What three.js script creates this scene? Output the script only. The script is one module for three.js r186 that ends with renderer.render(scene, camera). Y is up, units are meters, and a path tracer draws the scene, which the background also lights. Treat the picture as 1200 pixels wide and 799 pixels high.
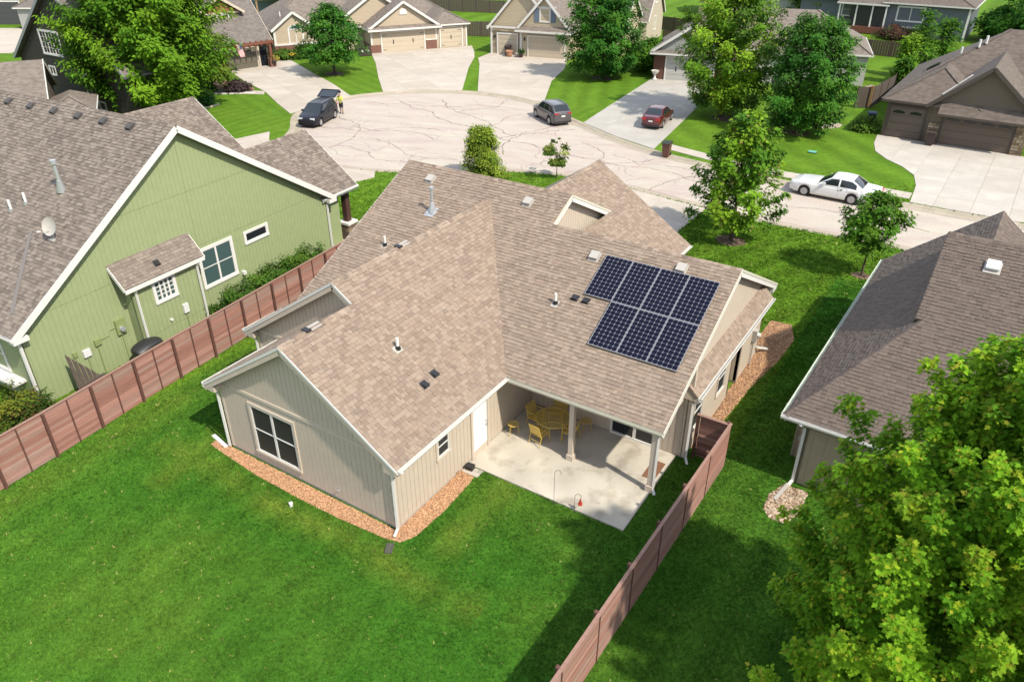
import * as THREE from 'three';
import { mergeVertices } from 'three/addons/utils/BufferGeometryUtils.js';
import { MarchingCubes } from 'three/addons/objects/MarchingCubes.js';

// ---------------------------------------------------------------- camera, sky, sun, exposure
// plan coordinates: u to the right along the tan house's patio eave, v away towards the street, h up.  three.js: x = u, y = h, z = -v
const scene = new THREE.Scene();
const CAM = { yaw: -0.5687, pitch: 0.5371, f: 891.6, u: 11.7256, v: -12.2391, h: 16.9396 };
const camera = new THREE.PerspectiveCamera(2 * Math.atan(399.5 / CAM.f) * 180 / Math.PI, 1024 / 681, 0.1, 2000);
camera.position.set(CAM.u, CAM.h, -CAM.v);
camera.lookAt(CAM.u + Math.sin(CAM.yaw) * Math.cos(CAM.pitch), CAM.h - Math.sin(CAM.pitch), -(CAM.v + Math.cos(CAM.yaw) * Math.cos(CAM.pitch)));
camera.updateMatrixWorld(true); camera.updateProjectionMatrix();
scene.add(camera);

const SUN_AZ = -13 * Math.PI / 180, SUN_EL = 49 * Math.PI / 180;
const sunDir = new THREE.Vector3(Math.cos(SUN_AZ) * Math.cos(SUN_EL), Math.sin(SUN_EL), -Math.sin(SUN_AZ) * Math.cos(SUN_EL));
{
  const w = 512, h = 256, d = new Float32Array(w * h * 4);
  const zen = [0.40, 0.48, 0.62], hor = [0.86, 0.87, 0.88];
  for (let j = 0; j < h; j++) for (let i = 0; i < w; i++) {
    const el = ((j + 0.5) / h - 0.5) * Math.PI, az = ((i + 0.5) / w - 0.5) * 2 * Math.PI;
    const x = Math.cos(el) * Math.cos(az), y = Math.sin(el), z = Math.cos(el) * Math.sin(az);
    const k = Math.pow(1 - Math.max(0, y), 3.2);
    const s = Math.max(0, x * sunDir.x + y * sunDir.y + z * sunDir.z);
    const g = 0.55 * Math.pow(s, 24) + 0.18 * Math.pow(s, 5);
    for (let c = 0; c < 3; c++) d[(j * w + i) * 4 + c] = (zen[c] + (hor[c] - zen[c]) * k) * 1.18 + g * [1, 0.96, 0.88][c];
    d[(j * w + i) * 4 + 3] = 1;
  }
  const t = new THREE.DataTexture(d, w, h, THREE.RGBAFormat, THREE.FloatType);
  t.mapping = THREE.EquirectangularReflectionMapping; t.magFilter = THREE.LinearFilter; t.needsUpdate = true;
  scene.background = t; scene.environment = t;
}
const sun = new THREE.DirectionalLight(new THREE.Color(1.0, 0.93, 0.80), 4.1);
sun.position.copy(sunDir).multiplyScalar(150).add(new THREE.Vector3(-15, 0, -35));
sun.target.position.set(-15, 0, -35); scene.add(sun, sun.target);
sun.castShadow = true; sun.shadow.mapSize.set(4096, 4096);
Object.assign(sun.shadow.camera, { left: -90, right: 90, top: 90, bottom: -90, near: 1, far: 400 });
sun.shadow.radius = 2.5;
const renderer = new THREE.WebGLRenderer({ antialias: true });
renderer.toneMapping = THREE.LinearToneMapping;
renderer.toneMappingExposure = 1.6;
renderer.shadowMap.enabled = true;

// ---------------------------------------------------------------- small tools
function rngOf(seed) { let a = seed >>> 0; return () => { a |= 0; a = a + 0x6D2B79F5 | 0; let t = Math.imul(a ^ a >>> 15, 1 | a); t = t + Math.imul(t ^ t >>> 7, 61 | t) ^ t; return ((t ^ t >>> 14) >>> 0) / 4294967296; }; }
const R0 = rngOf(20240611);
const rr = (a, b, r = R0) => a + (b - a) * r();
const gauss = (r = R0) => (r() + r() + r() + r() - 2) * 1.0;
function hash2(i, j, s = 0) { let n = Math.imul(i, 374761393) + Math.imul(j, 668265263) + Math.imul(s, 1274126177); n = Math.imul(n ^ n >>> 13, 1274126177); return ((n ^ n >>> 16) >>> 0) / 4294967296; }
function vnoise(x, y, s = 0, per = 0) {
  let i = Math.floor(x), j = Math.floor(y); const fx = x - i, fy = y - j, a = fx * fx * (3 - 2 * fx), b = fy * fy * (3 - 2 * fy);
  const w = (k) => per ? ((k % per) + per) % per : k;
  const h00 = hash2(w(i), w(j), s), h10 = hash2(w(i + 1), w(j), s), h01 = hash2(w(i), w(j + 1), s), h11 = hash2(w(i + 1), w(j + 1), s);
  return (h00 * (1 - a) + h10 * a) * (1 - b) + (h01 * (1 - a) + h11 * a) * b;
}
const fbm = (x, y, s = 0, oct = 4, per = 0) => { let v = 0, k = 0.5, n = 0; for (let o = 0; o < oct; o++) { v += k * vnoise(x * (1 << o), y * (1 << o), s + o, per ? per << o : 0); n += k; k *= 0.5; } return v / n; };
const clamp = (x, a, b) => Math.max(a, Math.min(b, x));
const mix = (a, b, t) => a + (b - a) * t;
const P = (a, b, h) => [a, h, -b];                       // plan point -> xyz
const vsub = (a, b) => [a[0] - b[0], a[1] - b[1], a[2] - b[2]], vadd = (a, b) => [a[0] + b[0], a[1] + b[1], a[2] + b[2]], vmul = (a, k) => [a[0] * k, a[1] * k, a[2] * k];
const vdot = (a, b) => a[0] * b[0] + a[1] * b[1] + a[2] * b[2], vcross = (a, b) => [a[1] * b[2] - a[2] * b[1], a[2] * b[0] - a[0] * b[2], a[0] * b[1] - a[1] * b[0]];
const vnorm = (a) => { const l = Math.hypot(...a) || 1; return [a[0] / l, a[1] / l, a[2] / l]; };
const vlerp = (a, b, t) => [mix(a[0], b[0], t), mix(a[1], b[1], t), mix(a[2], b[2], t)];

// collects faces into one geometry; uv are metres in the plane of each face, measured along the level line and up the slope
class Geo {
  constructor() { this.p = []; this.n = []; this.t = []; this.c = null; this.col = null; this.off = [0, 0]; }
  paint(c) { if (!this.c) { this.c = []; for (let i = 0; i < this.p.length; i += 3) this.c.push(1, 1, 1); } this.col = c; return this; }
  tri(a, b, c) {
    const n = vnorm(vcross(vsub(b, a), vsub(c, a)));
    let X, Y;
    if (Math.abs(n[1]) > 0.999) { X = [1, 0, 0]; Y = [0, 0, -1]; } else { X = vnorm([n[2], 0, -n[0]]); Y = vcross(n, X); if (Y[1] < 0) { Y = vmul(Y, -1); } }
    for (const q of [a, b, c]) { this.p.push(...q); this.n.push(...n); this.t.push(vdot(q, X) + this.off[0], vdot(q, Y) + this.off[1]); if (this.c) this.c.push(...(this.col || [1, 1, 1])); }
    return this;
  }
  fan(pts) { for (let i = 1; i + 1 < pts.length; i++) this.tri(pts[0], pts[i], pts[i + 1]); return this; }
  quad(a, b, c, d) { return this.fan([a, b, c, d]); }
  prism(pts, vec) {
    const q = pts.map((x) => vadd(x, vec)), n = pts.length;
    const nn = vcross(vsub(pts[1], pts[0]), vsub(pts[2], pts[0])), flip = vdot(nn, vec) > 0;
    const A = flip ? [...pts].reverse() : pts, B = flip ? q : [...q].reverse();
    this.fan(A); this.fan(B);
    for (let i = 0; i < n; i++) { const j = (i + 1) % n; if (flip) this.quad(pts[i], pts[j], q[j], q[i]); else this.quad(pts[j], pts[i], q[i], q[j]); }
    return this;
  }
  box(a0, a1, b0, b1, h0, h1) { return this.prism([P(a0, b0, h0), P(a1, b0, h0), P(a1, b1, h0), P(a0, b1, h0)], [0, h1 - h0, 0]); }
  // bar from A to B, w wide (level), t thick (perpendicular), top face centred on the line when sit is 0
  bar(A, B, w, t, up = [0, 1, 0]) {
    const d = vnorm(vsub(B, A)); let s = vcross(d, up); if (Math.hypot(...s) < 1e-4) s = [1, 0, 0]; s = vnorm(s); const n = vnorm(vcross(s, d));
    const o = vadd(vmul(s, -w / 2), vmul(n, -t / 2));
    const a = vadd(A, o); const len = Math.hypot(...vsub(B, A));
    return this.prism([a, vadd(a, vmul(s, w)), vadd(vadd(a, vmul(s, w)), vmul(d, len)), vadd(a, vmul(d, len))], vmul(n, t));
  }
  tube(pts, r, seg = 8) {
    const rad = (i) => Array.isArray(r) ? r[Math.min(i, r.length - 1)] : r;
    let rings = []; let s0 = null;
    for (let i = 0; i < pts.length; i++) {
      const d = vnorm(vsub(pts[Math.min(i + 1, pts.length - 1)], pts[Math.max(i - 1, 0)]));
      let s = s0 ? vsub(s0, vmul(d, vdot(s0, d))) : vcross(d, Math.abs(d[1]) > 0.9 ? [1, 0, 0] : [0, 1, 0]); s = vnorm(s); s0 = s; const n = vcross(d, s);
      rings.push(Array.from({ length: seg }, (_, k) => { const a = k / seg * 2 * Math.PI; return [vadd(pts[i], vadd(vmul(s, rad(i) * Math.cos(a)), vmul(n, rad(i) * Math.sin(a)))), vadd(vmul(s, Math.cos(a)), vmul(n, Math.sin(a)))]; }));
    }
    let len = 0;
    for (let i = 0; i + 1 < rings.length; i++) {
      const l1 = len + Math.hypot(...vsub(pts[i + 1], pts[i]));
      for (let k = 0; k < seg; k++) {
        const m = (k + 1) % seg, A = rings[i][k], B = rings[i][m], C = rings[i + 1][m], D = rings[i + 1][k], c = 2 * Math.PI * rad(i) / seg;
        for (const [q, x, y] of [[A, k, len], [B, k + 1, len], [C, k + 1, l1], [A, k, len], [C, k + 1, l1], [D, k, l1]]) { this.p.push(...q[0]); this.n.push(...q[1]); this.t.push(x * c, y); if (this.c) this.c.push(...(this.col || [1, 1, 1])); }
      }
      len = l1;
    }
    this.fan(rings[0].map((q) => q[0]).reverse()); this.fan(rings[rings.length - 1].map((q) => q[0]));
    return this;
  }
  add(g, m) {                                           // a three.js geometry
    g = g.index ? g.toNonIndexed() : g.clone(); if (m) g.applyMatrix4(m);
    const p = g.attributes.position.array, n = g.attributes.normal.array, t = g.attributes.uv?.array;
    for (let i = 0; i < p.length; i++) { this.p.push(p[i]); this.n.push(n[i]); }
    for (let i = 0; i < p.length / 3; i++) { if (t) this.t.push(t[2 * i], t[2 * i + 1]); else this.t.push(0, 0); if (this.c) this.c.push(...(this.col || [1, 1, 1])); }
    return this;
  }
  geo() {
    const g = new THREE.BufferGeometry();
    g.setAttribute('position', new THREE.Float32BufferAttribute(this.p, 3)); g.setAttribute('normal', new THREE.Float32BufferAttribute(this.n, 3)); g.setAttribute('uv', new THREE.Float32BufferAttribute(this.t, 2));
    if (this.c) g.setAttribute('color', new THREE.Float32BufferAttribute(this.c, 3));
    return g;
  }
}
const taken = {};
const numbered = (n) => { const k = taken[n] = (taken[n] ?? -1) + 1; return k ? n + '_' + String(k).padStart(3, '0') : n; };
function obj(name, g, m, parent = scene) {
  const o = new THREE.Mesh(g instanceof Geo ? g.geo() : g, m); o.name = parent === scene ? numbered(name) : name; o.castShadow = o.receiveShadow = true; parent.add(o); return o;
}
function tag(o, label, category, group) { o.userData.label = label; o.userData.category = category; if (group) o.userData.group = group; return o; }
function thing(name, label, category, u = 0, v = 0, turn = 0, group = null, h = 0) {   // a Group at the thing's base
  const o = new THREE.Group(); o.name = numbered(name); o.position.set(u, h, -v); o.rotation.y = turn; scene.add(o); o.updateMatrixWorld(true); return tag(o, label, category, group);
}
const structure = (o) => { o.userData.kind = 'structure'; return o; };
const stuff = (o) => { o.userData.kind = 'stuff'; return o; };
function dup(root, u, v, turn, label, h = 0) {
  const r = root.clone(); r.name = numbered(root.name.replace(/_\d{3}$/, '')); r.userData = { ...root.userData }; if (label) r.userData.label = label;
  r.position.set(u, h, -v); r.rotation.y = turn; scene.add(r); r.updateMatrixWorld(true); return r;
}

// ---------------------------------------------------------------- textures and materials (linear base colours)
function dataTex(n, f, rep = 1, srgb = false) {
  const d = new Uint8Array(n * n * 4);
  for (let j = 0; j < n; j++) for (let i = 0; i < n; i++) { const c = f(i / n, j / n, i, j), k = (j * n + i) * 4; d[k] = clamp(c[0], 0, 1) * 255; d[k + 1] = clamp(c[1], 0, 1) * 255; d[k + 2] = clamp(c[2], 0, 1) * 255; d[k + 3] = 255; }
  const t = new THREE.DataTexture(d, n, n); t.wrapS = t.wrapT = THREE.RepeatWrapping; t.magFilter = THREE.LinearFilter; t.minFilter = THREE.LinearMipmapLinearFilter; t.generateMipmaps = true; t.repeat.set(1 / rep, 1 / rep);
  if (srgb) t.colorSpace = THREE.SRGBColorSpace; t.needsUpdate = true; return t;
}
const g1 = (x) => [x, x, x];
const TEX = {};
TEX.grain = dataTex(256, (x, y) => g1(0.80 + 0.20 * (0.55 * fbm(x * 8, y * 8, 3, 5, 8) + 0.45 * hash2(x * 256 | 0, y * 256 | 0, 5))), 1.5);
TEX.blotch = dataTex(256, (x, y) => g1(0.72 + 0.28 * (0.7 * fbm(x * 4, y * 4, 13, 6, 4) + 0.3 * hash2(x * 256 | 0, y * 256 | 0, 6))), 5);
TEX.concrete = dataTex(512, (x, y, i, j) => { const k = fbm(x * 5, y * 5, 21, 6, 5), s = fbm(x * 40, y * 40, 22, 2, 40), d = hash2(i, j, 23); const v = 0.70 + 0.24 * k + 0.08 * s + 0.05 * (d - 0.5) - (hash2(i >> 1, j >> 1, 29) > 0.994 ? 0.18 : 0); return [v, v * 0.985, v * 0.96]; }, 6);
TEX.shingle = dataTex(512, (x, y) => {       // far roofs only: 28 rows and 12 tabs in 4 m
  const row = Math.floor(y * 28), fy = y * 28 - row, off = hash2(row, 1, 31), col = Math.floor((x * 13 + off * 5)), fx = x * 13 + off * 5 - col;
  const t = hash2(col % 13, row, 32); const v = 0.66 + 0.34 * t + 0.06 * (hash2(x * 512 | 0, y * 512 | 0, 33) - 0.5); return [v, v * (0.97 + 0.03 * t), v * (0.94 + 0.05 * t)];
}, 4);
TEX.lapBump = dataTex(64, (x, y) => g1((y * 4) % 1), 0.6);
TEX.planks = dataTex(256, (x, y, i, j) => { const v = 0.60 + 0.40 * (0.55 * fbm(x * 3, y * 50, 41, 3) + 0.45 * fbm(x * 10, y * 110, 42, 2)); return [v, v * 0.98, v * 0.97]; }, 2);
TEX.stone = dataTex(512, (x, y) => { const v = 0.55 + 0.45 * fbm(x * 20, y * 30, 51, 3, 0); return [v, v * 0.96, v * 0.9]; }, 2);
const M = {}, ALB = 0.76;                               // measured whites, concretes and stains sit a little below the swatches written here
function mat(name, rgb, rough = 0.85, o = {}) {
  const m = new (o.transmission !== undefined || o.clearcoat !== undefined || o.sheen !== undefined || o.specularIntensity !== undefined ? THREE.MeshPhysicalMaterial : THREE.MeshStandardMaterial)({ roughness: rough, side: THREE.DoubleSide, ...Object.fromEntries(Object.entries(o).filter(([k]) => k !== 'full')) });
  const kA = o.full ? 1 : ALB; m.color.setRGB(rgb[0] * kA, rgb[1] * kA, rgb[2] * kA); m.name = name; M[name] = m; return m;
}
mat('tanSiding', [0.635, 0.535, 0.425], 0.75, { map: TEX.grain });
mat('tanGroove', [0.635, 0.535, 0.425], 0.85, { map: TEX.grain });
mat('tanTrim', [0.67, 0.57, 0.46], 0.7, { map: TEX.grain });
mat('creamTrim', [0.66, 0.63, 0.52], 0.55);
mat('whiteTrim', [0.76, 0.74, 0.70], 0.5);
mat('whiteMetal', [0.78, 0.78, 0.77], 0.4);
mat('soffit', [0.67, 0.57, 0.46], 0.85);
mat('deck', [0.20, 0.165, 0.135], 0.95);
mat('shingleTan', [0.98, 0.98, 0.98], 0.95, { vertexColors: true, map: TEX.grain });
mat('greenSiding', [0.345, 0.405, 0.20], 0.75, { map: TEX.grain });
mat('greenGroove', [0.345, 0.405, 0.20], 0.85, { map: TEX.grain });
mat('khakiSiding', [0.43, 0.365, 0.25], 0.8, { map: TEX.grain });
mat('glassDark', [0.016, 0.020, 0.026], 0.06, { metalness: 0.0 });
mat('glassTeal', [0.06, 0.105, 0.105], 0.08);
mat('screen', [0.022, 0.022, 0.024], 0.55);
mat('whiteDoor', [0.80, 0.80, 0.80], 0.4);
mat('galvanised', [0.62, 0.64, 0.67], 0.35, { metalness: 0.55 });
mat('pvc', [0.78, 0.77, 0.74], 0.5);
mat('blackPlastic', [0.022, 0.022, 0.024], 0.5);
mat('ventGrey', [0.46, 0.43, 0.39], 0.6);
mat('concrete', [0.60, 0.555, 0.50], 0.9, { map: TEX.concrete });
mat('concretePink', [0.60, 0.53, 0.46], 0.9, { map: TEX.concrete });
mat('concreteGrey', [0.53, 0.50, 0.46], 0.9, { map: TEX.concrete });
mat('fenceWood', [1, 1, 1], 0.85, { vertexColors: true, map: TEX.planks });
mat('fencePost', [0.150, 0.064, 0.046], 0.85, { map: TEX.planks });
mat('fenceCap', [0.40, 0.235, 0.185], 0.85, { map: TEX.planks });
mat('greyWood', [0.13, 0.10, 0.082], 0.95, { map: TEX.planks });
mat('panelCell', [0.006, 0.006, 0.020], 0.3, { specularIntensity: 0.28 });
mat('panelBack', [0.24, 0.25, 0.28], 0.5);
mat('aluminium', [0.36, 0.36, 0.37], 0.5, { metalness: 0.3 });
mat('yellowPaint', [0.70, 0.49, 0.10], 0.4);
mat('yellowMesh', [0.56, 0.40, 0.10], 0.6);
mat('bark', [0.115, 0.088, 0.066], 0.95, { map: TEX.planks });
mat('barkPale', [0.23, 0.19, 0.15], 0.95, { map: TEX.planks });
mat('leaf', [1, 1, 1], 0.75, { transmission: 0.46, thickness: 0, specularIntensity: 0.15, full: true });
mat('mulch', [0.34, 0.20, 0.12], 1, { map: TEX.blotch });
mat('chips', [1, 1, 1], 0.95);
mat('blade', [1, 1, 1], 0.95, { specularIntensity: 0.12, full: true });
mat('rubber', [0.018, 0.018, 0.018], 0.8);
mat('brownStucco', [0.185, 0.148, 0.110], 0.9, { map: TEX.blotch });
mat('brownDoor', [0.165, 0.124, 0.095], 0.7, { map: TEX.grain });
mat('brownTrim', [0.085, 0.066, 0.052], 0.7);
mat('creamLap', [0.60, 0.49, 0.36], 0.7, { bumpMap: TEX.lapBump, bumpScale: 0.02, map: TEX.grain });
mat('yellowLap', [0.62, 0.52, 0.36], 0.7, { bumpMap: TEX.lapBump, bumpScale: 0.02, map: TEX.grain });
mat('whiteLap', [0.62, 0.60, 0.56], 0.7, { bumpMap: TEX.lapBump, bumpScale: 0.02, map: TEX.grain });
mat('greyLap', [0.44, 0.44, 0.43], 0.7, { bumpMap: TEX.lapBump, bumpScale: 0.02, map: TEX.grain });
mat('blueLap', [0.145, 0.165, 0.195], 0.75, { bumpMap: TEX.lapBump, bumpScale: 0.02, map: TEX.grain });
mat('darkSiding', [0.052, 0.044, 0.036], 0.85, { bumpMap: TEX.lapBump, bumpScale: 0.02, map: TEX.grain });
mat('creamDoor', [0.64, 0.54, 0.41], 0.6, { map: TEX.grain });
mat('brick', [0.27, 0.135, 0.105], 0.95, { map: TEX.stone });
mat('brickDark', [0.20, 0.095, 0.075], 0.95, { map: TEX.stone });
mat('cedar', [0.33, 0.135, 0.062], 0.85, { map: TEX.stone });
mat('timber', [0.24, 0.085, 0.05], 0.8, { map: TEX.planks });
mat('stoneTan', [1, 1, 1], 0.95, { vertexColors: true, map: TEX.stone });
mat('roofFar', [0.235, 0.195, 0.168], 0.95, { map: TEX.shingle });
mat('roofBrown', [0.165, 0.132, 0.112], 0.95, { map: TEX.shingle });
mat('roofGrey', [0.20, 0.175, 0.16], 0.95, { map: TEX.shingle });
mat('shutterBlue', [0.14, 0.19, 0.26], 0.7);
mat('terracotta', [0.50, 0.25, 0.15], 0.85);

// ---------------------------------------------------------------- polygons
function inPoly(x, y, poly) { let c = false; for (let i = 0, j = poly.length - 1; i < poly.length; j = i++) { const [xi, yi] = poly[i], [xj, yj] = poly[j]; if ((yi > y) !== (yj > y) && x < (xj - xi) * (y - yi) / (yj - yi) + xi) c = !c; } return c; }
function clipHalf(pts, nx, ny, k) {                      // keep nx*x + ny*y <= k
  const out = []; for (let i = 0; i < pts.length; i++) { const a = pts[i], b = pts[(i + 1) % pts.length], da = nx * a[0] + ny * a[1] - k, db = nx * b[0] + ny * b[1] - k; if (da <= 0) out.push(a); if ((da < 0 && db > 0) || (da > 0 && db < 0)) { const t = da / (da - db); out.push([mix(a[0], b[0], t), mix(a[1], b[1], t)]); } } return out;
}
const clipRect = (pts, x0, x1, y0, y1) => { let q = clipHalf(pts, -1, 0, -x0); q = q.length ? clipHalf(q, 1, 0, x1) : q; q = q.length ? clipHalf(q, 0, -1, -y0) : q; return q.length ? clipHalf(q, 0, 1, y1) : q; };
const area2 = (p) => { let s = 0; for (let i = 0; i < p.length; i++) { const a = p[i], b = p[(i + 1) % p.length]; s += a[0] * b[1] - a[1] * b[0]; } return s / 2; };
function clipConvex(pts, conv) { const s = Math.sign(area2(conv)); for (let i = 0; i < conv.length && pts.length; i++) { const a = conv[i], b = conv[(i + 1) % conv.length], nx = (b[1] - a[1]) * s, ny = -(b[0] - a[0]) * s; pts = clipHalf(pts, nx, ny, nx * a[0] + ny * a[1]); } return pts; }
const spline = (pts, n, closed = false) => new THREE.CatmullRomCurve3(pts.map(([x, y]) => new THREE.Vector3(x, y, 0)), closed, 'centripetal').getSpacedPoints(n).map((p) => [p.x, p.y]);

// ---------------------------------------------------------------- the street, its kerb and the ground
const BULB = [-29, 37.5, 12.4];
const nearKerb = [[90, 31.5], [40, 31.5], [20, 31.5], [9.2, 31.5], [1.8, 31.35], [-2.6, 31.7], [-7.6, 32.4], [-12.2, 32.4], [-16, 31.2], [-19.2, 29.0]];
const farKerb = [[-18.4, 45.3], [-14, 42.8], [-9.7, 41.05], [-5, 40.1], [0, 39.45], [5, 39.25], [12, 39.2], [25, 39.2], [90, 39.2]];
const bulbPts = []; for (let k = 0; k <= 44; k++) { const d = 50 + k / 44 * 262, a = -d * Math.PI / 180, r = BULB[2] - 1.75 * Math.exp(-Math.pow((d - 140) / 22, 2)) + 0.3 * Math.exp(-Math.pow((d - 197) / 14, 2)); bulbPts.push([BULB[0] + r * Math.cos(a), BULB[1] + r * Math.sin(a)]); }
const kerbLine = [...spline([...nearKerb, ...bulbPts, ...farKerb], 420)];
const streetPoly = kerbLine;
const inStreet = (u, v) => u > -43 && u < 95 && v > 24 && v < 51 && inPoly(u, v, streetPoly);
function lawnTone(u, v) {                                  // grass tone: darker green behind and beside the house, plus dry and clipped patches
  const k = fbm(u * 0.16 + 9, v * 0.16 + 3, 61, 4), f = fbm(u * 0.9, v * 0.9, 65, 3), back = v < 9.5 && u < 8 && u > -12.9, side = u > 6.9 && v < 26;
  let dry = clamp((k - 0.45) * 1.4, 0, 1) * 0.5 + clamp((f - 0.52) * 1.2, 0, 1) * 0.35;
  let c = back ? [0.038, 0.118, 0.012] : side ? [0.041, 0.122, 0.012] : [0.080, 0.160, 0.014];
  if (back) {                                             // mower passes round the wing and along the fence
    const edge = Math.min(Math.abs(v + 0.9 + 0.12 * Math.sin(u)), Math.abs(u + 8.8 + 0.2 * Math.sin(v * 0.7)), Math.abs(u - 1.2) + (v < 0 ? 1 : 0));
    if (edge < 0.9 && u > -10.5 && u < 3.5 && v > -2.6) dry += 0.8 * Math.pow(1 - edge / 0.9, 1.3) * (0.25 + f) * (0.6 + 0.8 * vnoise(u * 3 + v * 3, (u - v) * 0.6, 68));
    const fl = Math.abs(u + 12.0 + 0.07 * v); if (fl < 1.1) dry += 0.3 * (1 - fl / 1.1) * (0.4 + f);
  }
  let st = 0;
  if (v > 33 && u < -38) st = Math.sin((u * 0.35 + v * 0.94) * 4.6); else if (v > 41 && u > -12) st = Math.sin((u * 0.72 + v * 0.7) * 2.3); else if (v > 12 && u > -3 && v < 32) st = Math.sin((u * 0.9 - v * 0.42) * 4.2); else if (v > 50) st = Math.sin((u * 0.9 + v * 0.4) * 3.4); else if (back) st = 0.75 * Math.sin((u + 0.07 * v) * 5.4 + 1.2 * k) + 0.5 * Math.pow(vnoise(u * 7, v * 0.35, 67), 6) * 3; else st = 0.7 * Math.sin((u - 0.03 * v) * 5.2 + k);
  const s = 1 + (back ? 0.085 : 0.13) * clamp(st * 1.6, -1, 1) + 0.2 * (f - 0.5);
  dry = clamp(dry, 0, 0.9);
  return [mix(c[0], 0.120, dry) * s, mix(c[1], 0.170, dry) * s, mix(c[2], 0.024, dry) * s];
}
{
  const line = (lo, hi, step, out) => { const a = []; for (let x = lo; x <= hi + 1e-6; x += step) a.push(x); let s = step * 1.6, x = hi; while (x < out) { x += s; s *= 1.5; a.push(x); } s = step * 1.6; x = lo; while (x > -out) { x -= s; s *= 1.5; a.unshift(x); } return a; };
  const us = line(-66, 26, 0.5, 700), vs = line(-16, 74, 0.5, 800), nu = us.length, nv = vs.length, pos = [], col = [], uv = [], idx = [], ins = [];
  for (let j = 0; j < nv; j++) for (let i = 0; i < nu; i++) { pos.push(us[i], 0, -vs[j]); ins.push(inStreet(us[i], vs[j])); }
  const moved = new Set();
  const near = (x, y) => { let b = 1e9, q = null; for (let k = 0; k + 1 < kerbLine.length; k++) { const [ax, ay] = kerbLine[k], [bx, by] = kerbLine[k + 1], t = clamp(((x - ax) * (bx - ax) + (y - ay) * (by - ay)) / ((bx - ax) ** 2 + (by - ay) ** 2 || 1), 0, 1), px = ax + t * (bx - ax), py = ay + t * (by - ay), d = Math.hypot(px - x, py - y); if (d < b) { b = d; q = [px, py]; } } return [b, q]; };
  for (let j = 1; j < nv - 1; j++) for (let i = 1; i < nu - 1; i++) {
    const k = j * nu + i; if (ins[k] === ins[k + 1] && ins[k] === ins[k - 1] && ins[k] === ins[k + nu] && ins[k] === ins[k - nu] && ins[k] === ins[k + nu + 1] && ins[k] === ins[k - nu - 1] && ins[k] === ins[k + nu - 1] && ins[k] === ins[k - nu + 1]) continue;
    const [d, q] = near(us[i], vs[j]); if (d < 0.36 && q) { pos[3 * k] = q[0]; pos[3 * k + 2] = -q[1]; moved.add(k); }
  }
  for (let k = 0; k < pos.length / 3; k++) { col.push(...lawnTone(pos[3 * k], -pos[3 * k + 2])); uv.push(pos[3 * k], -pos[3 * k + 2]); }
  const tri = (a, b, c) => { const cu = (pos[3 * a] + pos[3 * b] + pos[3 * c]) / 3, cv = -(pos[3 * a + 2] + pos[3 * b + 2] + pos[3 * c + 2]) / 3; if (!inStreet(cu, cv)) idx.push(a, b, c); };
  for (let j = 0; j + 1 < nv; j++) for (let i = 0; i + 1 < nu; i++) { const k = j * nu + i; tri(k, k + 1, k + nu + 1); tri(k, k + nu + 1, k + nu); }
  const g = new THREE.BufferGeometry(); g.setAttribute('position', new THREE.Float32BufferAttribute(pos, 3)); g.setAttribute('uv', new THREE.Float32BufferAttribute(uv, 2)); g.setAttribute('color', new THREE.Float32BufferAttribute(col, 3)); g.setIndex(idx); g.computeVertexNormals();
  TEX.lawn = dataTex(512, (x, y, i, j) => { const a = hash2(i, j, 71), b = hash2(i >> 1, j >> 1, 72), k = fbm(x * 24, y * 24, 73, 3, 24); const v = 0.42 + 0.34 * a + 0.18 * b + 0.3 * k; return [v * (0.95 + 0.1 * k), v, v * 0.9]; }, 7);
  mat('lawn', [1.15, 1.15, 1.15], 0.95, { full: true, specularIntensity: 0.12, vertexColors: true, map: TEX.lawn, bumpMap: TEX.lawn, bumpScale: 0.03 });
  tag(structure(obj('ground', g, M.lawn)), 'mown green lawn covering the whole neighbourhood', 'lawn');
}
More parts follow.
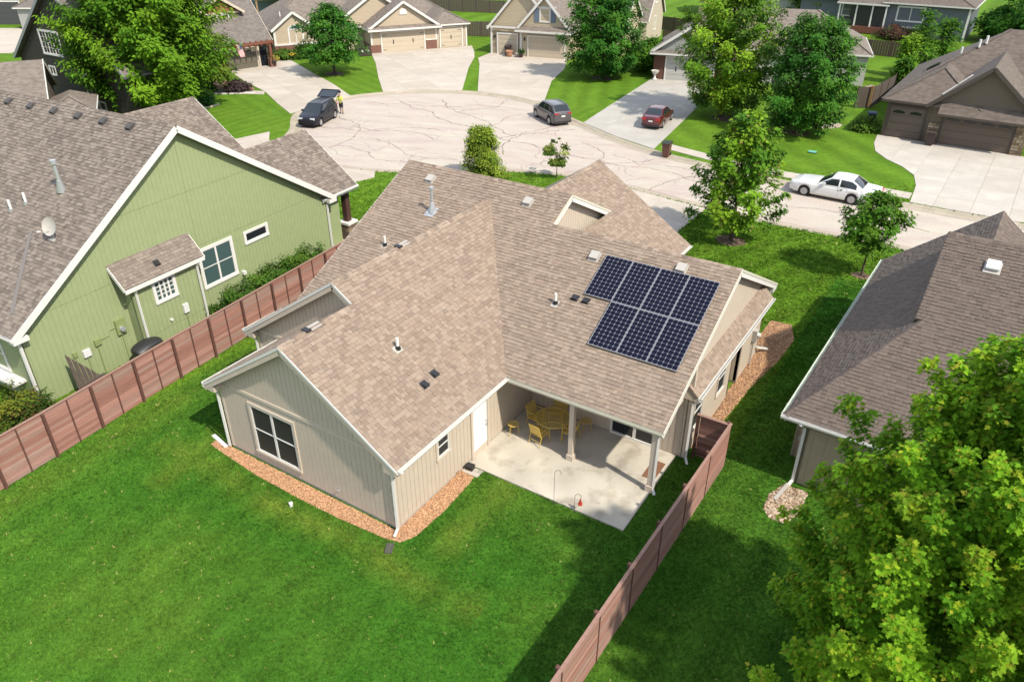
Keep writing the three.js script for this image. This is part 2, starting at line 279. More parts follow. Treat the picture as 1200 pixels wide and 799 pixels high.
{
  // pavement with sealed cracks (the cracks are real dark joints in the pale surface)
  const cv = document.createElement('canvas'); cv.width = cv.height = 2048; const x = cv.getContext('2d'); const S = 2048 / 62, X = (u) => (u + 43) * S, Y = (v) => (56 - v) * S;
  x.fillStyle = '#c9bdb2'; x.fillRect(0, 0, 2048, 2048);
  const r = rngOf(77);
  for (let k = 0; k < 9000; k++) { const a = r() * 2048, b = r() * 2048, s = 2 + r() * 26, t = r(); x.fillStyle = t < 0.5 ? 'rgba(150,136,124,0.05)' : 'rgba(226,216,204,0.06)'; x.beginPath(); x.ellipse(a, b, s * 2, s * 0.7, -0.25, 0, 7); x.fill(); }
  for (let k = 0; k < 70000; k++) { const t = r(); x.fillStyle = t < 0.55 ? 'rgba(110,98,90,0.22)' : 'rgba(240,232,222,0.25)'; x.fillRect(r() * 2048, r() * 2048, 1 + r() * 1.6, 1 + r() * 1.6); }
  const crack = (pts, w, jit = 0.25) => { let q = pts; for (let n = 0; n < 4; n++) { const o = [q[0]]; for (let i = 0; i + 1 < q.length; i++) { const a = q[i], b = q[i + 1], l = Math.hypot(b[0] - a[0], b[1] - a[1]); o.push([(a[0] + b[0]) / 2 + (r() - 0.5) * jit * l, (a[1] + b[1]) / 2 + (r() - 0.5) * jit * l], b); } q = o; } x.lineJoin = 'round'; for (let i = 0; i + 1 < q.length; i++) { x.lineWidth = w * S * (0.35 + r() * 0.85); x.strokeStyle = `rgba(${72 + r() * 44},${60 + r() * 38},${52 + r() * 34},${0.6 + 0.35 * r()})`; x.beginPath(); x.moveTo(X(q[i][0]), Y(q[i][1])); x.lineTo(X(q[i + 1][0]), Y(q[i + 1][1])); x.stroke(); } return q; };
  const branch = (q, n, len, w) => { for (let k = 0; k < n; k++) { const a = q[(r() * q.length) | 0], t = r() * 6.28; let p = [a], c = a; for (let s = 0; s < 3; s++) { c = [c[0] + Math.cos(t + (r() - 0.5)) * len * r(), c[1] + Math.sin(t + (r() - 0.5)) * len * 0.8 * r()]; p.push(c); } crack(p, w, 0.3); } };
  const main = [
    [[-38.5, 41], [-34, 42.5], [-30, 44.5], [-27, 46.4]], [[-36, 43], [-31, 41.5], [-26, 39.3], [-21, 37.6], [-15, 36.9], [-9, 37.2]], [[-33, 45.6], [-28, 42.5], [-24, 40.4], [-20.5, 38.9]],
    [[-19, 34.6], [-20.6, 38], [-20, 41.6], [-19.4, 43.6]], [[-21.5, 37.8], [-19.5, 40.8], [-17.6, 43.4]], [[-36.5, 32], [-33, 34.2], [-29, 35.4], [-25.4, 34.6]], [[-37, 36], [-33.5, 34.8], [-31.5, 32], [-31, 28.5]],
    [[-34.5, 29.4], [-32, 31.8], [-28.5, 32.2], [-25, 30.5], [-21, 31.6]], [[-33, 27.6], [-30, 29.8], [-26, 28.4], [-22, 29.4]], [[-38, 33.5], [-35, 32.5], [-32, 33.4], [-30.4, 35.8], [-27, 37.2]], [[-16, 32.8], [-15.4, 35.2], [-16.5, 36.9]],
    [[-13, 33.2], [-11.8, 36.2], [-9.5, 38.2], [-8, 40.2]], [[-9, 37.2], [-5, 36.4], [-2, 35.2], [2, 35.0], [10, 35.2]], [[-6.5, 33], [-6, 35.6], [-4, 38.8]], [[-12, 38.8], [-9.3, 37.6], [-6.5, 38.6], [-3, 37.9]], [[-15.5, 40.4], [-12.8, 38.9], [-11.5, 36.2]],
    [[-28, 49], [-27.5, 45.5], [-29, 42.5]], [[-23, 47.5], [-24.5, 43.8], [-24, 40.4]],
  ];
  main.forEach((q, i) => { const c = crack(q, i < 6 ? 0.085 : 0.065); branch(c, i > 4 && i < 11 ? 7 : 2, 1.8, 0.03); });
  for (let k = 0; k < 26; k++) { const a = [-38 + r() * 40, 27 + r() * 20], t = r() * 6.28, l = 1 + r() * 2.4; crack([a, [a[0] + Math.cos(t) * l, a[1] + Math.sin(t) * l * 0.8]], 0.03, 0.4); }
  // patched seam beside the gutter
  x.strokeStyle = 'rgba(120,96,74,0.5)';
  for (let i = 0; i + 1 < kerbLine.length; i++) { const [a, b] = [kerbLine[i], kerbLine[i + 1]], t = [b[0] - a[0], b[1] - a[1]], l = Math.hypot(...t) || 1, n = [-t[1] / l, t[0] / l], sg = -1; const o = 0.72 + 0.1 * vnoise(i * 0.3, 2, 78); x.lineWidth = S * (0.03 + 0.09 * Math.pow(vnoise(i * 0.22, 7, 79), 2)); x.beginPath(); x.moveTo(X(a[0] + sg * n[0] * o), Y(a[1] + sg * n[1] * o)); x.lineTo(X(b[0] + sg * n[0] * o), Y(b[1] + sg * n[1] * o)); x.stroke(); }
  const t = new THREE.CanvasTexture(cv); t.colorSpace = THREE.SRGBColorSpace; t.anisotropy = 8;
  mat('asphalt', [0.86, 0.84, 0.82], 0.92, { map: t });
  const sh = new THREE.Shape(streetPoly.map(([u, v]) => new THREE.Vector2(u, v))), g = new THREE.ShapeGeometry(sh), p = g.attributes.position, uv = [];
  for (let i = 0; i < p.count; i++) { const u = p.getX(i), v = p.getY(i); uv.push((u + 43) / 62, 1 - (56 - v) / 62); p.setXYZ(i, u, -0.11, -v); }
  t.wrapS = t.wrapT = THREE.MirroredRepeatWrapping;
  g.setAttribute('uv', new THREE.Float32BufferAttribute(uv, 2)); g.computeVertexNormals();
  tag(structure(obj('road', g, M.asphalt)), 'pale cracked pavement of the cul-de-sac and street', 'road');
  // kerb and gutter: a rolled profile swept along the edge
  const prof = [[-0.16, -0.10], [-0.16, 0.012], [0.0, 0.016], [0.12, 0.0], [0.26, -0.085], [0.62, -0.10], [0.62, -0.16]], G = new Geo(); const K = kerbLine;
  let L = 0; const ring = (i) => { const a = K[Math.max(0, i - 1)], b = K[Math.min(K.length - 1, i + 1)], tt = [b[0] - a[0], b[1] - a[1]], l = Math.hypot(...tt), n = [tt[1] / l, -tt[0] / l]; return prof.map(([o, h]) => P(K[i][0] + n[0] * o, K[i][1] + n[1] * o, h)); };
  for (let i = 0; i + 1 < K.length; i++) { const A = ring(i), B = ring(i + 1); for (let k = 0; k + 1 < prof.length; k++) { const s = 0.88 + 0.12 * hash2(i, 1, 81); G.paint([s, s * 0.97, s * 0.91]); G.quad(A[k], B[k], B[k + 1], A[k + 1]); } }
  mat('kerbConcrete', [0.50, 0.45, 0.375], 0.92, { map: TEX.concrete, vertexColors: true });
  tag(structure(obj('kerb', G, M.kerbConcrete)), 'rolled concrete kerb and gutter along the street edge', 'kerb');
}
// concrete flatwork: every slab between two joints is a piece of its own
function flatwork(name, label, category, poly, size, turn, m, h = 0.035, off = [0, 0], mats = null) {
  const o = new THREE.Group(); o.name = numbered(name); scene.add(o); tag(structure(o), label, category);
  const c = Math.cos(turn), s = Math.sin(turn), q = poly.map(([u, v]) => [u * c + v * s - off[0], -u * s + v * c - off[1]]);
  const x0 = Math.floor(Math.min(...q.map((p) => p[0])) / size[0]), x1 = Math.ceil(Math.max(...q.map((p) => p[0])) / size[0]), y0 = Math.floor(Math.min(...q.map((p) => p[1])) / size[1]), y1 = Math.ceil(Math.max(...q.map((p) => p[1])) / size[1]), gap = 0.006;
  for (let i = x0; i < x1; i++) for (let j = y0; j < y1; j++) {
    const k = clipRect(q, i * size[0] + gap, (i + 1) * size[0] - gap, j * size[1] + gap, (j + 1) * size[1] - gap); if (k.length < 3 || Math.abs(area2(k)) < 0.02) continue;
    const w = k.map(([a, b]) => { a += off[0]; b += off[1]; return [a * c - b * s, a * s + b * c]; });
    const g = new THREE.ShapeGeometry(new THREE.Shape(w.map(([u, v]) => new THREE.Vector2(u, v)))), G = new Geo(); G.off = [hash2(i, j, 5) * 6, hash2(i, j, 6) * 6];
    const hh = h + 0.004 * (hash2(i, j, 7) - 0.5), ix = g.index.array, pp = g.attributes.position; for (let t = 0; t < ix.length; t += 3) G.tri(...[0, 1, 2].map((z) => P(pp.getX(ix[t + z]), pp.getY(ix[t + z]), hh)));
    for (let t = 0; t < w.length; t++) { const a = w[t], b = w[(t + 1) % w.length]; G.quad(P(a[0], a[1], hh), P(b[0], b[1], hh), P(b[0], b[1], -0.13), P(a[0], a[1], -0.13)); }
    obj('slab', G, mats ? mats[(hash2(i, j, 8) * mats.length) | 0] : m, o);
  }
  return o;
}
mat('concreteB', [0.575, 0.525, 0.47], 0.9, { map: TEX.concrete }); mat('concreteC', [0.62, 0.57, 0.515], 0.9, { map: TEX.concrete });
mat('pinkB', [0.57, 0.50, 0.43], 0.9, { map: TEX.concrete }); mat('pinkC', [0.61, 0.545, 0.475], 0.9, { map: TEX.concrete });
const CM = [M.concrete, M.concreteB, M.concreteC], PM = [M.concretePink, M.pinkB, M.pinkC];
const DRIVES = {
  craftsman: [[-59.5, 43.0], [-54, 40.4], [-49.2, 38.6], [-44.5, 35.9], [-40.7, 33.9], [-41.35, 38.5], [-40.75, 41.6], [-46, 44.6], [-51.8, 47.4], [-58, 50.6], [-63, 53], [-60.6, 47]],
  cream: [[-53.7, 59.0], [-46.6, 69.7], [-44.2, 66.8], [-42.0, 63.7], [-39.2, 58.6], [-33.3, 49.2], [-36.3, 47.6], [-39.3, 44.5], [-44, 49.2], [-49.5, 55]],
  gables: [[-41.9, 66.9], [-32.4, 68.7], [-31.2, 66.2], [-29.8, 63.2], [-28.1, 57.6], [-24.1, 49.2], [-28, 50.0], [-31.8, 49.7], [-35.5, 55.2], [-39.2, 60.7], [-41.4, 63.6]],
  brick: [[-19.9, 64.05], [-13.6, 65.7], [-12.4, 61], [-11.8, 56.5], [-9.8, 41.3], [-13.6, 42.8], [-17.8, 45.1], [-18.6, 52]],
  brown: [[3.7, 54.5], [3.9, 52], [4.4, 49.8], [5.4, 48.2], [6.7, 46.9], [7.7, 45.3], [8.15, 43], [8.3, 39.45], [14.5, 39.35], [14.4, 44], [14.0, 54.1]],
  tan: [[-7.9, 19.2], [-2.2, 19.2], [-2.15, 27], [-2.1, 31.45], [-7.5, 32.2], [-7.8, 27]],
  green: [[-30.6, 25.3], [-27, 25.1], [-24.0, 26.0], [-23.2, 25.0], [-24.2, 21.8], [-25.5, 17.5], [-31.5, 17.2]],
  greenWest: [[-37.9, 29.0], [-36.2, 27.4], [-34.4, 26.4], [-35.6, 22], [-39, 17], [-45, 18], [-41, 22.6], [-38.6, 25.8]],
};
flatwork('driveway', 'wide pale driveway curving up to the house with the timber porch', 'driveway', DRIVES.craftsman, [3.1, 3.1], -0.45, null, 0.035, [0, 0], PM);
flatwork('driveway', 'broad pinkish driveway before the cream three-car garage', 'driveway', DRIVES.cream, [3.0, 3.0], 57 * Math.PI / 180, null, 0.035, [0.4, 0.2], PM);
flatwork('driveway', 'flaring driveway below the house with blue shutters', 'driveway', DRIVES.gables, [3.2, 3.2], 0.187, null, 0.035, [1.1, 0.5], PM);
flatwork('driveway', 'grey driveway with the dark red sedan parked on it', 'driveway', DRIVES.brick, [3.2, 3.4], 0.06, M.concreteGrey, 0.035, [0, 0]);
flatwork('driveway', 'driveway with a curved edge before the brown stucco garage', 'driveway', DRIVES.brown, [2.05, 3.0], -0.03, null, 0.035, [0.2, 0], CM);
flatwork('driveway', 'driveway in front of the tan house beside the young tree', 'driveway', DRIVES.tan, [2.85, 2.6], 0, null, 0.035, [0.65, 0], PM);
flatwork('driveway', 'driveway beside the green house porch pillar', 'driveway', DRIVES.green, [3.0, 3.0], -0.04, null, 0.035, [0, 0], PM);
flatwork('driveway', 'pale drive between the green house roof and the triangular lawn', 'driveway', DRIVES.greenWest, [3.0, 3.0], -0.5, null, 0.035, [0, 0], PM);
flatwork('path', 'narrow walk along the flower bed of the timber porch house', 'path', [[-49.3, 38.7], [-48.3, 37.7], [-52, 35.9], [-56, 34.8], [-60, 34.4], [-60, 35.6], [-55.5, 36.2], [-52, 37.3]], [1.6, 1.6], 0.3, null, 0.03, [0, 0], PM);
{
  const far = spline([[-9.5, 42.6], [-5.5, 41.6], [0, 40.7], [4.5, 40.75], [8.3, 40.7], [16, 40.7], [30, 40.7]], 60), poly = [...far.map(([u, v]) => [u, v + 0.62]), ...far.map(([u, v]) => [u, v - 0.62]).reverse()];
  flatwork('sidewalk', 'pale sidewalk behind the grass verge and white sedan', 'sidewalk', poly.filter((p, i) => p[0] < 8.2), [1.5, 4], 0, null, 0.04, [0.2, 0.5], PM);
  flatwork('sidewalk', 'sidewalk on the far side of the brown house driveway', 'sidewalk', [[14.6, 41.3], [34, 41.3], [34, 40.1], [14.6, 40.1]], [1.5, 4], 0, null, 0.04, [0.2, 0.5], PM);
}
mat('patioConcrete', [0.64, 0.585, 0.50], 0.9, { map: dataTex(512, (x, y, i, j) => { const k = fbm(x * 4 + 3, y * 4, 221, 5, 4), b = fbm(x * 11, y * 11, 225, 4, 11), s = clamp((b - 0.56) * 4, 0, 1), d = hash2(i, j, 223); const v = 0.62 + 0.44 * k - 0.22 * s + 0.06 * (d - 0.5) - (hash2(i >> 1, j >> 1, 224) > 0.992 ? 0.15 : 0); return [v, v * (0.99 - 0.02 * s), v * (0.96 - 0.05 * s)]; }, 5) });
flatwork('patio', 'pale concrete patio slab under and before the tan house roof', 'patio', [[-0.43, 3.95], [5.42, 3.95], [5.42, 8.25], [-0.43, 8.25]], [30, 30], 0, M.patioConcrete, 0.06, [-12, -8]);

// ---------------------------------------------------------------- house kit
// F is a wall frame: o = plan point of the wall's start, d = along, n = outwards
const wallFrame = (o, d, n) => ({ o, d, n, at: (x, h, off = 0) => P(o[0] + d[0] * x + n[0] * off, o[1] + d[1] * x + n[1] * off, h) });
const topAt = (top, x) => { for (let i = 0; i + 1 < top.length; i++) if (x <= top[i + 1][0] + 1e-9) return mix(top[i][1], top[i + 1][1], clamp((x - top[i][0]) / (top[i + 1][0] - top[i][0] || 1), 0, 1)); return top[top.length - 1][1]; };
function wall(parent, F, len, top, base, m, thick = 0.12, back = 0.018, name = 'wall') {
  const pts = [[0, base], [len, base], ...[...top].reverse()], G = new Geo(), sh = new THREE.ShapeGeometry(new THREE.Shape(pts.map(([x, h]) => new THREE.Vector2(x, h)))), ix = sh.index.array, p = sh.attributes.position;
  for (const o of [-back, -back - thick]) for (let t = 0; t < ix.length; t += 3) { const q = [0, 1, 2].map((z) => F.at(p.getX(ix[t + z]), p.getY(ix[t + z]), o)); G.tri(...q); }
  for (let i = 0; i < pts.length; i++) { const a = pts[i], b = pts[(i + 1) % pts.length]; G.quad(F.at(...a, -back), F.at(...b, -back), F.at(...b, -back - thick), F.at(...a, -back - thick)); }
  return obj(name, G, m, parent);
}
function boards(parent, F, len, top, base, m, pitch, holes = [], seed = 1, gap = 0.011) {    // upright grooved boards, each cut round the openings
  const r = rngOf(seed), start = -r() * pitch; const cuts = new Set();
  for (let x = start; x < len + pitch; x += pitch) cuts.add(clamp(+x.toFixed(4), 0, len));
  const joints = new Set(cuts); for (const h of holes) { for (const x of [h[0], h[1]]) if (x > 0 && x < len) cuts.add(+x.toFixed(4)); }
  for (const t of top) if (t[0] > 0 && t[0] < len) cuts.add(+t[0].toFixed(4));
  const xs = [...cuts].sort((a, b) => a - b);
  for (let i = 0; i + 1 < xs.length; i++) {
    let x0 = xs[i], x1 = xs[i + 1]; if (x1 - x0 < 0.02) continue; const mid = (x0 + x1) / 2;
    if (joints.has(x0)) x0 += gap / 2; if (joints.has(x1)) x1 -= gap / 2;
    let spans = [[base, null]]; for (const h of holes) if (mid > h[0] && mid < h[1]) { const s = []; for (const [lo, hi] of spans) { const H = hi ?? 99; if (h[3] <= lo || h[2] >= H) { s.push([lo, hi]); continue; } if (h[2] > lo + 0.02) s.push([lo, h[2]]); if (h[3] < H - 0.02) s.push([h[3], hi]); } spans = s; }
    for (const [lo, hi] of spans) {
      const t0 = Math.min(hi ?? 99, topAt(top, x0)), t1 = Math.min(hi ?? 99, topAt(top, x1)); if (Math.max(t0, t1) - lo < 0.03) continue;
      const G = new Geo(); G.off = [hash2(i, seed, 9) * 3, hash2(i, seed, 10) * 3]; const q = [F.at(x0, lo, 0), F.at(x1, lo, 0), F.at(x1, Math.max(t1, lo + 0.005), 0), F.at(x0, Math.max(t0, lo + 0.005), 0)];
      G.prism(q, vmul([F.n[0], 0, -F.n[1]], -0.0165)); obj('board', G, m, parent);
    }
  }
}
// window: frame mesh, children = trim and panes. cols/rows of panes, sash line, thin glazing bars inside every pane
function win(parent, F, x0, x1, h0, h1, o = {}) {
  const { cols = 1, rows = 2, trim = 0.1, trimMat = M.tanTrim, frameMat = M.whiteTrim, glass = M.screen, bars = [0, 0], out = 0.03, name = 'window', frame = 0.042, sill = true } = o;
  const G = new Geo(), bar = (T, a, b, c, d, q0, q1) => T.prism([F.at(a, c, q0), F.at(b, c, q0), F.at(b, d, q0), F.at(a, d, q0)], vmul([F.n[0], 0, -F.n[1]], q1 - q0));
  const f0 = -0.02, f1 = out, w = frame;
  bar(G, x0, x1, h0, h0 + w, f0, f1); bar(G, x0, x1, h1 - w, h1, f0, f1); bar(G, x0, x0 + w, h0 + w, h1 - w, f0, f1); bar(G, x1 - w, x1, h0 + w, h1 - w, f0, f1);
  const cw = (x1 - x0 - 2 * w) / cols, rh = (h1 - h0 - 2 * w) / rows;
  for (let i = 1; i < cols; i++) bar(G, x0 + w + i * cw - w * 1.1, x0 + w + i * cw + w * 1.1, h0 + w, h1 - w, f0, f1 - 0.004);
  for (let j = 1; j < rows; j++) bar(G, x0 + w, x1 - w, h0 + w + j * rh - w * 0.4, h0 + w + j * rh + w * 0.4, f0, f1 - 0.008);
  if (bars[0] || bars[1]) for (let i = 0; i < cols; i++) for (let j = 0; j < rows; j++) { for (let k = 1; k <= bars[0]; k++) { const x = x0 + w + (i + k / (bars[0] + 1)) * cw; bar(G, x - 0.016, x + 0.016, h0 + w + j * rh, h0 + w + (j + 1) * rh, f0, f1 - 0.014); } for (let k = 1; k <= bars[1]; k++) { const h = h0 + w + (j + k / (bars[1] + 1)) * rh; bar(G, x0 + w + i * cw, x0 + w + (i + 1) * cw, h - 0.016, h + 0.016, f0, f1 - 0.016); } }
  const W = obj(name, G, frameMat, parent);
  if (trim) { const T = new Geo(), t = trim, e = out + 0.012; bar(T, x0 - t, x1 + t, h1, h1 + t, -0.02, e); bar(T, x0 - t, x1 + t, h0 - t, h0, -0.02, e + (sill ? 0.02 : 0)); bar(T, x0 - t, x0, h0, h1, -0.02, e); bar(T, x1, x1 + t, h0, h1, -0.02, e); obj('window_trim', T, trimMat, W); }
  for (let i = 0; i < cols; i++) for (let j = 0; j < rows; j++) { const p = new Geo(); bar(p, x0 + w + i * cw, x0 + w + (i + 1) * cw, h0 + w + j * rh, h0 + w + (j + 1) * rh, -0.015, -0.004 + (j % 2 ? 0.003 : 0)); obj('pane', p, glass, W); }
  return W;
}
const holeOf = (x0, x1, h0, h1, t = 0.1) => [x0 - t, x1 + t, h0 - t, h1 + t];
// roof covered with separate shingle tabs.  faces: [{ eave:[A,B], polys:[[P..]..] }]; the largest in view are meshes of their own
const camV = camera.position.toArray();
function shingles(roof, faces, pal, o = {}) {
  const { expo = 0.145, seed = 5, singles = 300, thick = 0.02, contrast = 0.62 } = o, r = rngOf(seed), all = [], mean = [0, 1, 2].map((n) => pal.reduce((s, c) => s + c[n], 0) / pal.length); roof.updateMatrixWorld(true); const v3 = new THREE.Vector3();
  for (const f of faces) {
    const A = f.eave[0], X = vnorm(vsub(f.eave[1], A)); let N = vnorm(vcross(X, vsub(f.polys[0].find((q) => q[1] > A[1] + 0.05), A))); if (N[1] < 0) N = vmul(N, -1); let Y = vcross(N, X); if (Y[1] < 0) Y = vmul(Y, -1);
    const P2 = f.polys.map((poly) => poly.map((q) => { const d = vsub(q, A); return [vdot(d, X), vdot(d, Y)]; })); const flat = P2.flat(), x0 = Math.min(...flat.map((q) => q[0])), x1 = Math.max(...flat.map((q) => q[0])), y0 = Math.min(...flat.map((q) => q[1])), y1 = Math.max(...flat.map((q) => q[1]));
    let lastTone = 0;
    for (let y = y0 - 0.02, row = 0; y < y1; y += expo, row++) {
      let x = x0 - r() * 0.4; const rowTone = 1 + 0.05 * (r() - 0.5);
      while (x < x1) {
        const w = 0.11 + r() * r() * 0.28, t = r(), raised = r() < 0.55; let c = pal[(t * pal.length) | 0]; const k = rowTone * (0.95 + 0.1 * r()); c = c.map((z, n) => mix(mean[n], z, contrast) * k);
        const q0 = [[x + 0.003, y], [x + w - 0.003, y], [x + w - 0.003, y + expo + 0.012], [x + 0.003, y + expo + 0.012]];
        for (const conv of P2) {
          const q = clipConvex(q0, conv); if (q.length < 3 || Math.abs(area2(q)) < 0.0008) continue;
          const th = thick * (raised ? 1.35 : 0.7) * (0.85 + 0.3 * r());
          const lift = (yy) => mix(th, 0.002, clamp((yy - y) / (expo + 0.012), 0, 1)), to = (p, l) => vadd(A, vadd(vadd(vmul(X, p[0]), vmul(Y, p[1])), vmul(N, l)));
          const top = q.map((p) => to(p, lift(p[1]))), bot = q.map((p) => to(p, -0.004));
          const mid = top.reduce((a, b) => vadd(a, b), [0, 0, 0]).map((z) => z / top.length); v3.set(...mid).applyMatrix4(roof.matrixWorld); const dist = v3.distanceTo(camera.position); const n = v3.clone().project(camera), ar = Math.abs(area2(q));
          all.push({ top, bot, c, score: Math.abs(n.x) < 0.97 && Math.abs(n.y) < 0.97 ? ar / (dist * dist) : 0, off: [r() * 3, r() * 3] });
        }
        x += w;
      }
    }
  }
  const put = (G, s) => { G.paint(s.c); G.off = s.off; G.fan(s.top); const n = s.top.length; for (let i = 0; i < n; i++) { const j = (i + 1) % n; G.quad(s.bot[i], s.bot[j], s.top[j], s.top[i]); } };
  const order = [...all].sort((a, b) => b.score - a.score); const single = new Set(order.slice(0, singles).filter((s) => s.score > 0)); const rest = new Geo();
  for (const s of all) if (single.has(s)) { const G = new Geo(); put(G, s); obj('shingle', G, M.shingleTan, roof); } else put(rest, s);
  stuff(obj('shingles', rest, M.shingleTan, roof));
}
const slope = (G, poly, t = 0.14) => { let n = vnorm(vcross(vsub(poly[1], poly[0]), vsub(poly[2], poly[0]))); if (n[1] < 0) n = vmul(n, -1); return G.prism(poly.map((q) => vadd(q, vmul(n, -0.004))), vmul(n, -t)); };
function capRow(roof, A, B, pal, seed = 3, side = 0.15, drop = 0.6, name = 'ridge_cap') {    // folded cap shingles along a ridge or hip
  const r = rngOf(seed), L = Math.hypot(...vsub(B, A)), d = vnorm(vsub(B, A)), s = vnorm(vcross(d, [0, 1, 0])), n = Math.max(1, Math.round(L / 0.22));
  const G = new Geo(); for (let i = 0; i < n; i++) { const a = vadd(A, vmul(d, i / n * L)), b = vadd(A, vmul(d, Math.min(L, (i + 1.1) / n * L))), k = 0.85 + 0.3 * r(), c = pal[(r() * pal.length) | 0].map((z) => z * k); G.paint(c); const la = 0.012, lb = 0.024; for (const sg of [1, -1]) { const o = vadd(vmul(s, side * sg), [0, -side * drop, 0]); G.quad(vadd(a, [0, la, 0]), vadd(b, [0, lb, 0]), vadd(vadd(b, o), [0, lb, 0]), vadd(vadd(a, o), [0, la, 0])); G.quad(vadd(b, [0, lb, 0]), vadd(vadd(b, o), [0, lb, 0]), vadd(vadd(b, o), [0, -0.01, 0]), vadd(b, [0, -0.01, 0])); } }
  return stuff(obj(name, G, M.shingleTan, roof));
}
function gutter(parent, A, B, out, m = M.whiteTrim) {     // open K-style trough: back, floor, front
  const o = vnorm([out[0], 0, -out[1]]), G = new Geo(), up = [0, 1, 0], q = (p, a, h) => vadd(vadd(p, vmul(o, a)), vmul(up, h));
  const prof = [[0, 0], [0, -0.13], [0.075, -0.13], [0.12, -0.05], [0.12, 0], [0.105, 0], [0.105, -0.045], [0.07, -0.115], [0.012, -0.115], [0.012, 0]];
  for (let i = 0; i < prof.length; i++) { const [a, h] = prof[i], [b, k] = prof[(i + 1) % prof.length]; G.quad(q(A, a, h), q(B, a, h), q(B, b, k), q(A, b, k)); }
  for (const p of [A, B]) G.quad(q(p, 0, -0.002), q(p, 0.012, -0.13), q(p, 0.075, -0.13), q(p, 0.12, -0.002));
  return obj('gutter', G, m, parent);
}
function downspout(parent, pts, m = M.whiteTrim, w = 0.075) { const G = new Geo(); for (let i = 0; i + 1 < pts.length; i++) { const d = vnorm(vsub(pts[i + 1], pts[i])); G.bar(vadd(pts[i], vmul(d, -w * 0.4)), vadd(pts[i + 1], vmul(d, w * 0.4)), w, w * 0.85, Math.abs(d[1]) > 0.8 ? [0.3, 0, 1] : [0, 1, 0]); } return obj('downspout', G, m, parent); }
const board = (parent, name, A, B, w, t, m, up) => obj(name, new Geo().bar(A, B, w, t, up), m, parent);

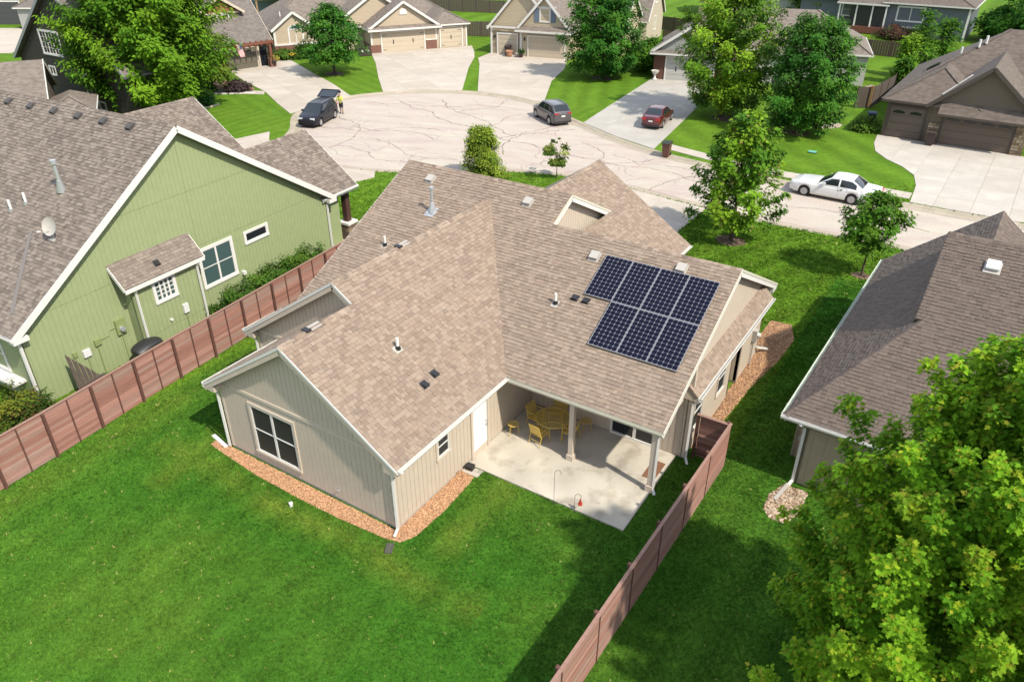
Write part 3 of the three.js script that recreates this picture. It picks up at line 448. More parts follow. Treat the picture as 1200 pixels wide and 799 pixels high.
// ================================================================ the tan house
const TANPAL = [[0.372, 0.2844, 0.218], [0.3248, 0.2422, 0.1826], [0.2658, 0.1931, 0.1437], [0.4074, 0.3136, 0.2415], [0.3543, 0.2597, 0.1909], [0.3779, 0.2925, 0.2298], [0.2775, 0.2106, 0.1626], [0.2303, 0.1697, 0.1296]];
const BROWNPAL = [[0.2587, 0.2093, 0.1725], [0.207, 0.1633, 0.1346], [0.299, 0.2461, 0.2047], [0.1725, 0.1357, 0.1127], [0.2415, 0.1932, 0.161]];
const DARKPAL = [[0.1613, 0.1236, 0.101], [0.1317, 0.1, 0.0834], [0.1855, 0.1408, 0.1132], [0.1478, 0.1112, 0.0912], [0.172, 0.131, 0.1065]];
{
  const he = 2.73, p = 0.662, q = 0.505, wf = 4.18, wr = 5.02, L = 5.75, vr = 3.15, d1 = 7.54, d2 = 6.05, a = 10.04, b = -1.76, W = 5.69, Lx = L + p * wr / q;
  const H = tag(thing('tan_house', '', ''), 'tan board sided house with solar panels and patio corner', 'house');
  const zQ = (u) => he - p * u, zP = (v) => he + q * (v - L), zG = (u) => 5.92 - 0.65 * (u + 3.75);
  const roofG = new Geo();
  const S = (...pts) => { slope(roofG, pts); return pts; };
  const Q1 = S(P(0, 0, he), P(0, vr, he), P(-wf, vr, zQ(-wf)), P(-wf, 0, zQ(-wf))), Q2 = S(P(0, vr, he), P(0, L, he), P(-wr, Lx, zQ(-wr)), P(-wr, vr, zQ(-wr)));
  const FL = S(P(-2 * wf, 0, he), P(-2 * wf, vr + 0.3, he), P(-wf, vr + 0.3, zQ(-wf)), P(-wf, 0, zQ(-wf))), RL = S(P(-2 * wr, vr, he), P(-2 * wr, L, he), P(-wr, Lx, zQ(-wr)), P(-wr, vr, zQ(-wr)));
  const vb = L + p * -b / q;
  const P1 = S(P(0, L, he), P(W, L, he), P(W, L + d2, zP(L + d2)), P(0, L + d2, zP(L + d2))), P2 = S(P(0, L, he), P(0, L + d2, zP(L + d2)), P(b, L + d2, zP(L + d2)), P(b, vb, zP(vb)));
  const P3 = S(P(b, vb, zP(vb)), P(b, L + d1, zP(L + d1)), P(-wr, L + d1, zP(L + d1)), P(-wr, Lx, zP(Lx))), P4 = S(P(-wr, Lx, zP(Lx)), P(-wr, L + d1, zP(L + d1)), P(-a, L + d1, zP(L + d1)), P(-a, L, he));
  const r1 = zP(L + d1), r2 = zP(L + d2);
  S(P(-a, L + d1, r1), P(b, L + d1, r1), P(b, L + 2 * d1, he), P(-a, L + 2 * d1, he)); S(P(b, L + d2, r2), P(W, L + d2, r2), P(W, L + 2 * d2, he), P(b, L + 2 * d2, he));
  const G1 = S(P(-3.75, 14.52, zG(-3.75)), P(-1.76, 17.07, zG(-1.76)), P(-1.76, 19.65, zG(-1.76)), P(-3.75, 19.65, zG(-3.75))), G2 = S(P(-1.76, 14.08, zG(-1.76)), P(1.16, 17.84, zG(1.16)), P(1.16, 19.65, zG(1.16)), P(-1.76, 19.65, zG(-1.76)));
  S(P(-3.75, 14.52, 5.92), P(-8.66, 19.65, 2.73), P(-3.75, 19.65, 5.92));
  const PT = S(P(5.92, 8.05, 2.73), P(5.92, 16.45, 2.73), P(5.42, 16.45, 3.22), P(5.42, 8.05, 3.22));
  const roof = obj('roof', roofG, M.deck, H);
  shingles(roof, [
    { eave: [P(0, 0, he), P(0, L, he)], polys: [Q1, Q2] }, { eave: [P(-2 * wf, 0, he), P(-2 * wf, 3, he)], polys: [FL] }, { eave: [P(-2 * wr, vr, he), P(-2 * wr, L, he)], polys: [RL] },
    { eave: [P(0, L, he), P(W, L, he)], polys: [P1, P2, P3, P4] }, { eave: [P(1.16, 17.84, zG(1.16)), P(1.16, 19.65, zG(1.16))], polys: [G2, G1] }, { eave: [P(5.92, 8.05, 2.73), P(5.92, 16.45, 2.73)], polys: [PT] },
  ], TANPAL, { seed: 11, contrast: 0.52 });
  capRow(roof, P(-wf, -0.02, zQ(-wf)), P(-wf, vr, zQ(-wf)), TANPAL, 21, 0.15, p); capRow(roof, P(-wr, vr - 0.02, zQ(-wr)), P(-wr, Lx - 0.1, zQ(-wr)), TANPAL, 22, 0.15, p);
  capRow(roof, P(-a, L + d1, r1), P(b, L + d1, r1), TANPAL, 23, 0.15, q); capRow(roof, P(b, L + d2, r2), P(W, L + d2, r2), TANPAL, 24, 0.15, q); capRow(roof, P(-3.75, 14.6, 5.92), P(-3.75, 19.65, 5.92), TANPAL, 25, 0.15, 0.65);
  // rake boards (white edge above a broad tan board)
  const rake = (A, B, n, m = M.whiteTrim, m2 = M.tanTrim) => { const o = vmul(vnorm([n[0], 0, -n[1]]), 0.012); board(H, 'rake_trim', vadd(vadd(A, [0, -0.05, 0]), o), vadd(vadd(B, [0, -0.05, 0]), o), 0.03, 0.085, m); const i = vmul(o, -0.6); board(H, 'rake_board', vadd(vadd(A, [0, -0.185, 0]), i), vadd(vadd(B, [0, -0.185, 0]), i), 0.03, 0.18, m2); };
  rake(P(0, 0, he), P(-wf, 0, zQ(-wf)), [0, -1]); rake(P(-2 * wf, 0, he), P(-wf, 0, zQ(-wf)), [0, -1]);
  rake(P(-wf - 0.02, vr, zQ(-wf)), P(-wr, vr, zQ(-wr)), [0, -1]); rake(P(-2 * wr, vr, he), P(-wr, vr, zQ(-wr)), [0, -1]);
  rake(P(W, L, he), P(W, L + d2, r2), [1, 0], M.creamTrim, M.whiteTrim); rake(P(W, L + 2 * d2, he), P(W, L + d2, r2), [1, 0], M.creamTrim, M.whiteTrim);
  rake(P(b, L + d2 + 0.02, r2), P(b, L + d1, r1), [1, 0], M.creamTrim, M.whiteTrim); rake(P(b, 17.0, zP(2 * (L + d1) - 17.0)), P(b, L + d1, r1), [1, 0], M.creamTrim, M.whiteTrim);
  rake(P(-a, L, he), P(-a, L + d1, r1), [-1, 0]);
  // gable eave returns
  for (const [u, v] of [[-2 * wf, 0], [-2 * wr, vr]]) obj('eave_return', new Geo().prism([P(u, v, he - 0.02), P(u + 0.5, v, he - 0.02), P(u + 0.5, v, he - 0.22), P(u, v, he - 0.22)], [0, 0, -0.3]), M.tanTrim, H);
  obj('eave_return', new Geo().prism([P(-0.02, 0, he - 0.03), P(-0.5, 0, he + 0.2), P(-0.5, 0, he - 0.25), P(-0.02, 0, he - 0.25)], [0, 0, -0.27]), M.tanTrim, H);
  obj('eave_return', new Geo().prism([P(W, L + 2 * d2, he - 0.02), P(W, L + 2 * d2 - 0.5, he - 0.02), P(W, L + 2 * d2 - 0.5, he - 0.26), P(W, L + 2 * d2, he - 0.26)], [-0.35, 0, 0]), M.whiteTrim, H);
  // fascia and gutters
  const fas = (A, B) => board(H, 'fascia', vadd(A, [0, -0.12, 0]), vadd(B, [0, -0.12, 0]), 0.035, 0.2, M.tanTrim);
  fas(P(-0.03, 0.02, he), P(-0.03, L, he)); fas(P(-2 * wf + 0.03, 0.02, he), P(-2 * wf + 0.03, vr + 0.3, he)); fas(P(-2 * wr + 0.03, vr, he), P(-2 * wr + 0.03, L, he)); board(H, 'fascia', P(0, L + 0.03, he - 0.09), P(W, L + 0.03, he - 0.09), 0.035, 0.15, M.tanTrim); fas(P(1.13, 17.84, 2.73), P(1.13, 19.65, 2.73)); fas(P(5.89, 8.07, 2.73), P(5.89, 16.4, 2.73));
  gutter(H, P(0, 0.02, he - 0.01), P(0, L, he - 0.01), [1, 0]); gutter(H, P(-2 * wf, 0, he - 0.01), P(-2 * wf, vr + 0.2, he - 0.01), [-1, 0]); gutter(H, P(-2 * wr, vr, he - 0.01), P(-2 * wr, L, he - 0.01), [-1, 0]);
  gutter(H, P(0.1, L, he - 0.01), P(W, L, he - 0.01), [0, -1], M.creamTrim); gutter(H, P(1.16, 17.9, 2.72), P(1.16, 19.65, 2.72), [1, 0]); gutter(H, P(5.92, 8.05, 2.72), P(5.92, 16.45, 2.72), [1, 0]);
  board(H, 'gutter_return', P(-2 * wf - 0.06, -0.01, he - 0.09), P(-2 * wf + 0.02, -0.01, he - 0.09), 0.03, 0.15, M.whiteTrim);
  // walls
  const pit = 0.2, bl = (F, len, top, base, holes, seed) => { wall(H, F, len, top, base, M.tanGroove); boards(H, F, len, top, base, M.tanSiding, pit, holes, seed); };
  const Ff = wallFrame([-2 * wf + 0.42, 0.28], [1, 0], [0, -1]), lenF = 2 * wf - 0.84, tf = (x) => zQ(-wf) - p * Math.abs(x - lenF / 2) - 0.16;
  const topF = [[0, tf(0)], [lenF / 2, tf(lenF / 2)], [lenF, tf(lenF)]];
  bl(Ff, lenF, topF, 0.12, [holeOf(1.46, 3.42, 0.53, 2.40), [0, lenF, 2.74, 2.86]], 31);
  win(H, Ff, 1.46, 3.42, 0.53, 2.40, { cols: 2, rows: 2 });
  obj('band_board', new Geo().prism([Ff.at(0.62, 2.74, 0), Ff.at(lenF - 0.62, 2.74, 0), Ff.at(lenF - 0.62, 2.86, 0), Ff.at(0.62, 2.86, 0)], [0, 0, 0.03]), M.tanTrim, H);
  for (const [x0, x1] of [[0, 0.1], [lenF - 0.1, lenF]]) obj('corner_board', new Geo().prism([Ff.at(x0, 0.1, 0.001), Ff.at(x1, 0.1, 0.001), Ff.at(x1, 2.6, 0.001), Ff.at(x0, 2.6, 0.001)], [0, 0, 0.018]), M.tanTrim, H);
  const Fq = wallFrame([-0.42, 0.28], [0, 1], [1, 0]), lenQ = 7.92;
  bl(Fq, lenQ, [[0, 2.56], [lenQ, 2.56]], 0.12, [holeOf(2.10, 2.68, 1.36, 2.16, 0.09), [3.90, 4.92, 0, 2.2]], 32);
  win(H, Fq, 2.10, 2.68, 1.36, 2.16, { rows: 2, trim: 0.09 });
  obj('corner_board', new Geo().prism([Fq.at(0.0, 0.1, 0.001), Fq.at(0.1, 0.1, 0.001), Fq.at(0.1, 2.55, 0.001), Fq.at(0, 2.55, 0.001)], [0.018, 0, 0]), M.tanTrim, H);
  { // storm door: white slab in a tan casing
    const D = new Geo(); const b = (T, x0, x1, h0, h1, o0, o1) => T.prism([Fq.at(x0, h0, o0), Fq.at(x1, h0, o0), Fq.at(x1, h1, o0), Fq.at(x0, h1, o0)], [o1 - o0, 0, 0]);
    b(D, 3.98, 4.84, 0.30, 2.10, -0.01, 0.02); const door = obj('door', D, M.whiteDoor, H);
    const C = new Geo(); b(C, 3.88, 3.98, 0.07, 2.2, -0.01, 0.06); b(C, 4.84, 4.94, 0.07, 2.2, -0.01, 0.06); b(C, 3.88, 4.94, 2.1, 2.22, -0.01, 0.065); b(C, 3.98, 4.84, 0.07, 0.30, -0.012, 0.012); obj('door_casing', C, M.tanTrim, door);
    const Gl = new Geo(); b(Gl, 4.08, 4.74, 0.42, 1.98, 0.02, 0.026); obj('door_glass', Gl, mat('frosted', [0.86, 0.87, 0.88], 0.25), door);
    const K = new Geo(); b(K, 4.75, 4.79, 1.02, 1.10, 0.02, 0.075); b(K, 4.755, 4.785, 1.18, 1.24, 0.02, 0.05); obj('handle', K, M.galvanised, door);
  }
  const Fp = wallFrame([-0.42, 8.2], [1, 0], [0, -1]), zp = zP(8.2) - 0.2;
  bl(Fp, 6.12, [[0, zp], [6.12, zp]], 0.08, [[3.3, 5.16, 0, 2.16]], 33);
  { // sliding glass door
    const G = new Geo(), b = (T, x0, x1, h0, h1, o0, o1) => T.prism([Fp.at(x0, h0, o0), Fp.at(x1, h0, o0), Fp.at(x1, h1, o0), Fp.at(x0, h1, o0)], [0, 0, o1 - o0]);
    b(G, 3.3, 5.16, 0.06, 0.14, -0.02, 0.06); b(G, 3.3, 5.16, 2.06, 2.16, -0.02, 0.05); b(G, 3.3, 3.38, 0.14, 2.06, -0.02, 0.05); b(G, 5.08, 5.16, 0.14, 2.06, -0.02, 0.05); b(G, 4.18, 4.28, 0.14, 2.06, -0.02, 0.04);
    const sd = obj('sliding_door', G, M.whiteTrim, H); for (const [x0, x1, o, m] of [[3.38, 4.18, 0.0, M.glassDark], [4.28, 5.08, 0.012, M.screen]]) { const g = new Geo(); b(g, x0, x1, 0.14, 2.06, o - 0.01, o); obj('pane', g, m, sd); }
  }
  // right end: gable wall, porch triangle, lower walls with a recess
  const Fg = wallFrame([5.44, L + 0.1], [0, 1], [1, 0]), lenG = 2 * d2 - 0.2, tg = (x) => r2 - q * Math.abs(x - (d2 - 0.1)) - 0.16; const tgs = [[0, tg(0)], [d2 - 0.1, tg(d2 - 0.1)], [lenG, tg(lenG)]];
  wall(H, Fg, lenG, tgs, 2.42, M.tanGroove); boards(H, Fg, lenG, tgs, 2.42, M.tanSiding, pit, [], 34);
  const Fs = wallFrame([5.70, 8.2], [0, 1], [1, 0]); bl(Fs, 4.35, [[0, 2.6], [4.35, 2.6]], 0.12, [holeOf(0.35, 1.15, 1.02, 2.35, 0.07), holeOf(2.75, 3.55, 1.02, 2.35, 0.07)], 35);
  win(H, Fs, 0.35, 1.15, 1.02, 2.35, { trim: 0.07 }); win(H, Fs, 2.75, 3.55, 1.02, 2.35, { trim: 0.07 });
  const Fr = wallFrame([5.2, 12.5], [0, 1], [1, 0]); bl(Fr, 1.3, [[0, 2.6], [1.3, 2.6]], 0.12, [], 36);
  wall(H, wallFrame([5.2, 13.72], [1, 0], [0, -1]), 0.5, [[0, 2.6], [0.5, 2.6]], 0.1, M.tanSiding, 0.1, 0); wall(H, wallFrame([5.7, 12.55], [-1, 0], [0, 1]), 0.5, [[0, 2.6], [0.5, 2.6]], 0.1, M.tanSiding, 0.1, 0);
  const Ft = wallFrame([5.68, 13.72], [0, 1], [1, 0]); bl(Ft, 2.6, [[0, 2.6], [2.6, 2.6]], 0.12, [], 37);
  wall(H, wallFrame([5.68, 16.3], [-1, 0], [0, 1]), 14, [[0, 2.6], [14, 2.6]], 0.1, M.tanSiding, 0.1, 0);
  obj('end_board', new Geo().prism([P(5.40, 8.06, 3.2), P(5.92, 8.06, 2.7), P(5.92, 8.06, 2.56), P(5.40, 8.06, 2.56)], [0, 0, -0.06]), M.tanTrim, H);
  obj('corner_board', new Geo().box(5.6, 5.715, 8.17, 8.215, 0.1, 2.6), M.tanTrim, H);
  // rear wing gable and the little gable over the garage
  const Fw = wallFrame([-2 * wr + 0.42, vr + 0.28], [1, 0], [0, -1]), lenW = 2 * wr - 1.2, tw = (x) => zQ(-wr) - p * Math.abs(x - (wr - 0.42)) - 0.16; const tws = [[0, tw(0)], [wr - 0.42, tw(wr - 0.42)], [lenW, tw(lenW)]];
  bl(Fw, lenW, tws, 0.12, [[0.2, 2.6, 2.70, 2.82]], 38);
  obj('band_board', new Geo().prism([Fw.at(0.2, 2.70, 0), Fw.at(2.6, 2.70, 0), Fw.at(2.6, 2.82, 0), Fw.at(0.2, 2.82, 0)], [0, 0, 0.03]), M.tanTrim, H);
  const Fb = wallFrame([b - 0.28, L + d2 - 0.4], [0, 1], [1, 0]), tb = (x) => r1 - q * Math.abs(x - (d1 - d2 + 0.4)) - 0.16, lb = 5.6, tbs = [[0, tb(0)], [d1 - d2 + 0.4, tb(d1 - d2 + 0.4)], [lb, tb(lb)]];
  wall(H, Fb, lb, tbs, 3.9, M.tanGroove); boards(H, Fb, lb, tbs, 3.9, M.tanSiding, 0.2, [], 39);
  obj('soffit', new Geo().prism([P(b, L + d2, r2 - 0.16), P(b, L + d1, r1 - 0.16), P(b - 0.28, L + d1, r1 - 0.16), P(b - 0.28, L + d2, r2 - 0.16)], [0, -0.02, 0]), M.soffit, H);
  // unseen outer walls close the volume
  wall(H, wallFrame([-2 * wf + 0.42, 3.4], [0, -1], [-1, 0]), 3.12, [[0, 2.6], [3.12, 2.6]], 0.1, M.tanSiding, 0.1, 0); wall(H, wallFrame([-2 * wr + 0.42, 20.4], [0, -1], [-1, 0]), 17, [[0, 2.6], [17, 2.6]], 0.1, M.tanSiding, 0.1, 0);
  wall(H, wallFrame([0.75, 19.3], [-1, 0], [0, 1]), 9, [[0, 2.7], [4.5, 5.6], [9, 2.7]], 0.1, M.tanSiding, 0.1, 0); wall(H, wallFrame([0.75, 16], [0, 1], [1, 0]), 3.3, [[0, 2.6], [3.3, 2.6]], 0.1, M.tanSiding, 0.1, 0);
  // porch: ceiling, beam, two posts on plinths
  obj('porch_ceiling', new Geo().box(-0.40, 5.40, 5.80, 8.18, 2.555, 2.585), M.soffit, H);
  obj('porch_beam', new Geo().box(-0.40, 5.46, 5.96, 6.12, 2.46, 2.555), M.tanTrim, H);
  for (const [u, v] of [[2.44, 6.04], [5.36, 6.05]]) { const po = obj('porch_post', new Geo().box(u - 0.085, u + 0.085, v - 0.085, v + 0.085, 0.06, 2.46), M.tanTrim, H); obj('plinth', new Geo().box(u - 0.125, u + 0.125, v - 0.125, v + 0.125, 0.06, 0.30), M.tanTrim, po); }
  obj('foundation', new Geo().box(-2 * wf + 0.44, -0.44, 0.31, 3.3, -0.05, 0.13).box(-2 * wr + 0.46, -0.44, 3.46, 8.2, -0.05, 0.13).box(-2 * wr + 0.46, 5.66, 8.24, 12.5, -0.05, 0.13).box(-2 * wr + 0.46, 5.18, 12.5, 13.8, -0.05, 0.13).box(-8, 5.64, 13.74, 16.2, -0.05, 0.13), M.concreteGrey, H);
  // downspouts
  downspout(H, [P(0.06, 0.16, 2.6), P(-0.36, 0.2, 2.35), P(-0.36, 0.2, 0.16), P(-0.30, -0.02, 0.08)]); downspout(H, [P(-2 * wf - 0.05, 0.18, 2.6), P(-2 * wf + 0.36, 0.2, 2.35), P(-2 * wf + 0.36, 0.2, 0.12)]);
  downspout(H, [P(-2 * wr - 0.05, vr + 0.16, 2.6), P(-2 * wr + 0.36, vr + 0.2, 2.35), P(-2 * wr + 0.36, vr + 0.2, 0.1)]);
  downspout(H, [P(5.98, 8.1, 2.6), P(5.78, 8.12, 2.4), P(5.78, 8.12, 0.16), P(5.9, 7.95, 0.06)]); downspout(H, [P(5.50, 5.86, 2.62), P(5.49, 5.99, 2.4), P(5.49, 5.99, 0.2), P(5.58, 5.90, 0.1)]);
  for (const u of [-2 * wf + 0.05]) { const t = obj('drain_tray', new Geo().bar(P(u + 0.2, 0.12, 0.05), P(u - 0.75, 0.32, 0.03), 0.14, 0.05), M.whiteTrim, H); }
  // wall fittings on the side wall
  const fit = obj('meter_box', new Geo().box(5.68, 5.86, 15.1, 15.4, 1.25, 1.75).tube([P(5.75, 15.25, 1.25), P(5.75, 15.25, 0.1)], 0.03), M.ventGrey, H); obj('meter', new Geo().tube([P(5.86, 15.25, 1.55), P(5.97, 15.25, 1.55)], 0.09, 12), M.whiteMetal, fit);
  obj('drain_tray', new Geo().bar(P(5.72, 16.1, 0.5), P(6.0, 16.9, 0.10), 0.09, 0.07), M.whiteTrim, H);
  obj('hose_tap', new Geo().tube([Ff.at(5.15, 0.5, 0), Ff.at(5.15, 0.5, 0.09)], 0.02).tube([Ff.at(5.08, 0.52, 0.09), Ff.at(5.24, 0.55, 0.09)], 0.014), M.galvanised, H);

  // ---- things on the roof, each its own
  const roofPt = (u, v) => [u, v, zP(v)], qPt = (u, v) => [u, v, zQ(u)];
  const NP = vnorm([0, 1, q]), NQ = vnorm([p, 1, 0]);
  const onRoof = (o, [u, v, h]) => { o.position.set(u, h, -v); return o; };
  const boxVent = (pt, label) => { const t = thing('roof_vent', label, 'vent', 0, 0, 0, 'box vents along the tan ridge'); onRoof(t, pt); t.rotation.x = Math.atan(q); obj('flange', new Geo().box(-0.2, 0.2, -0.24, 0.2, 0.016, 0.03), M.ventGrey, t); const c = new Geo(); c.prism([P(-0.165, -0.18, 0.06), P(0.165, -0.18, 0.06), P(0.165, 0.16, 0.06), P(-0.165, 0.16, 0.06)], [0, 0.1, 0]); obj('hood', c, M.ventGrey, t); obj('throat', new Geo().box(-0.13, 0.13, -0.13, 0.13, 0.03, 0.06), M.blackPlastic, t); };
  boxVent(roofPt(-8.25, 12.55), 'grey box vent beside the tall metal flue on tan ridge'); boxVent(roofPt(-3.3, 12.5), 'grey box vent near the small garage gable on tan ridge'); boxVent(roofPt(0.55, 10.9), 'grey box vent up-slope left of the solar panels'); boxVent(roofPt(3.75, 11.25), 'grey box vent touching the solar panels top edge');
  { const t = thing('flue_pipe', 'tall shiny metal flue with a cap on tan roof', 'flue'); onRoof(t, roofPt(-7.1, 11.1)); obj('boot', new Geo().add(new THREE.CylinderGeometry(0.085, 0.17, 0.42, 16), new THREE.Matrix4().makeTranslation(0, 0.18, 0)), M.galvanised, t); obj('pipe', new Geo().tube([P(0, 0, 0.3), P(0, 0, 0.98)], 0.06, 16), M.galvanised, t); obj('cap', new Geo().add(new THREE.CylinderGeometry(0.095, 0.095, 0.1, 16), new THREE.Matrix4().makeTranslation(0, 1.0, 0)), M.galvanised, t); const f = obj('flashing', new Geo().box(-0.26, 0.2, -0.3, 0.24, 0.012, 0.024), M.galvanised, t); f.rotation.x = Math.atan(q); }
  const stack = (pt, label, rot) => { const t = thing('vent_pipe', label, 'vent', 0, 0, 0, 'white plumbing vents on tan roof'); onRoof(t, pt); obj('pipe', new Geo().tube([P(0, 0, -0.05), P(0, 0, 0.40)], 0.05, 12), M.pvc, t); obj('collar', new Geo().tube([P(0, 0, 0.0), P(0, 0, 0.12)], [0.11, 0.06], 12), M.blackPlastic, t); const f = obj('flashing', new Geo().box(-0.13, 0.13, -0.18, 0.13, 0.012, 0.022), M.ventGrey, t); if (rot === 'q') { f.rotation.z = -Math.atan(p); } else f.rotation.x = Math.atan(q); };
  stack(roofPt(-8.05, 9.1), 'white vent pipe near the left rake of the tan roof'); stack(roofPt(0.15, 8.75), 'white vent pipe beside the roof valley and two black vents'); stack(qPt(-2.45, 3.2), 'white vent pipe alone on the wing slope', 'q');
  const cap = (pt, label, rot) => { const t = thing('exhaust_vent', label, 'vent', 0, 0, 0, 'small black exhaust vents'); onRoof(t, pt); if (rot === 'q') t.rotation.z = -Math.atan(p); else t.rotation.x = Math.atan(q); t.updateMatrixWorld(); const g = new Geo(), n = rot === 'q'; obj('flange', new Geo().box(-0.14, 0.14, -0.14, 0.14, 0.014, 0.024), M.blackPlastic, t); if (n) g.prism([P(0.11, -0.1, 0.02), P(0.11, -0.1, 0.13), P(-0.11, -0.1, 0.02)], [0, 0, -0.2]); else g.prism([P(-0.1, -0.11, 0.02), P(-0.1, -0.11, 0.13), P(-0.1, 0.11, 0.02)], [0.2, 0, 0]); obj('hood', g, M.blackPlastic, t); };
  cap(roofPt(0.72, 9.15), 'black exhaust vent nearer the white pipe on tan slope'); cap(roofPt(1.15, 9.15), 'black exhaust vent nearer the solar panels'); cap(qPt(-1.32, 3.55), 'black exhaust vent on wing slope, farther from the gable', 'q'); cap(qPt(-1.25, 2.95), 'black exhaust vent on wing slope, nearer the gable', 'q');
  for (const [u, v, z, label] of [[-wf, 1.25, zQ(-wf), 'pale loose cap strip on the front wing ridge'], [-wr, 6.6, zQ(-wr), 'pale loose cap strip on the long wing ridge']]) { const t = thing('ridge_strip', label, 'flashing', u, v, 0, 'pale strips on the wing ridges', z); obj('strip', new Geo().bar(P(-0.1, 0, -0.02), P(-0.1, 0.5, -0.02), 0.14, 0.02).bar(P(0.08, 0, -0.02), P(0.08, 0.42, -0.02), 0.1, 0.02), M.ventGrey, t); obj('foot', new Geo().bar(P(0.0, -0.2, 0.02), P(0.0, -0.02, 0.02), 0.26, 0.05), M.blackPlastic, t); }

  // ---- solar panels: 4 above, 3 below, cells 6 x 11
  const pw = 1.056, gap = 0.012, ph = 1.89, up = 0.98, s0 = 2.131, cells = new Geo();
  const panel = (k, row, label) => {
    const t = thing('solar_panel', label, 'solar panel', 0, 0, 0, 'solar panels on the patio slope'); const s = s0 + row * (ph + gap), kk = Math.hypot(1, q), v = L + s / kk, h = he + q * s / kk;
    t.position.set(up + k * (pw + gap), h + 0.1 / kk, -(v - 0.1 * q / kk)); t.rotation.x = Math.atan(q); t.updateMatrixWorld();
    const fr = new Geo(), w = 0.009; fr.box(0, pw, 0, w, -0.035, 0.006).box(0, pw, ph - w, ph, -0.035, 0.006).box(0, w, w, ph - w, -0.035, 0.006).box(pw - w, pw, w, ph - w, -0.035, 0.006); obj('frame', fr, M.aluminium, t);
    obj('backsheet', new Geo().box(w, pw - w, w, ph - w, -0.03, -0.002), M.panelBack, t);
    const cw = (pw - 2 * w - 0.02) / 6, ch = (ph - 2 * w - 0.03) / 11, x0 = w + 0.01, y0 = w + 0.015, e = 0.0038, c = 0.024;
    for (let i = 0; i < 6; i++) for (let j = 0; j < 11; j++) { const a0 = x0 + i * cw + e, a1 = x0 + (i + 1) * cw - e, b0 = y0 + j * ch + e, b1 = y0 + (j + 1) * ch - e; obj('cell', cellGeo(a1 - a0, b1 - b0, c), M.panelCell, t).position.set(a0, 0.0005, -b0); }
    obj('rail', new Geo().box(-0.01, pw + 0.01, 0.4, 0.44, -0.085, -0.04).box(-0.01, pw + 0.01, 1.45, 1.49, -0.085, -0.04), M.aluminium, t);
  };
  let cg = null; function cellGeo(w, d, c) { if (!cg) { const G = new Geo(); G.fan([P(c, 0, 0.001), P(w - c, 0, 0.001), P(w, c, 0.001), P(w, d - c, 0.001), P(w - c, d, 0.001), P(c, d, 0.001), P(0, d - c, 0.001), P(0, c, 0.001)].map((z) => z)); cg = G.geo(); } return cg; }
  const colName = ['first from the roof vents', 'second from the roof vents', 'third from the roof vents', 'beside the gable end'];
  for (let k = 0; k < 4; k++) panel(k, 1, `dark solar panel in the upper row, ${colName[k]}`);
  for (let k = 1; k < 4; k++) panel(k, 0, `dark solar panel in the lower row of three, ${['', 'at its stepped end', 'in the middle', 'beside the gable end'][k]}`);
}

// ================================================================ planting beds
const BEDS = {
  wing: [[-8.75, 0.3], [-8.73, -0.06], [-7.93, -0.16], [-6.06, -0.33], [-4.03, -0.36], [-2.2, -0.33], [-0.53, -0.2], [-0.03, -0.08], [0.2, 0.38], [0.27, 1.67], [0.19, 3.2], [0.05, 3.9], [-0.46, 3.93], [-0.46, 0.24], [-7.9, 0.24]],
  side: [[5.62, 8.9], [6.2, 9.2], [6.14, 11.22], [6.29, 13.79], [6.65, 16.28], [6.75, 18.38], [6.3, 19.7], [5.4, 19.6], [5.3, 16.5], [5.6, 16.2]],
  craft: [[-49.2, 37.4], [-52, 35.4], [-55.5, 33.6], [-57.5, 35], [-57, 39.8], [-54.5, 40.3], [-51.3, 39.1]],
};
const ellipse = (u, v, a, b, n = 18, s = 0) => Array.from({ length: n }, (_, k) => { const t = k / n * 2 * Math.PI, j = 1 + 0.16 * (hash2(k, s, 91) - 0.5); return [u + Math.cos(t) * a * j, v + Math.sin(t) * b * j]; });
const RINGS = [ellipse(0.82, 27.5, 0.85, 0.75, 18, 1), ellipse(7.9, 26.7, 0.5, 0.42, 16, 2), ellipse(-1.9, 51.6, 0.95, 0.8, 18, 3), ellipse(-24.4, 61.6, 1.2, 1.0, 18, 4), ellipse(-49.3, 48.2, 1.1, 0.9, 18, 5), ellipse(-8.3, 52.8, 1.2, 1, 18, 6)];
const STONEBED = [[8.75, 7.25], [8.7, 8.0], [9.0, 8.75], [9.75, 8.75], [9.75, 7.4], [9.45, 6.95], [9.0, 6.95]], ROCKBED = [[-1.6, 54.0], [-0.4, 54.1], [0.5, 54.8], [0.7, 56.2], [0.1, 56.4], [-0.6, 55.4], [-1.5, 54.8]];
function sheet(name, label, category, poly, m, h) { const g = new THREE.ShapeGeometry(new THREE.Shape(poly.map(([u, v]) => new THREE.Vector2(u, v)))), G = new Geo(), ix = g.index.array, p = g.attributes.position; for (let t = 0; t < ix.length; t += 3) G.tri(...[0, 1, 2].map((z) => P(p.getX(ix[t + z]), p.getY(ix[t + z]), h))); return tag(structure(obj(name, G, m)), label, category); }
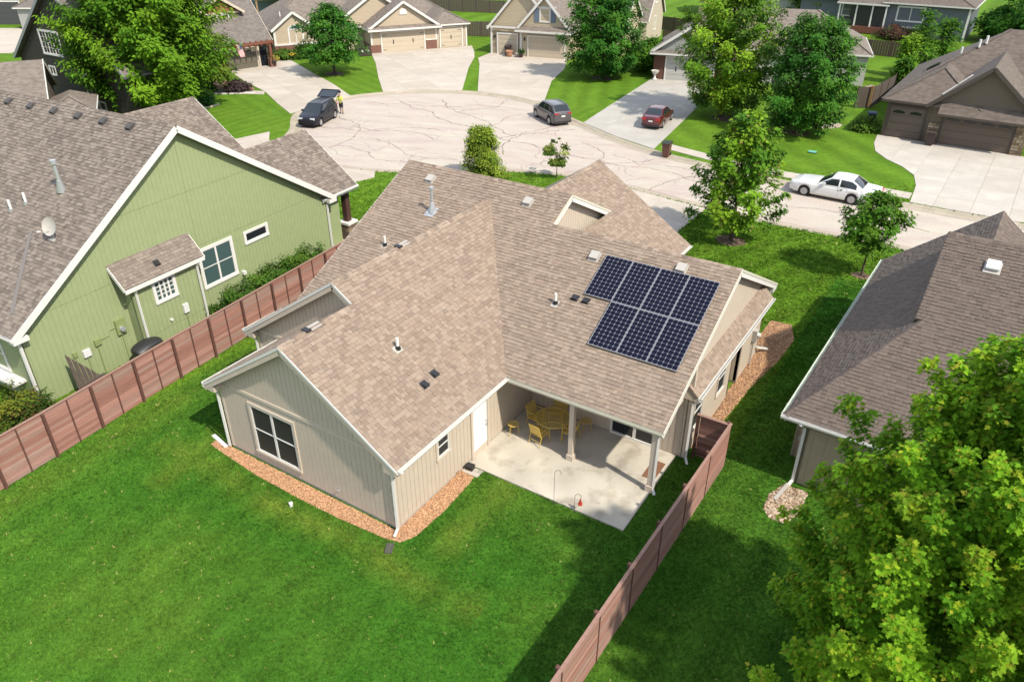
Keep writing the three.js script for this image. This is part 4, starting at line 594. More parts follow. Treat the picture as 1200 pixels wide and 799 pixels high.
function scatter(name, label, category, poly, n, geo, m, cols, size, seed, hMax = 0.02) {
  const r = rngOf(seed), us = poly.map((p) => p[0]), vs = poly.map((p) => p[1]), I = new THREE.InstancedMesh(geo, m, n), d = new THREE.Object3D(), c = new THREE.Color(); let k = 0, guard = 0;
  while (k < n && guard++ < n * 30) { const u = rr(Math.min(...us), Math.max(...us), r), v = rr(Math.min(...vs), Math.max(...vs), r); if (!inPoly(u, v, poly)) continue; d.position.set(u, 0.008 + r() * hMax, -v); d.rotation.set((r() - 0.5) * 0.9, r() * 6.28, (r() - 0.5) * 0.9); const s = rr(size[0], size[1], r); d.scale.set(s * rr(0.7, 1.4, r), s * rr(0.5, 1, r), s); d.updateMatrix(); I.setMatrixAt(k, d.matrix); const q = cols[(r() * cols.length) | 0], j = rr(0.75, 1.2, r); I.setColorAt(k, c.setRGB(q[0] * j, q[1] * j, q[2] * j)); k++; }
  I.count = k; I.name = numbered(name); I.castShadow = I.receiveShadow = true; scene.add(I); stuff(I); return tag(I, label, category);
}
const chipGeo = new THREE.BoxGeometry(1, 0.22, 0.5), pebbleGeo = new THREE.IcosahedronGeometry(0.5, 0);
const CEDAR = [[0.58, 0.31, 0.155], [0.50, 0.255, 0.125], [0.65, 0.385, 0.21], [0.36, 0.185, 0.095], [0.68, 0.43, 0.25]], BROWNCHIP = [[0.17, 0.11, 0.075], [0.22, 0.14, 0.09], [0.12, 0.08, 0.055]];
sheet('planting_bed', 'orange mulch bed wrapped round the tan wing corner', 'bed', BEDS.wing, M.mulch, 0.012); scatter('mulch_chips', 'loose cedar chips in the bed round the tan wing', 'mulch', BEDS.wing, 17000, chipGeo, M.chips, CEDAR, [0.022, 0.055], 101);
sheet('planting_bed', 'brown mulch bed along the tan house side wall', 'bed', BEDS.side, M.mulch, 0.012); scatter('mulch_chips', 'loose wood chips along the tan side wall', 'mulch', BEDS.side, 14000, chipGeo, M.chips, [...CEDAR, ...CEDAR, ...BROWNCHIP], [0.025, 0.06], 102);
sheet('planting_bed', 'flower bed beside the timber porch house walk', 'bed', BEDS.craft, M.mulch, 0.012);
mat('darkMulch', [0.13, 0.088, 0.062], 1, { map: TEX.blotch });
['young tree by the tan driveway', 'small lollipop tree by the street', 'dense tree beside the brown house lawn', 'dark tree by the blue shutter house', 'tree by the arched window house', 'tall tree by the grey driveway'].forEach((s, i) => { sheet('mulch_ring', 'round mulch ring under the ' + s, 'mulch ring', RINGS[i], M.darkMulch, 0.01); if (i < 3) scatter('bark_chips', 'bark chips under the ' + s, 'mulch', RINGS[i], 700, chipGeo, M.chips, [...BROWNCHIP, [0.28, 0.2, 0.14]], [0.04, 0.1], 110 + i); });
sheet('stone_bed', 'patch of river stones under the corner downspout', 'stone bed', STONEBED, M.mulch, 0.012); scatter('river_stones', 'pale river stones at the khaki house corner', 'stones', STONEBED, 900, pebbleGeo, M.chips, [[0.42, 0.30, 0.20], [0.52, 0.39, 0.27], [0.31, 0.21, 0.14], [0.55, 0.45, 0.34]], [0.05, 0.11], 120, 0.03);
sheet('rock_bed', 'curved bed of pale rocks behind the dense tree', 'stone bed', ROCKBED, M.concretePink, 0.012); scatter('rocks', 'pale rocks in the curved bed behind the dense tree', 'stones', ROCKBED, 260, pebbleGeo, M.chips, [[0.55, 0.46, 0.38], [0.62, 0.54, 0.46], [0.45, 0.36, 0.3]], [0.09, 0.22], 121, 0.05);

// grass blades on the lawns near enough to show them
const HOUSES2D = [[[-8.0, 0.2], [-0.4, 0.2], [-0.4, 4], [5.45, 3.93], [5.45, 8.2], [5.75, 8.2], [5.75, 16.3], [0.8, 16.5], [0.8, 19.4], [-9.7, 20.5], [-9.7, 3.3], [-8, 3.3]]];
const HOLES = [...HOUSES2D, ...Object.values(DRIVES), ...Object.values(BEDS), ...RINGS, STONEBED, ROCKBED, [[8.95, 8.9], [30, 8.4], [30, 24], [9.6, 23]], [[-16, -2], [-40, -2], [-40, 15], [-16.6, 14.2]], [[3.8, 54.4], [20, 54], [20, 75], [4, 75]]];
const HBOX = HOLES.map((p) => [Math.min(...p.map((q) => q[0])), Math.max(...p.map((q) => q[0])), Math.min(...p.map((q) => q[1])), Math.max(...p.map((q) => q[1])), p]);
const isLawn = (u, v) => { for (const [a, b, c, d, p] of HBOX) if (u > a && u < b && v > c && v < d && inPoly(u, v, p)) return false; return !inStreet(u, v) && !(v > 39.9 && v < 42.9 && u > -9.6 && u < 8.2 && Math.abs(v - (u < 0 ? 40.7 + 0.0205 * u * u : 40.72)) < 0.66); };
{
  const G = new Geo(), r = rngOf(131);
  for (let k = 0; k < 6; k++) { const a = r() * 6.28, t = 0.25 + r() * 0.7, x = (r() - 0.5) * 0.05, z = (r() - 0.5) * 0.05, w = 0.006, h = 0.03 + r() * 0.022, c = Math.cos(a), s = Math.sin(a); G.tri([x - s * w, 0, z + c * w], [x + s * w, 0, z - c * w], [x + c * h * t, h, z + s * h * t]); }
  const geo = G.geo(), mats = [], cols = [], d = new THREE.Object3D(), v3 = new THREE.Vector3();
  for (let v = -13; v < 58; v += 0.5) for (let u = -42; u < 17; u += 0.5) {
    v3.set(u, 0, -v); const dist = v3.distanceTo(camera.position); v3.project(camera); if (Math.abs(v3.x) > 1.06 || Math.abs(v3.y) > 1.08 || v3.z > 1) continue; if (dist > 58) continue;
    const n = 0.25 * clamp(900 * Math.pow(17 / dist, 1.9), 60, 900) * clamp((58 - dist) / 18, 0, 1), sc = clamp(dist / 21, 0.95, 2.3);
    for (let k = 0; k < n; k++) {
      const uu = u + r() * 0.5, vv = v + r() * 0.5; if (!isLawn(uu, vv)) continue; const f = fbm(uu * 2.1, vv * 2.1, 133, 2); if (r() > 0.55 + f * 0.8) continue;
      d.position.set(uu, -0.003, -vv); d.rotation.set(0, r() * 6.28, 0); const s = sc * (0.7 + 0.6 * r()); d.scale.set(s * 1.2, s * (0.7 + 0.5 * f), s * 1.2); d.updateMatrix(); mats.push(...d.matrix.elements);
      const c = lawnTone(uu, vv), j = (0.65 + 1.1 * r()), y = r() < 0.006; cols.push(...(y ? [0.30 * j, 0.27 * j, 0.10 * j] : [c[0] * j, c[1] * j, c[2] * j]));
    }
  }
  const n = mats.length / 16, I = new THREE.InstancedMesh(geo, M.blade, n); I.instanceMatrix.array.set(mats); I.instanceColor = new THREE.InstancedBufferAttribute(new Float32Array(cols), 3); I.name = 'grass'; I.castShadow = I.receiveShadow = true; scene.add(I); tag(stuff(I), 'short mown grass blades standing over the lawns', 'grass');
  console.log('grass tufts', n);
}

// ================================================================ fences
const FW = [[0.47, 0.225, 0.170], [0.40, 0.185, 0.142], [0.52, 0.27, 0.212], [0.36, 0.165, 0.125], [0.45, 0.235, 0.188], [0.55, 0.33, 0.27], [0.40, 0.27, 0.22], [0.46, 0.34, 0.29]];
function plankFence(name, label, line, o = {}) {
  const { h = 1.83, rows = 12, side = 1, pal = FW, postMat = M.fencePost, capMat = M.fenceCap, postSide = 1, lift = 0.03, postW = 0.09, cap = true, midBatten = true, postTop = 0, group = null } = o, F = thing(name, label, 'fence', 0, 0, 0, group), r = rngOf(line.length * 77 + h * 10 + rows);
  for (let i = 0; i + 1 < line.length; i++) {
    const A = line[i], B = line[i + 1], L = Math.hypot(B[0] - A[0], B[1] - A[1]), d = [(B[0] - A[0]) / L, (B[1] - A[1]) / L], n = [d[1] * side, -d[0] * side]; const at = (x, z, off) => P(A[0] + d[0] * x + n[0] * off, A[1] + d[1] * x + n[1] * off, z);
    const rh = (h - lift) / rows;
    for (let k = 0; k < rows; k++) { const G = new Geo(), j = 0.9 + 0.2 * r(), c = pal[(r() * pal.length) | 0].map((z, n) => mix([0.44, 0.225, 0.175][n], z, 0.6) * j), x0 = 0.004, x1 = L - 0.004, z0 = lift + k * rh + 0.004, z1 = lift + (k + 1) * rh - 0.004, w = (r() - 0.5) * 0.008; G.paint(c); G.off = [r() * 3, r() * 3]; G.prism([at(x0, z0 + w, 0), at(x1, z0, 0), at(x1, z1, 0), at(x0, z1 + w, 0)], vmul([n[0], 0, -n[1]], 0.02 + 0.006 * r())); obj('plank', G, M.fenceWood, F); }
    const post = (x, w, t, hh) => obj(w > 0.05 ? 'post' : 'batten', new Geo().prism([at(x - w / 2, 0, postSide * 0.028), at(x + w / 2, 0, postSide * 0.028), at(x + w / 2, hh, postSide * 0.028), at(x - w / 2, hh, postSide * 0.028)], vmul([n[0], 0, -n[1]], postSide * t)), postMat, F);
    post(0, postW, postW, h - 0.02 + postTop); if (midBatten) post(L / 2, 0.045, 0.03, h - 0.03); if (i === line.length - 2) post(L, postW, postW, h - 0.02 + postTop);
    if (o.front) for (const x of [0, ...(o.frontMid ? [L / 2] : [])]) obj('batten', new Geo().prism([at(x - 0.02, 0.02, 0.03), at(x + 0.02, 0.02, 0.03), at(x + 0.02, h - 0.02, 0.03), at(x - 0.02, h - 0.02, 0.03)], vmul([n[0], 0, -n[1]], 0.012)), postMat, F);
    if (cap) obj('cap_rail', new Geo().prism([at(0.002, h, -0.035), at(L - 0.002, h, -0.035), at(L - 0.002, h, 0.06), at(0.002, h, 0.06)], [0, 0.028, 0]), capMat, F);
  }
  return F;
}
{
  const pts = spline([[-12.3, -8.85], [-12.55, -5.17], [-12.69, -3.39], [-12.87, -1.63], [-13.08, 0.19], [-13.27, 2.0], [-13.42, 3.82], [-13.58, 5.64], [-14.12, 11.7], [-14.4, 14.7]], 400);
  const line = [pts[0]]; let acc = 0; for (let i = 1; i < pts.length; i++) { acc += Math.hypot(pts[i][0] - pts[i - 1][0], pts[i][1] - pts[i - 1][1]); if (acc >= 1.83) { line.push(pts[i]); acc = 0; } }
  const off = 0; plankFence('wooden_fence', 'long reddish plank fence between lawn and green house', line, { side: 1, rows: 14 });
  const v0 = 8.55; const line2 = []; for (let k = 7; k >= 0; k--) { const v = v0 - k * 1.83; line2.push([6.76 + 0.22 * (v + 2.8) / 11.3, v]); }
  plankFence('wooden_fence', 'reddish plank fence with posts on the patio side', line2, { side: 1, rows: 14, postSide: -1, postTop: 0.05, front: true, frontMid: false, postW: 0.1, midBatten: true });
  // gate panel between the fence end and the tan house
  const gt = thing('fence_gate', 'dark red wooden gate panel between fence and downspout', 'gate'), r = rngOf(3);
  for (let k = 0; k < 11; k++) { const G = new Geo(), j = 0.6 + 0.25 * r(); G.paint(FW[k % 5].map((z) => z * j)); G.box(5.98, 6.93, 8.50, 8.525, 0.1 + k * 0.152, 0.1 + k * 0.152 + 0.142); obj('plank', G, M.fenceWood, gt); }
  for (const x of [5.86, 6.88]) obj('post', new Geo().box(x, x + 0.1, 8.44, 8.54, 0, 1.80), M.fencePost, gt); obj('rail', new Geo().box(5.99, 6.88, 8.455, 8.49, 0.95, 1.03), M.fenceCap, gt); obj('rail', new Geo().box(5.99, 6.88, 8.455, 8.49, 0.2, 0.28), M.fencePost, gt); obj('cap_rail', new Geo().box(5.86, 6.99, 8.43, 8.55, 1.80, 1.83), M.fenceCap, gt); obj('latch', new Geo().box(5.955, 5.985, 8.43, 8.45, 0.98, 1.12), M.blackPlastic, gt);
}

// ================================================================ patio furniture
const Y = M.yellowPaint;
{
  const t = thing('patio_table', 'round yellow mesh-top patio table under the porch roof', 'table', 1.2, 6.93, 0.5, null, 0.06), rad = 0.62, h = 0.71, circ = (R, hh, n = 40) => Array.from({ length: n + 1 }, (_, k) => P(Math.cos(k / n * 6.2832) * R, Math.sin(k / n * 6.2832) * R, hh));
  obj('rim', new Geo().tube(circ(rad, h), 0.017, 8), Y, t);
  const mesh = new Geo(); for (let k = -20; k <= 20; k++) { const x = k * 0.03, c = Math.sqrt(Math.max(0, rad * rad - x * x)) - 0.005; if (c < 0.05) continue; mesh.bar(P(x, -c, h), P(x, c, h), 0.0085, 0.004); mesh.bar(P(-c, x, h - 0.003), P(c, x, h - 0.003), 0.0085, 0.004); } obj('mesh_top', mesh, M.yellowMesh, t);
  for (let k = 0; k < 4; k++) { const a = k * Math.PI / 2, cx = Math.cos(a) * 0.86, cy = Math.sin(a) * 0.86, arc = []; for (let i = 0; i <= 14; i++) { const b = a + Math.PI + (i / 14 - 0.5) * 1.62; arc.push(P(cx + Math.cos(b) * 0.6, cy + Math.sin(b) * 0.6, h + 0.004)); } obj('support_arc', new Geo().tube(arc.filter((q) => Math.hypot(q[0], q[2]) < rad + 0.005), 0.011, 6), Y, t); const b = a + 0.785; obj('leg', new Geo().tube([P(Math.cos(b) * 0.5, Math.sin(b) * 0.5, h), P(Math.cos(b) * 0.5, Math.sin(b) * 0.5, 0)], 0.02, 8), Y, t); }
  const chair = (u, v, turn, label) => {
    const c = thing('patio_chair', label, 'chair', u, v, turn, 'yellow patio chairs', 0.06); const w = 0.25, sh = 0.43;
    for (const s of [-1, 1]) { obj('leg_frame', new Geo().tube([P(s * w, 0.26, 0), P(s * w, 0.22, sh), P(s * w, 0.2, 0.63), P(s * w, 0.1, 0.66), P(s * w, -0.22, 0.64)], 0.013, 6), Y, c); obj('leg', new Geo().tube([P(s * w, -0.30, 0), P(s * w, -0.2, sh * 0.95), P(s * w * 0.97, -0.25, 0.6), P(s * w * 0.95, -0.33, 0.88)], 0.013, 6), Y, c); }
    const seat = new Geo(); seat.tube([P(-w, 0.24, sh), P(w, 0.24, sh)], 0.012, 6); seat.tube([P(-w, -0.2, sh - 0.03), P(w, -0.2, sh - 0.03)], 0.012, 6); seat.tube([P(-w, 0.24, sh), P(-w, -0.2, sh - 0.03)], 0.012, 6); seat.tube([P(w, 0.24, sh), P(w, -0.2, sh - 0.03)], 0.012, 6); for (let k = 0; k < 9; k++) { const y = -0.18 + k * 0.05; seat.bar(P(-w, y, sh - 0.015 + 0.03 * k / 9), P(w, y, sh - 0.015 + 0.03 * k / 9), 0.042, 0.004); } obj('seat', seat, Y, c);
    const back = new Geo(); back.tube([P(-w * 0.95, -0.33, 0.88), P(w * 0.95, -0.33, 0.88)], 0.013, 6); for (let k = 0; k < 8; k++) { const f = k / 8; back.bar(P(-w, -0.21 - 0.12 * f, 0.47 + 0.40 * f), P(w, -0.21 - 0.12 * f, 0.47 + 0.40 * f), 0.005, 0.042); } obj('backrest', back, Y, c);
    obj('stretcher', new Geo().tube([P(-w, 0.24, 0.26), P(w, 0.24, 0.26)], 0.009, 6).tube([P(-w, -0.26, 0.2), P(w, -0.26, 0.2)], 0.009, 6), Y, c);
  };
  chair(1.05, 6.28, -0.18, 'yellow patio chair with its back to the open lawn'); chair(0.46, 7.05, -Math.PI / 2 - 0.15, 'yellow patio chair nearest the door wall'); chair(0.98, 7.72, Math.PI + 0.1, 'yellow patio chair against the back wall side of the table'); chair(1.90, 6.98, Math.PI / 2 + 0.15, 'yellow patio chair beside the middle porch post');
  const stool = (u, v, label) => { const s = thing('side_table', label, 'stool', u, v, 0.4, 'small round yellow patio stools', 0.06); obj('rim', new Geo().tube(circ(0.19, 0.45, 24), 0.013, 6), Y, s); const m = new Geo(); for (let k = -8; k <= 8; k++) { const x = k * 0.022, c = Math.sqrt(Math.max(0, 0.19 * 0.19 - x * x)); m.bar(P(x, -c, 0.45), P(x, c, 0.45), 0.007, 0.003); m.bar(P(-c, x, 0.448), P(c, x, 0.448), 0.007, 0.003); } obj('mesh_top', m, M.yellowMesh, s); for (let k = 0; k < 3; k++) { const a = k * 2.094; obj('leg', new Geo().tube([P(Math.cos(a) * 0.17, Math.sin(a) * 0.17, 0.45), P(Math.cos(a) * 0.2, Math.sin(a) * 0.2, 0)], 0.012, 6), Y, s); } };
  stool(0.02, 6.17, 'small round yellow stool by the door-side wall'); stool(2.13, 7.74, 'small round yellow stool between post and sliding door');
}
{
  const hook = (u, v, h, turn, label) => { const t = thing('shepherd_hook', label, 'garden hook', u, v, turn, 'garden hooks before the patio'); const pts = [P(0, 0, 0), P(0, 0, h - 0.16)]; for (let k = 0; k <= 10; k++) { const a = Math.PI - k / 10 * 3.6; pts.push(P(0.1 + 0.1 * Math.cos(a), 0, h - 0.12 + 0.12 * Math.sin(a))); } obj('rod', new Geo().tube(pts, 0.007, 6), M.rust || mat('rust', [0.07, 0.05, 0.04], 0.8), t); obj('foot', new Geo().bar(P(-0.07, 0, 0.05), P(0.07, 0, 0.05), 0.012, 0.012), M.rust, t); return t; };
  hook(3.03, 3.84, 1.42, 0.5, 'tall bare garden hook at the patio edge'); hook(3.76, 3.86, 0.78, 0.5, 'short garden hook holding a red feeder');
  const f = thing('bird_feeder', 'small red hummingbird feeder hanging from the short hook', 'bird feeder', 3.92, 3.94, 0, null, 0.34); mat('redPlastic', [0.50, 0.05, 0.03], 0.3); obj('bottle', new Geo().add(new THREE.CylinderGeometry(0.035, 0.03, 0.14, 12), new THREE.Matrix4().makeTranslation(0, 0.15, 0)), M.redPlastic, f); obj('base', new Geo().add(new THREE.CylinderGeometry(0.07, 0.075, 0.045, 14), new THREE.Matrix4().makeTranslation(0, 0.05, 0)), M.redPlastic, f); obj('wire', new Geo().tube([P(0, 0, 0.22), P(0, 0, 0.32)], 0.004, 5), M.rust, f);
  const b = thing('utility_box', 'small black box at the patio edge below the door', 'box', -0.2, 3.78, 0.1); obj('body', new Geo().box(-0.13, 0.13, -0.1, 0.1, 0, 0.17), M.blackPlastic, b); obj('lid', new Geo().prism([P(-0.15, -0.12, 0.17), P(0.15, -0.12, 0.17), P(0.15, 0.12, 0.17), P(-0.15, 0.12, 0.17)], [0, 0.03, 0]), M.blackPlastic, b);
  const pad = thing('paver', 'pale square paver beside the small black box', 'paver', -0.02, 3.75); obj('stone', new Geo().box(-0.32, 0.3, -0.2, 0.18, 0, 0.035), M.concreteC, pad);
  pad.position.x = -0.06;
  const mt = thing('doormat', 'brown doormat lying on the patio behind the corner post', 'mat', 5.1, 7.05, 0, null, 0.062); mat('coir', [0.24, 0.115, 0.062], 0.95, { map: TEX.grain }); obj('pile', new Geo().box(-0.24, 0.2, -0.5, 0.5, 0, 0.014), M.coir, mt);
  const sp = thing('splash_block', 'grey splash block under the wing corner downspout', 'splash block', -0.2, -0.36, 0.5); obj('trough', new Geo().box(-0.09, 0.09, -0.3, 0.1, 0, 0.03).box(-0.11, -0.08, -0.3, 0.1, 0, 0.06).box(0.08, 0.11, -0.3, 0.1, 0, 0.06), mat('darkConcrete', [0.10, 0.09, 0.08], 0.9), sp);
  const cl = thing('sewer_cleanout', 'small white pipe cap standing in lawn before the wing', 'pipe cap', -3.97, -0.75); obj('pipe', new Geo().tube([P(0, 0, 0), P(0, 0, 0.12)], 0.055, 12), M.pvc, cl); obj('cap', new Geo().tube([P(0, 0, 0.12), P(0, 0, 0.16)], 0.065, 12).box(-0.02, 0.02, -0.02, 0.02, 0.16, 0.185), M.pvc, cl);
}

// ================================================================ the green house (frame: a = out of the gable wall, b = along it, away)
{
  const H = thing('green_house', 'green board sided house with white trim behind the plank fence', 'house', -16, -1.97, 2.362 * Math.PI / 180);
  const he = 3.22, p = 0.66, mid = 8.16, w = 16.3, L = 8.16 + 0.32, top = he + p * L, s0 = 0.33, far = -26;       // eave at b = -0.32
  const e0 = mid - L, e1 = mid + L, roofG = new Geo(), S = (...q) => { slope(roofG, q); return q; };
  const N1 = S(P(far, e0, he), P(s0, e0, he), P(s0, mid, top), P(far, mid, top)); S(P(far, e1, he), P(s0, e1, he), P(s0, mid, top), P(far, mid, top));
  // porch wing and second wing, ridges towards the street
  const ez = 3.2, pr = 0.66, W1 = S(P(0.12, 15.9, ez), P(0.12, 18.6, ez), P(-3.5, 18.9, ez + pr * 3.62), P(-3.5, 12.4, ez + pr * 3.62)); S(P(-7.1, 15.9, ez), P(-7.1, 18.6, ez), P(-3.5, 18.9, ez + pr * 3.62), P(-3.5, 12.4, ez + pr * 3.62));
  const W2 = S(P(-4.6, 15.6, 3.68), P(-4.6, 16.7, 3.68), P(-9.66, 16.9, 7.02), P(-9.66, 11.0, 7.02)); S(P(-14.7, 15.6, 3.68), P(-14.7, 16.7, 3.68), P(-9.66, 16.9, 7.02), P(-9.66, 11.0, 7.02));
  const roof = obj('roof', roofG, M.deck, H);
  shingles(roof, [{ eave: [N1[0], N1[1]], polys: [N1] }, { eave: [W1[0], W1[1]], polys: [W1] }, { eave: [W2[0], W2[1]], polys: [W2] }], BROWNPAL, { seed: 41, contrast: 0.95 });
  capRow(roof, P(far, mid, top), P(s0, mid, top), BROWNPAL, 42, 0.15, p); capRow(roof, W1[3], W1[2], BROWNPAL, 43, 0.14, p); capRow(roof, W2[3], W2[2], BROWNPAL, 44, 0.14, p);
  // gable wall: upright boards with the level joint between sheets
  const F = wallFrame([0, 0], [0, 1], [1, 0]), tt = (x) => top - p * Math.abs(x - mid) - 0.2 - 0.12, tops = [[0, tt(0)], [mid, tt(mid)], [w, tt(w)]];
  const holes = [holeOf(8.13, 9.86, 1.56, 3.22, 0.12), holeOf(10.75, 12.05, 2.72, 3.16, 0.1), [4.2, 7.6, 0, 4.15], [0, w, 3.49, 3.505], [0, w, 5.96, 5.975]];
  wall(H, F, w, tops, 0, M.greenGroove); boards(H, F, w, tops, 0, M.greenSiding, 0.205, holes, 51, 0.006);
  win(H, F, 8.13, 9.86, 1.56, 3.22, { cols: 2, rows: 2, trim: 0.12, trimMat: M.whiteTrim, glass: M.glassTeal }); win(H, F, 10.75, 12.05, 2.72, 3.16, { cols: 1, rows: 1, trim: 0.1, trimMat: M.whiteTrim, glass: M.glassDark });
  // rakes
  for (const e of [e0, e1]) { const A = P(s0 + 0.012, e, he), B = P(s0 + 0.012, mid, top); board(H, 'rake_board', vadd(A, [0, -0.14, 0]), vadd(B, [0, -0.14, 0]), 0.035, 0.25, M.whiteTrim); }
  obj('rake_soffit', new Geo().prism([P(s0, e0, he - 0.3), P(s0, mid, top - 0.3), P(0, mid, top - 0.3), P(0, e0, he - 0.3)], [0, 0.02, 0]).prism([P(s0, e1, he - 0.3), P(s0, mid, top - 0.3), P(0, mid, top - 0.3), P(0, e1, he - 0.3)], [0, 0.02, 0]), M.greenSiding, H);
  board(H, 'fascia', P(far, e0 + 0.03, he - 0.12), P(s0, e0 + 0.03, he - 0.12), 0.035, 0.22, M.whiteTrim); gutter(H, P(far, e0, he - 0.01), P(s0 + 0.02, e0, he - 0.01), [0, -1]);
  obj('eave_return', new Geo().box(s0 - 0.3, s0 + 0.03, e0 - 0.02, e0 + 0.55, he - 0.28, he - 0.1), M.whiteTrim, H); obj('eave_return', new Geo().box(s0 - 0.3, s0 + 0.03, e1 - 0.5, e1 + 0.02, he - 0.28, he - 0.1), M.whiteTrim, H);
  board(H, 'fascia', P(0.1, 15.9, ez - 0.12), P(0.1, 18.6, ez - 0.12), 0.035, 0.2, M.whiteTrim); gutter(H, P(0.12, 15.9, ez), P(0.12, 18.6, ez), [1, 0]); board(H, 'rake_board', P(0.12, 18.61, ez - 0.12), P(-3.5, 18.91, ez + pr * 3.62 - 0.12), 0.04, 0.2, M.whiteTrim); board(H, 'rake_board', P(-4.6, 16.7, 3.55), P(-9.66, 16.92, 6.9), 0.04, 0.2, M.whiteTrim);
  gutter(H, P(-6.6, 14.1, 5.0), P(-6.6, 15.2, 5.0), [1, 0]);
  // other walls
  wall(H, wallFrame([0, 0], [-1, 0], [0, -1]), 25, [[0, 3.0], [25, 3.0]], 0, M.greenSiding, 0.1, 0); wall(H, wallFrame([-25, w], [1, 0], [0, 1]), 25, [[0, 3.0], [25, 3.0]], 0, M.greenSiding, 0.1, 0); wall(H, wallFrame([-0.35, w], [0, 1], [1, 0]), 1.2, [[0, 3], [1.2, 3]], 0, M.greenSiding, 0.1, 0);
  win(H, wallFrame([-1.0, 0], [-1, 0], [0, -1]), 0.5, 1.6, 1.2, 2.5, { trim: 0.1, trimMat: M.whiteTrim, glass: M.glassDark }); obj('back_ledge', new Geo().box(-3.5, -0.55, -0.5, 0, 0.95, 1.05), M.whiteTrim, H);
  // bump-out with a shed roof
  const B0 = 4.3, B1 = 7.5, bo = 0.55, Fb = wallFrame([bo, B0], [0, 1], [1, 0]), lb = B1 - B0;
  wall(H, Fb, lb, [[0, 3.25], [lb, 3.25]], 0, M.greenGroove, 0.1); boards(H, Fb, lb, [[0, 3.25], [lb, 3.25]], 0, M.greenSiding, 0.205, [holeOf(1.02, 1.92, 2.22, 3.06, 0.11), [0, lb, 0.9, 0.92]], 52, 0.009);
  for (const b of [B0, B1]) wall(H, wallFrame([0, b], [1, 0], [0, b === B0 ? -1 : 1]), bo, [[0, 4.0], [bo, 3.3]], 0, M.greenSiding, 0.08, 0);
  win(H, Fb, 1.02, 1.92, 2.22, 3.06, { cols: 4, rows: 4, trim: 0.11, trimMat: M.whiteTrim, glass: M.glassTeal, frame: 0.035 });
  const sg = new Geo(), SP = [P(0.78, 3.92, 3.40), P(0.78, 7.78, 3.40), P(0.0, 7.78, 4.28), P(0.0, 3.92, 4.28)]; slope(sg, SP, 0.1); const sr = obj('shed_roof', sg, M.deck, H); shingles(sr, [{ eave: [SP[0], SP[1]], polys: [SP] }], BROWNPAL.map((c) => c.map((z) => z * 1.1)), { seed: 53, singles: 150 });
  board(H, 'fascia', P(0.80, 3.92, 3.29), P(0.80, 7.78, 3.29), 0.05, 0.16, M.whiteTrim); for (const b of [3.91, 7.79]) board(H, 'rake_board', P(0.78, b, 3.31), P(0.02, b, 4.17), 0.03, 0.15, M.whiteTrim);
  downspout(H, [P(0.8, 4.36, 3.25), P(0.66, 4.42, 3.0), P(0.66, 4.42, 0.1)]); downspout(H, [P(0.8, 7.45, 3.25), P(0.66, 7.42, 3.0), P(0.66, 7.42, 0.1)]);
  downspout(H, [P(0.3, -0.28, 3.1), P(0.1, -0.06, 2.9), P(0.1, -0.06, 0.1)], M.whiteTrim, 0.095); downspout(H, [P(0.2, 16.4, 3.02), P(0.08, 16.2, 2.8), P(0.08, 16.2, 0.1)], M.whiteTrim, 0.085);
  // meters and conduits on the gable wall
  mat('greenBox', [0.24, 0.30, 0.115], 0.6); mat('whiteBox', [0.72, 0.72, 0.70], 0.5);
  const mb = obj('electric_meter', new Geo().box(0, 0.12, 3.55, 3.95, 1.35, 2.0), M.greenBox, H); obj('dial', new Geo().tube([P(0.12, 3.75, 1.6), P(0.24, 3.75, 1.6)], 0.11, 14), M.galvanised, mb);
  obj('junction_box', new Geo().box(0, 0.1, 2.55, 2.82, 1.35, 1.6), M.greenBox, H); obj('cable_box', new Geo().box(0, 0.1, 2.0, 2.3, 1.1, 1.4), M.whiteBox, H); obj('junction_box', new Geo().box(0, 0.07, 1.62, 1.78, 1.3, 1.5), M.greenBox, H); obj('junction_box', new Geo().box(bo, bo + 0.1, 6.35, 6.6, 1.2, 1.6), M.whiteBox, H); obj('dryer_vent', new Geo().tube([P(bo, 5.7, 1.2), P(bo + 0.08, 5.7, 1.2)], 0.06, 10), M.whiteMetal, H); obj('wall_light', new Geo().box(0, 0.16, 9.0 + 1.15, 9.0 + 1.32, 1.32, 1.48), M.whiteBox, H);
  for (const [b, h0, h1] of [[2.66, 0, 1.35], [2.15, 0, 1.1], [1.7, 0, 1.3], [3.75, 0, 1.35], [6.46, 0, 1.2]]) obj('conduit', new Geo().tube([P(b > 6 ? bo + 0.03 : 0.03, b, h0), P(b > 6 ? bo + 0.03 : 0.03, b, h1)], 0.018, 6), M.greenBox, H);
  obj('conduit', new Geo().tube([P(0.03, 2.7, 1.5), P(0.03, 3.2, 1.5), P(0.03, 3.3, 1.7), P(0.03, 3.55, 1.7)], 0.014, 6), M.greenBox, H);
  // porch pillar
  const pl = obj('porch_pillar', new Geo().box(-0.62, -0.30, 18.0, 18.32, 1.15, 3.05), mat('darkTimber', [0.075, 0.030, 0.022], 0.7), H); obj('pillar_cap', new Geo().box(-0.86, -0.06, 17.76, 18.56, 1.04, 1.16), M.whiteTrim, pl);
  const r = rngOf(58), hue = [[0.30, 0.20, 0.15], [0.24, 0.15, 0.11], [0.36, 0.27, 0.2], [0.2, 0.14, 0.11]]; for (let k = 0; k < 5; k++) for (let f = 0; f < 3; f++) { const G = new Geo(); G.paint(hue[(r() * 4) | 0]); G.box(-0.8 + f * 0.23, -0.8 + f * 0.23 + 0.22, 17.8, 18.5, k * 0.208, k * 0.208 + 0.2); obj('stone', G, M.stoneTan, pl); }
  obj('porch_floor', new Geo().box(-3.5, 0.25, 16.35, 18.9, 0, 0.16), M.concretePink, H);
  // roof fittings: things of their own, placed on the near slope
  const T = (a, b) => { const v = new THREE.Vector3(...P(a, b, he + p * (b - e0))); H.localToWorld(v); return v; };
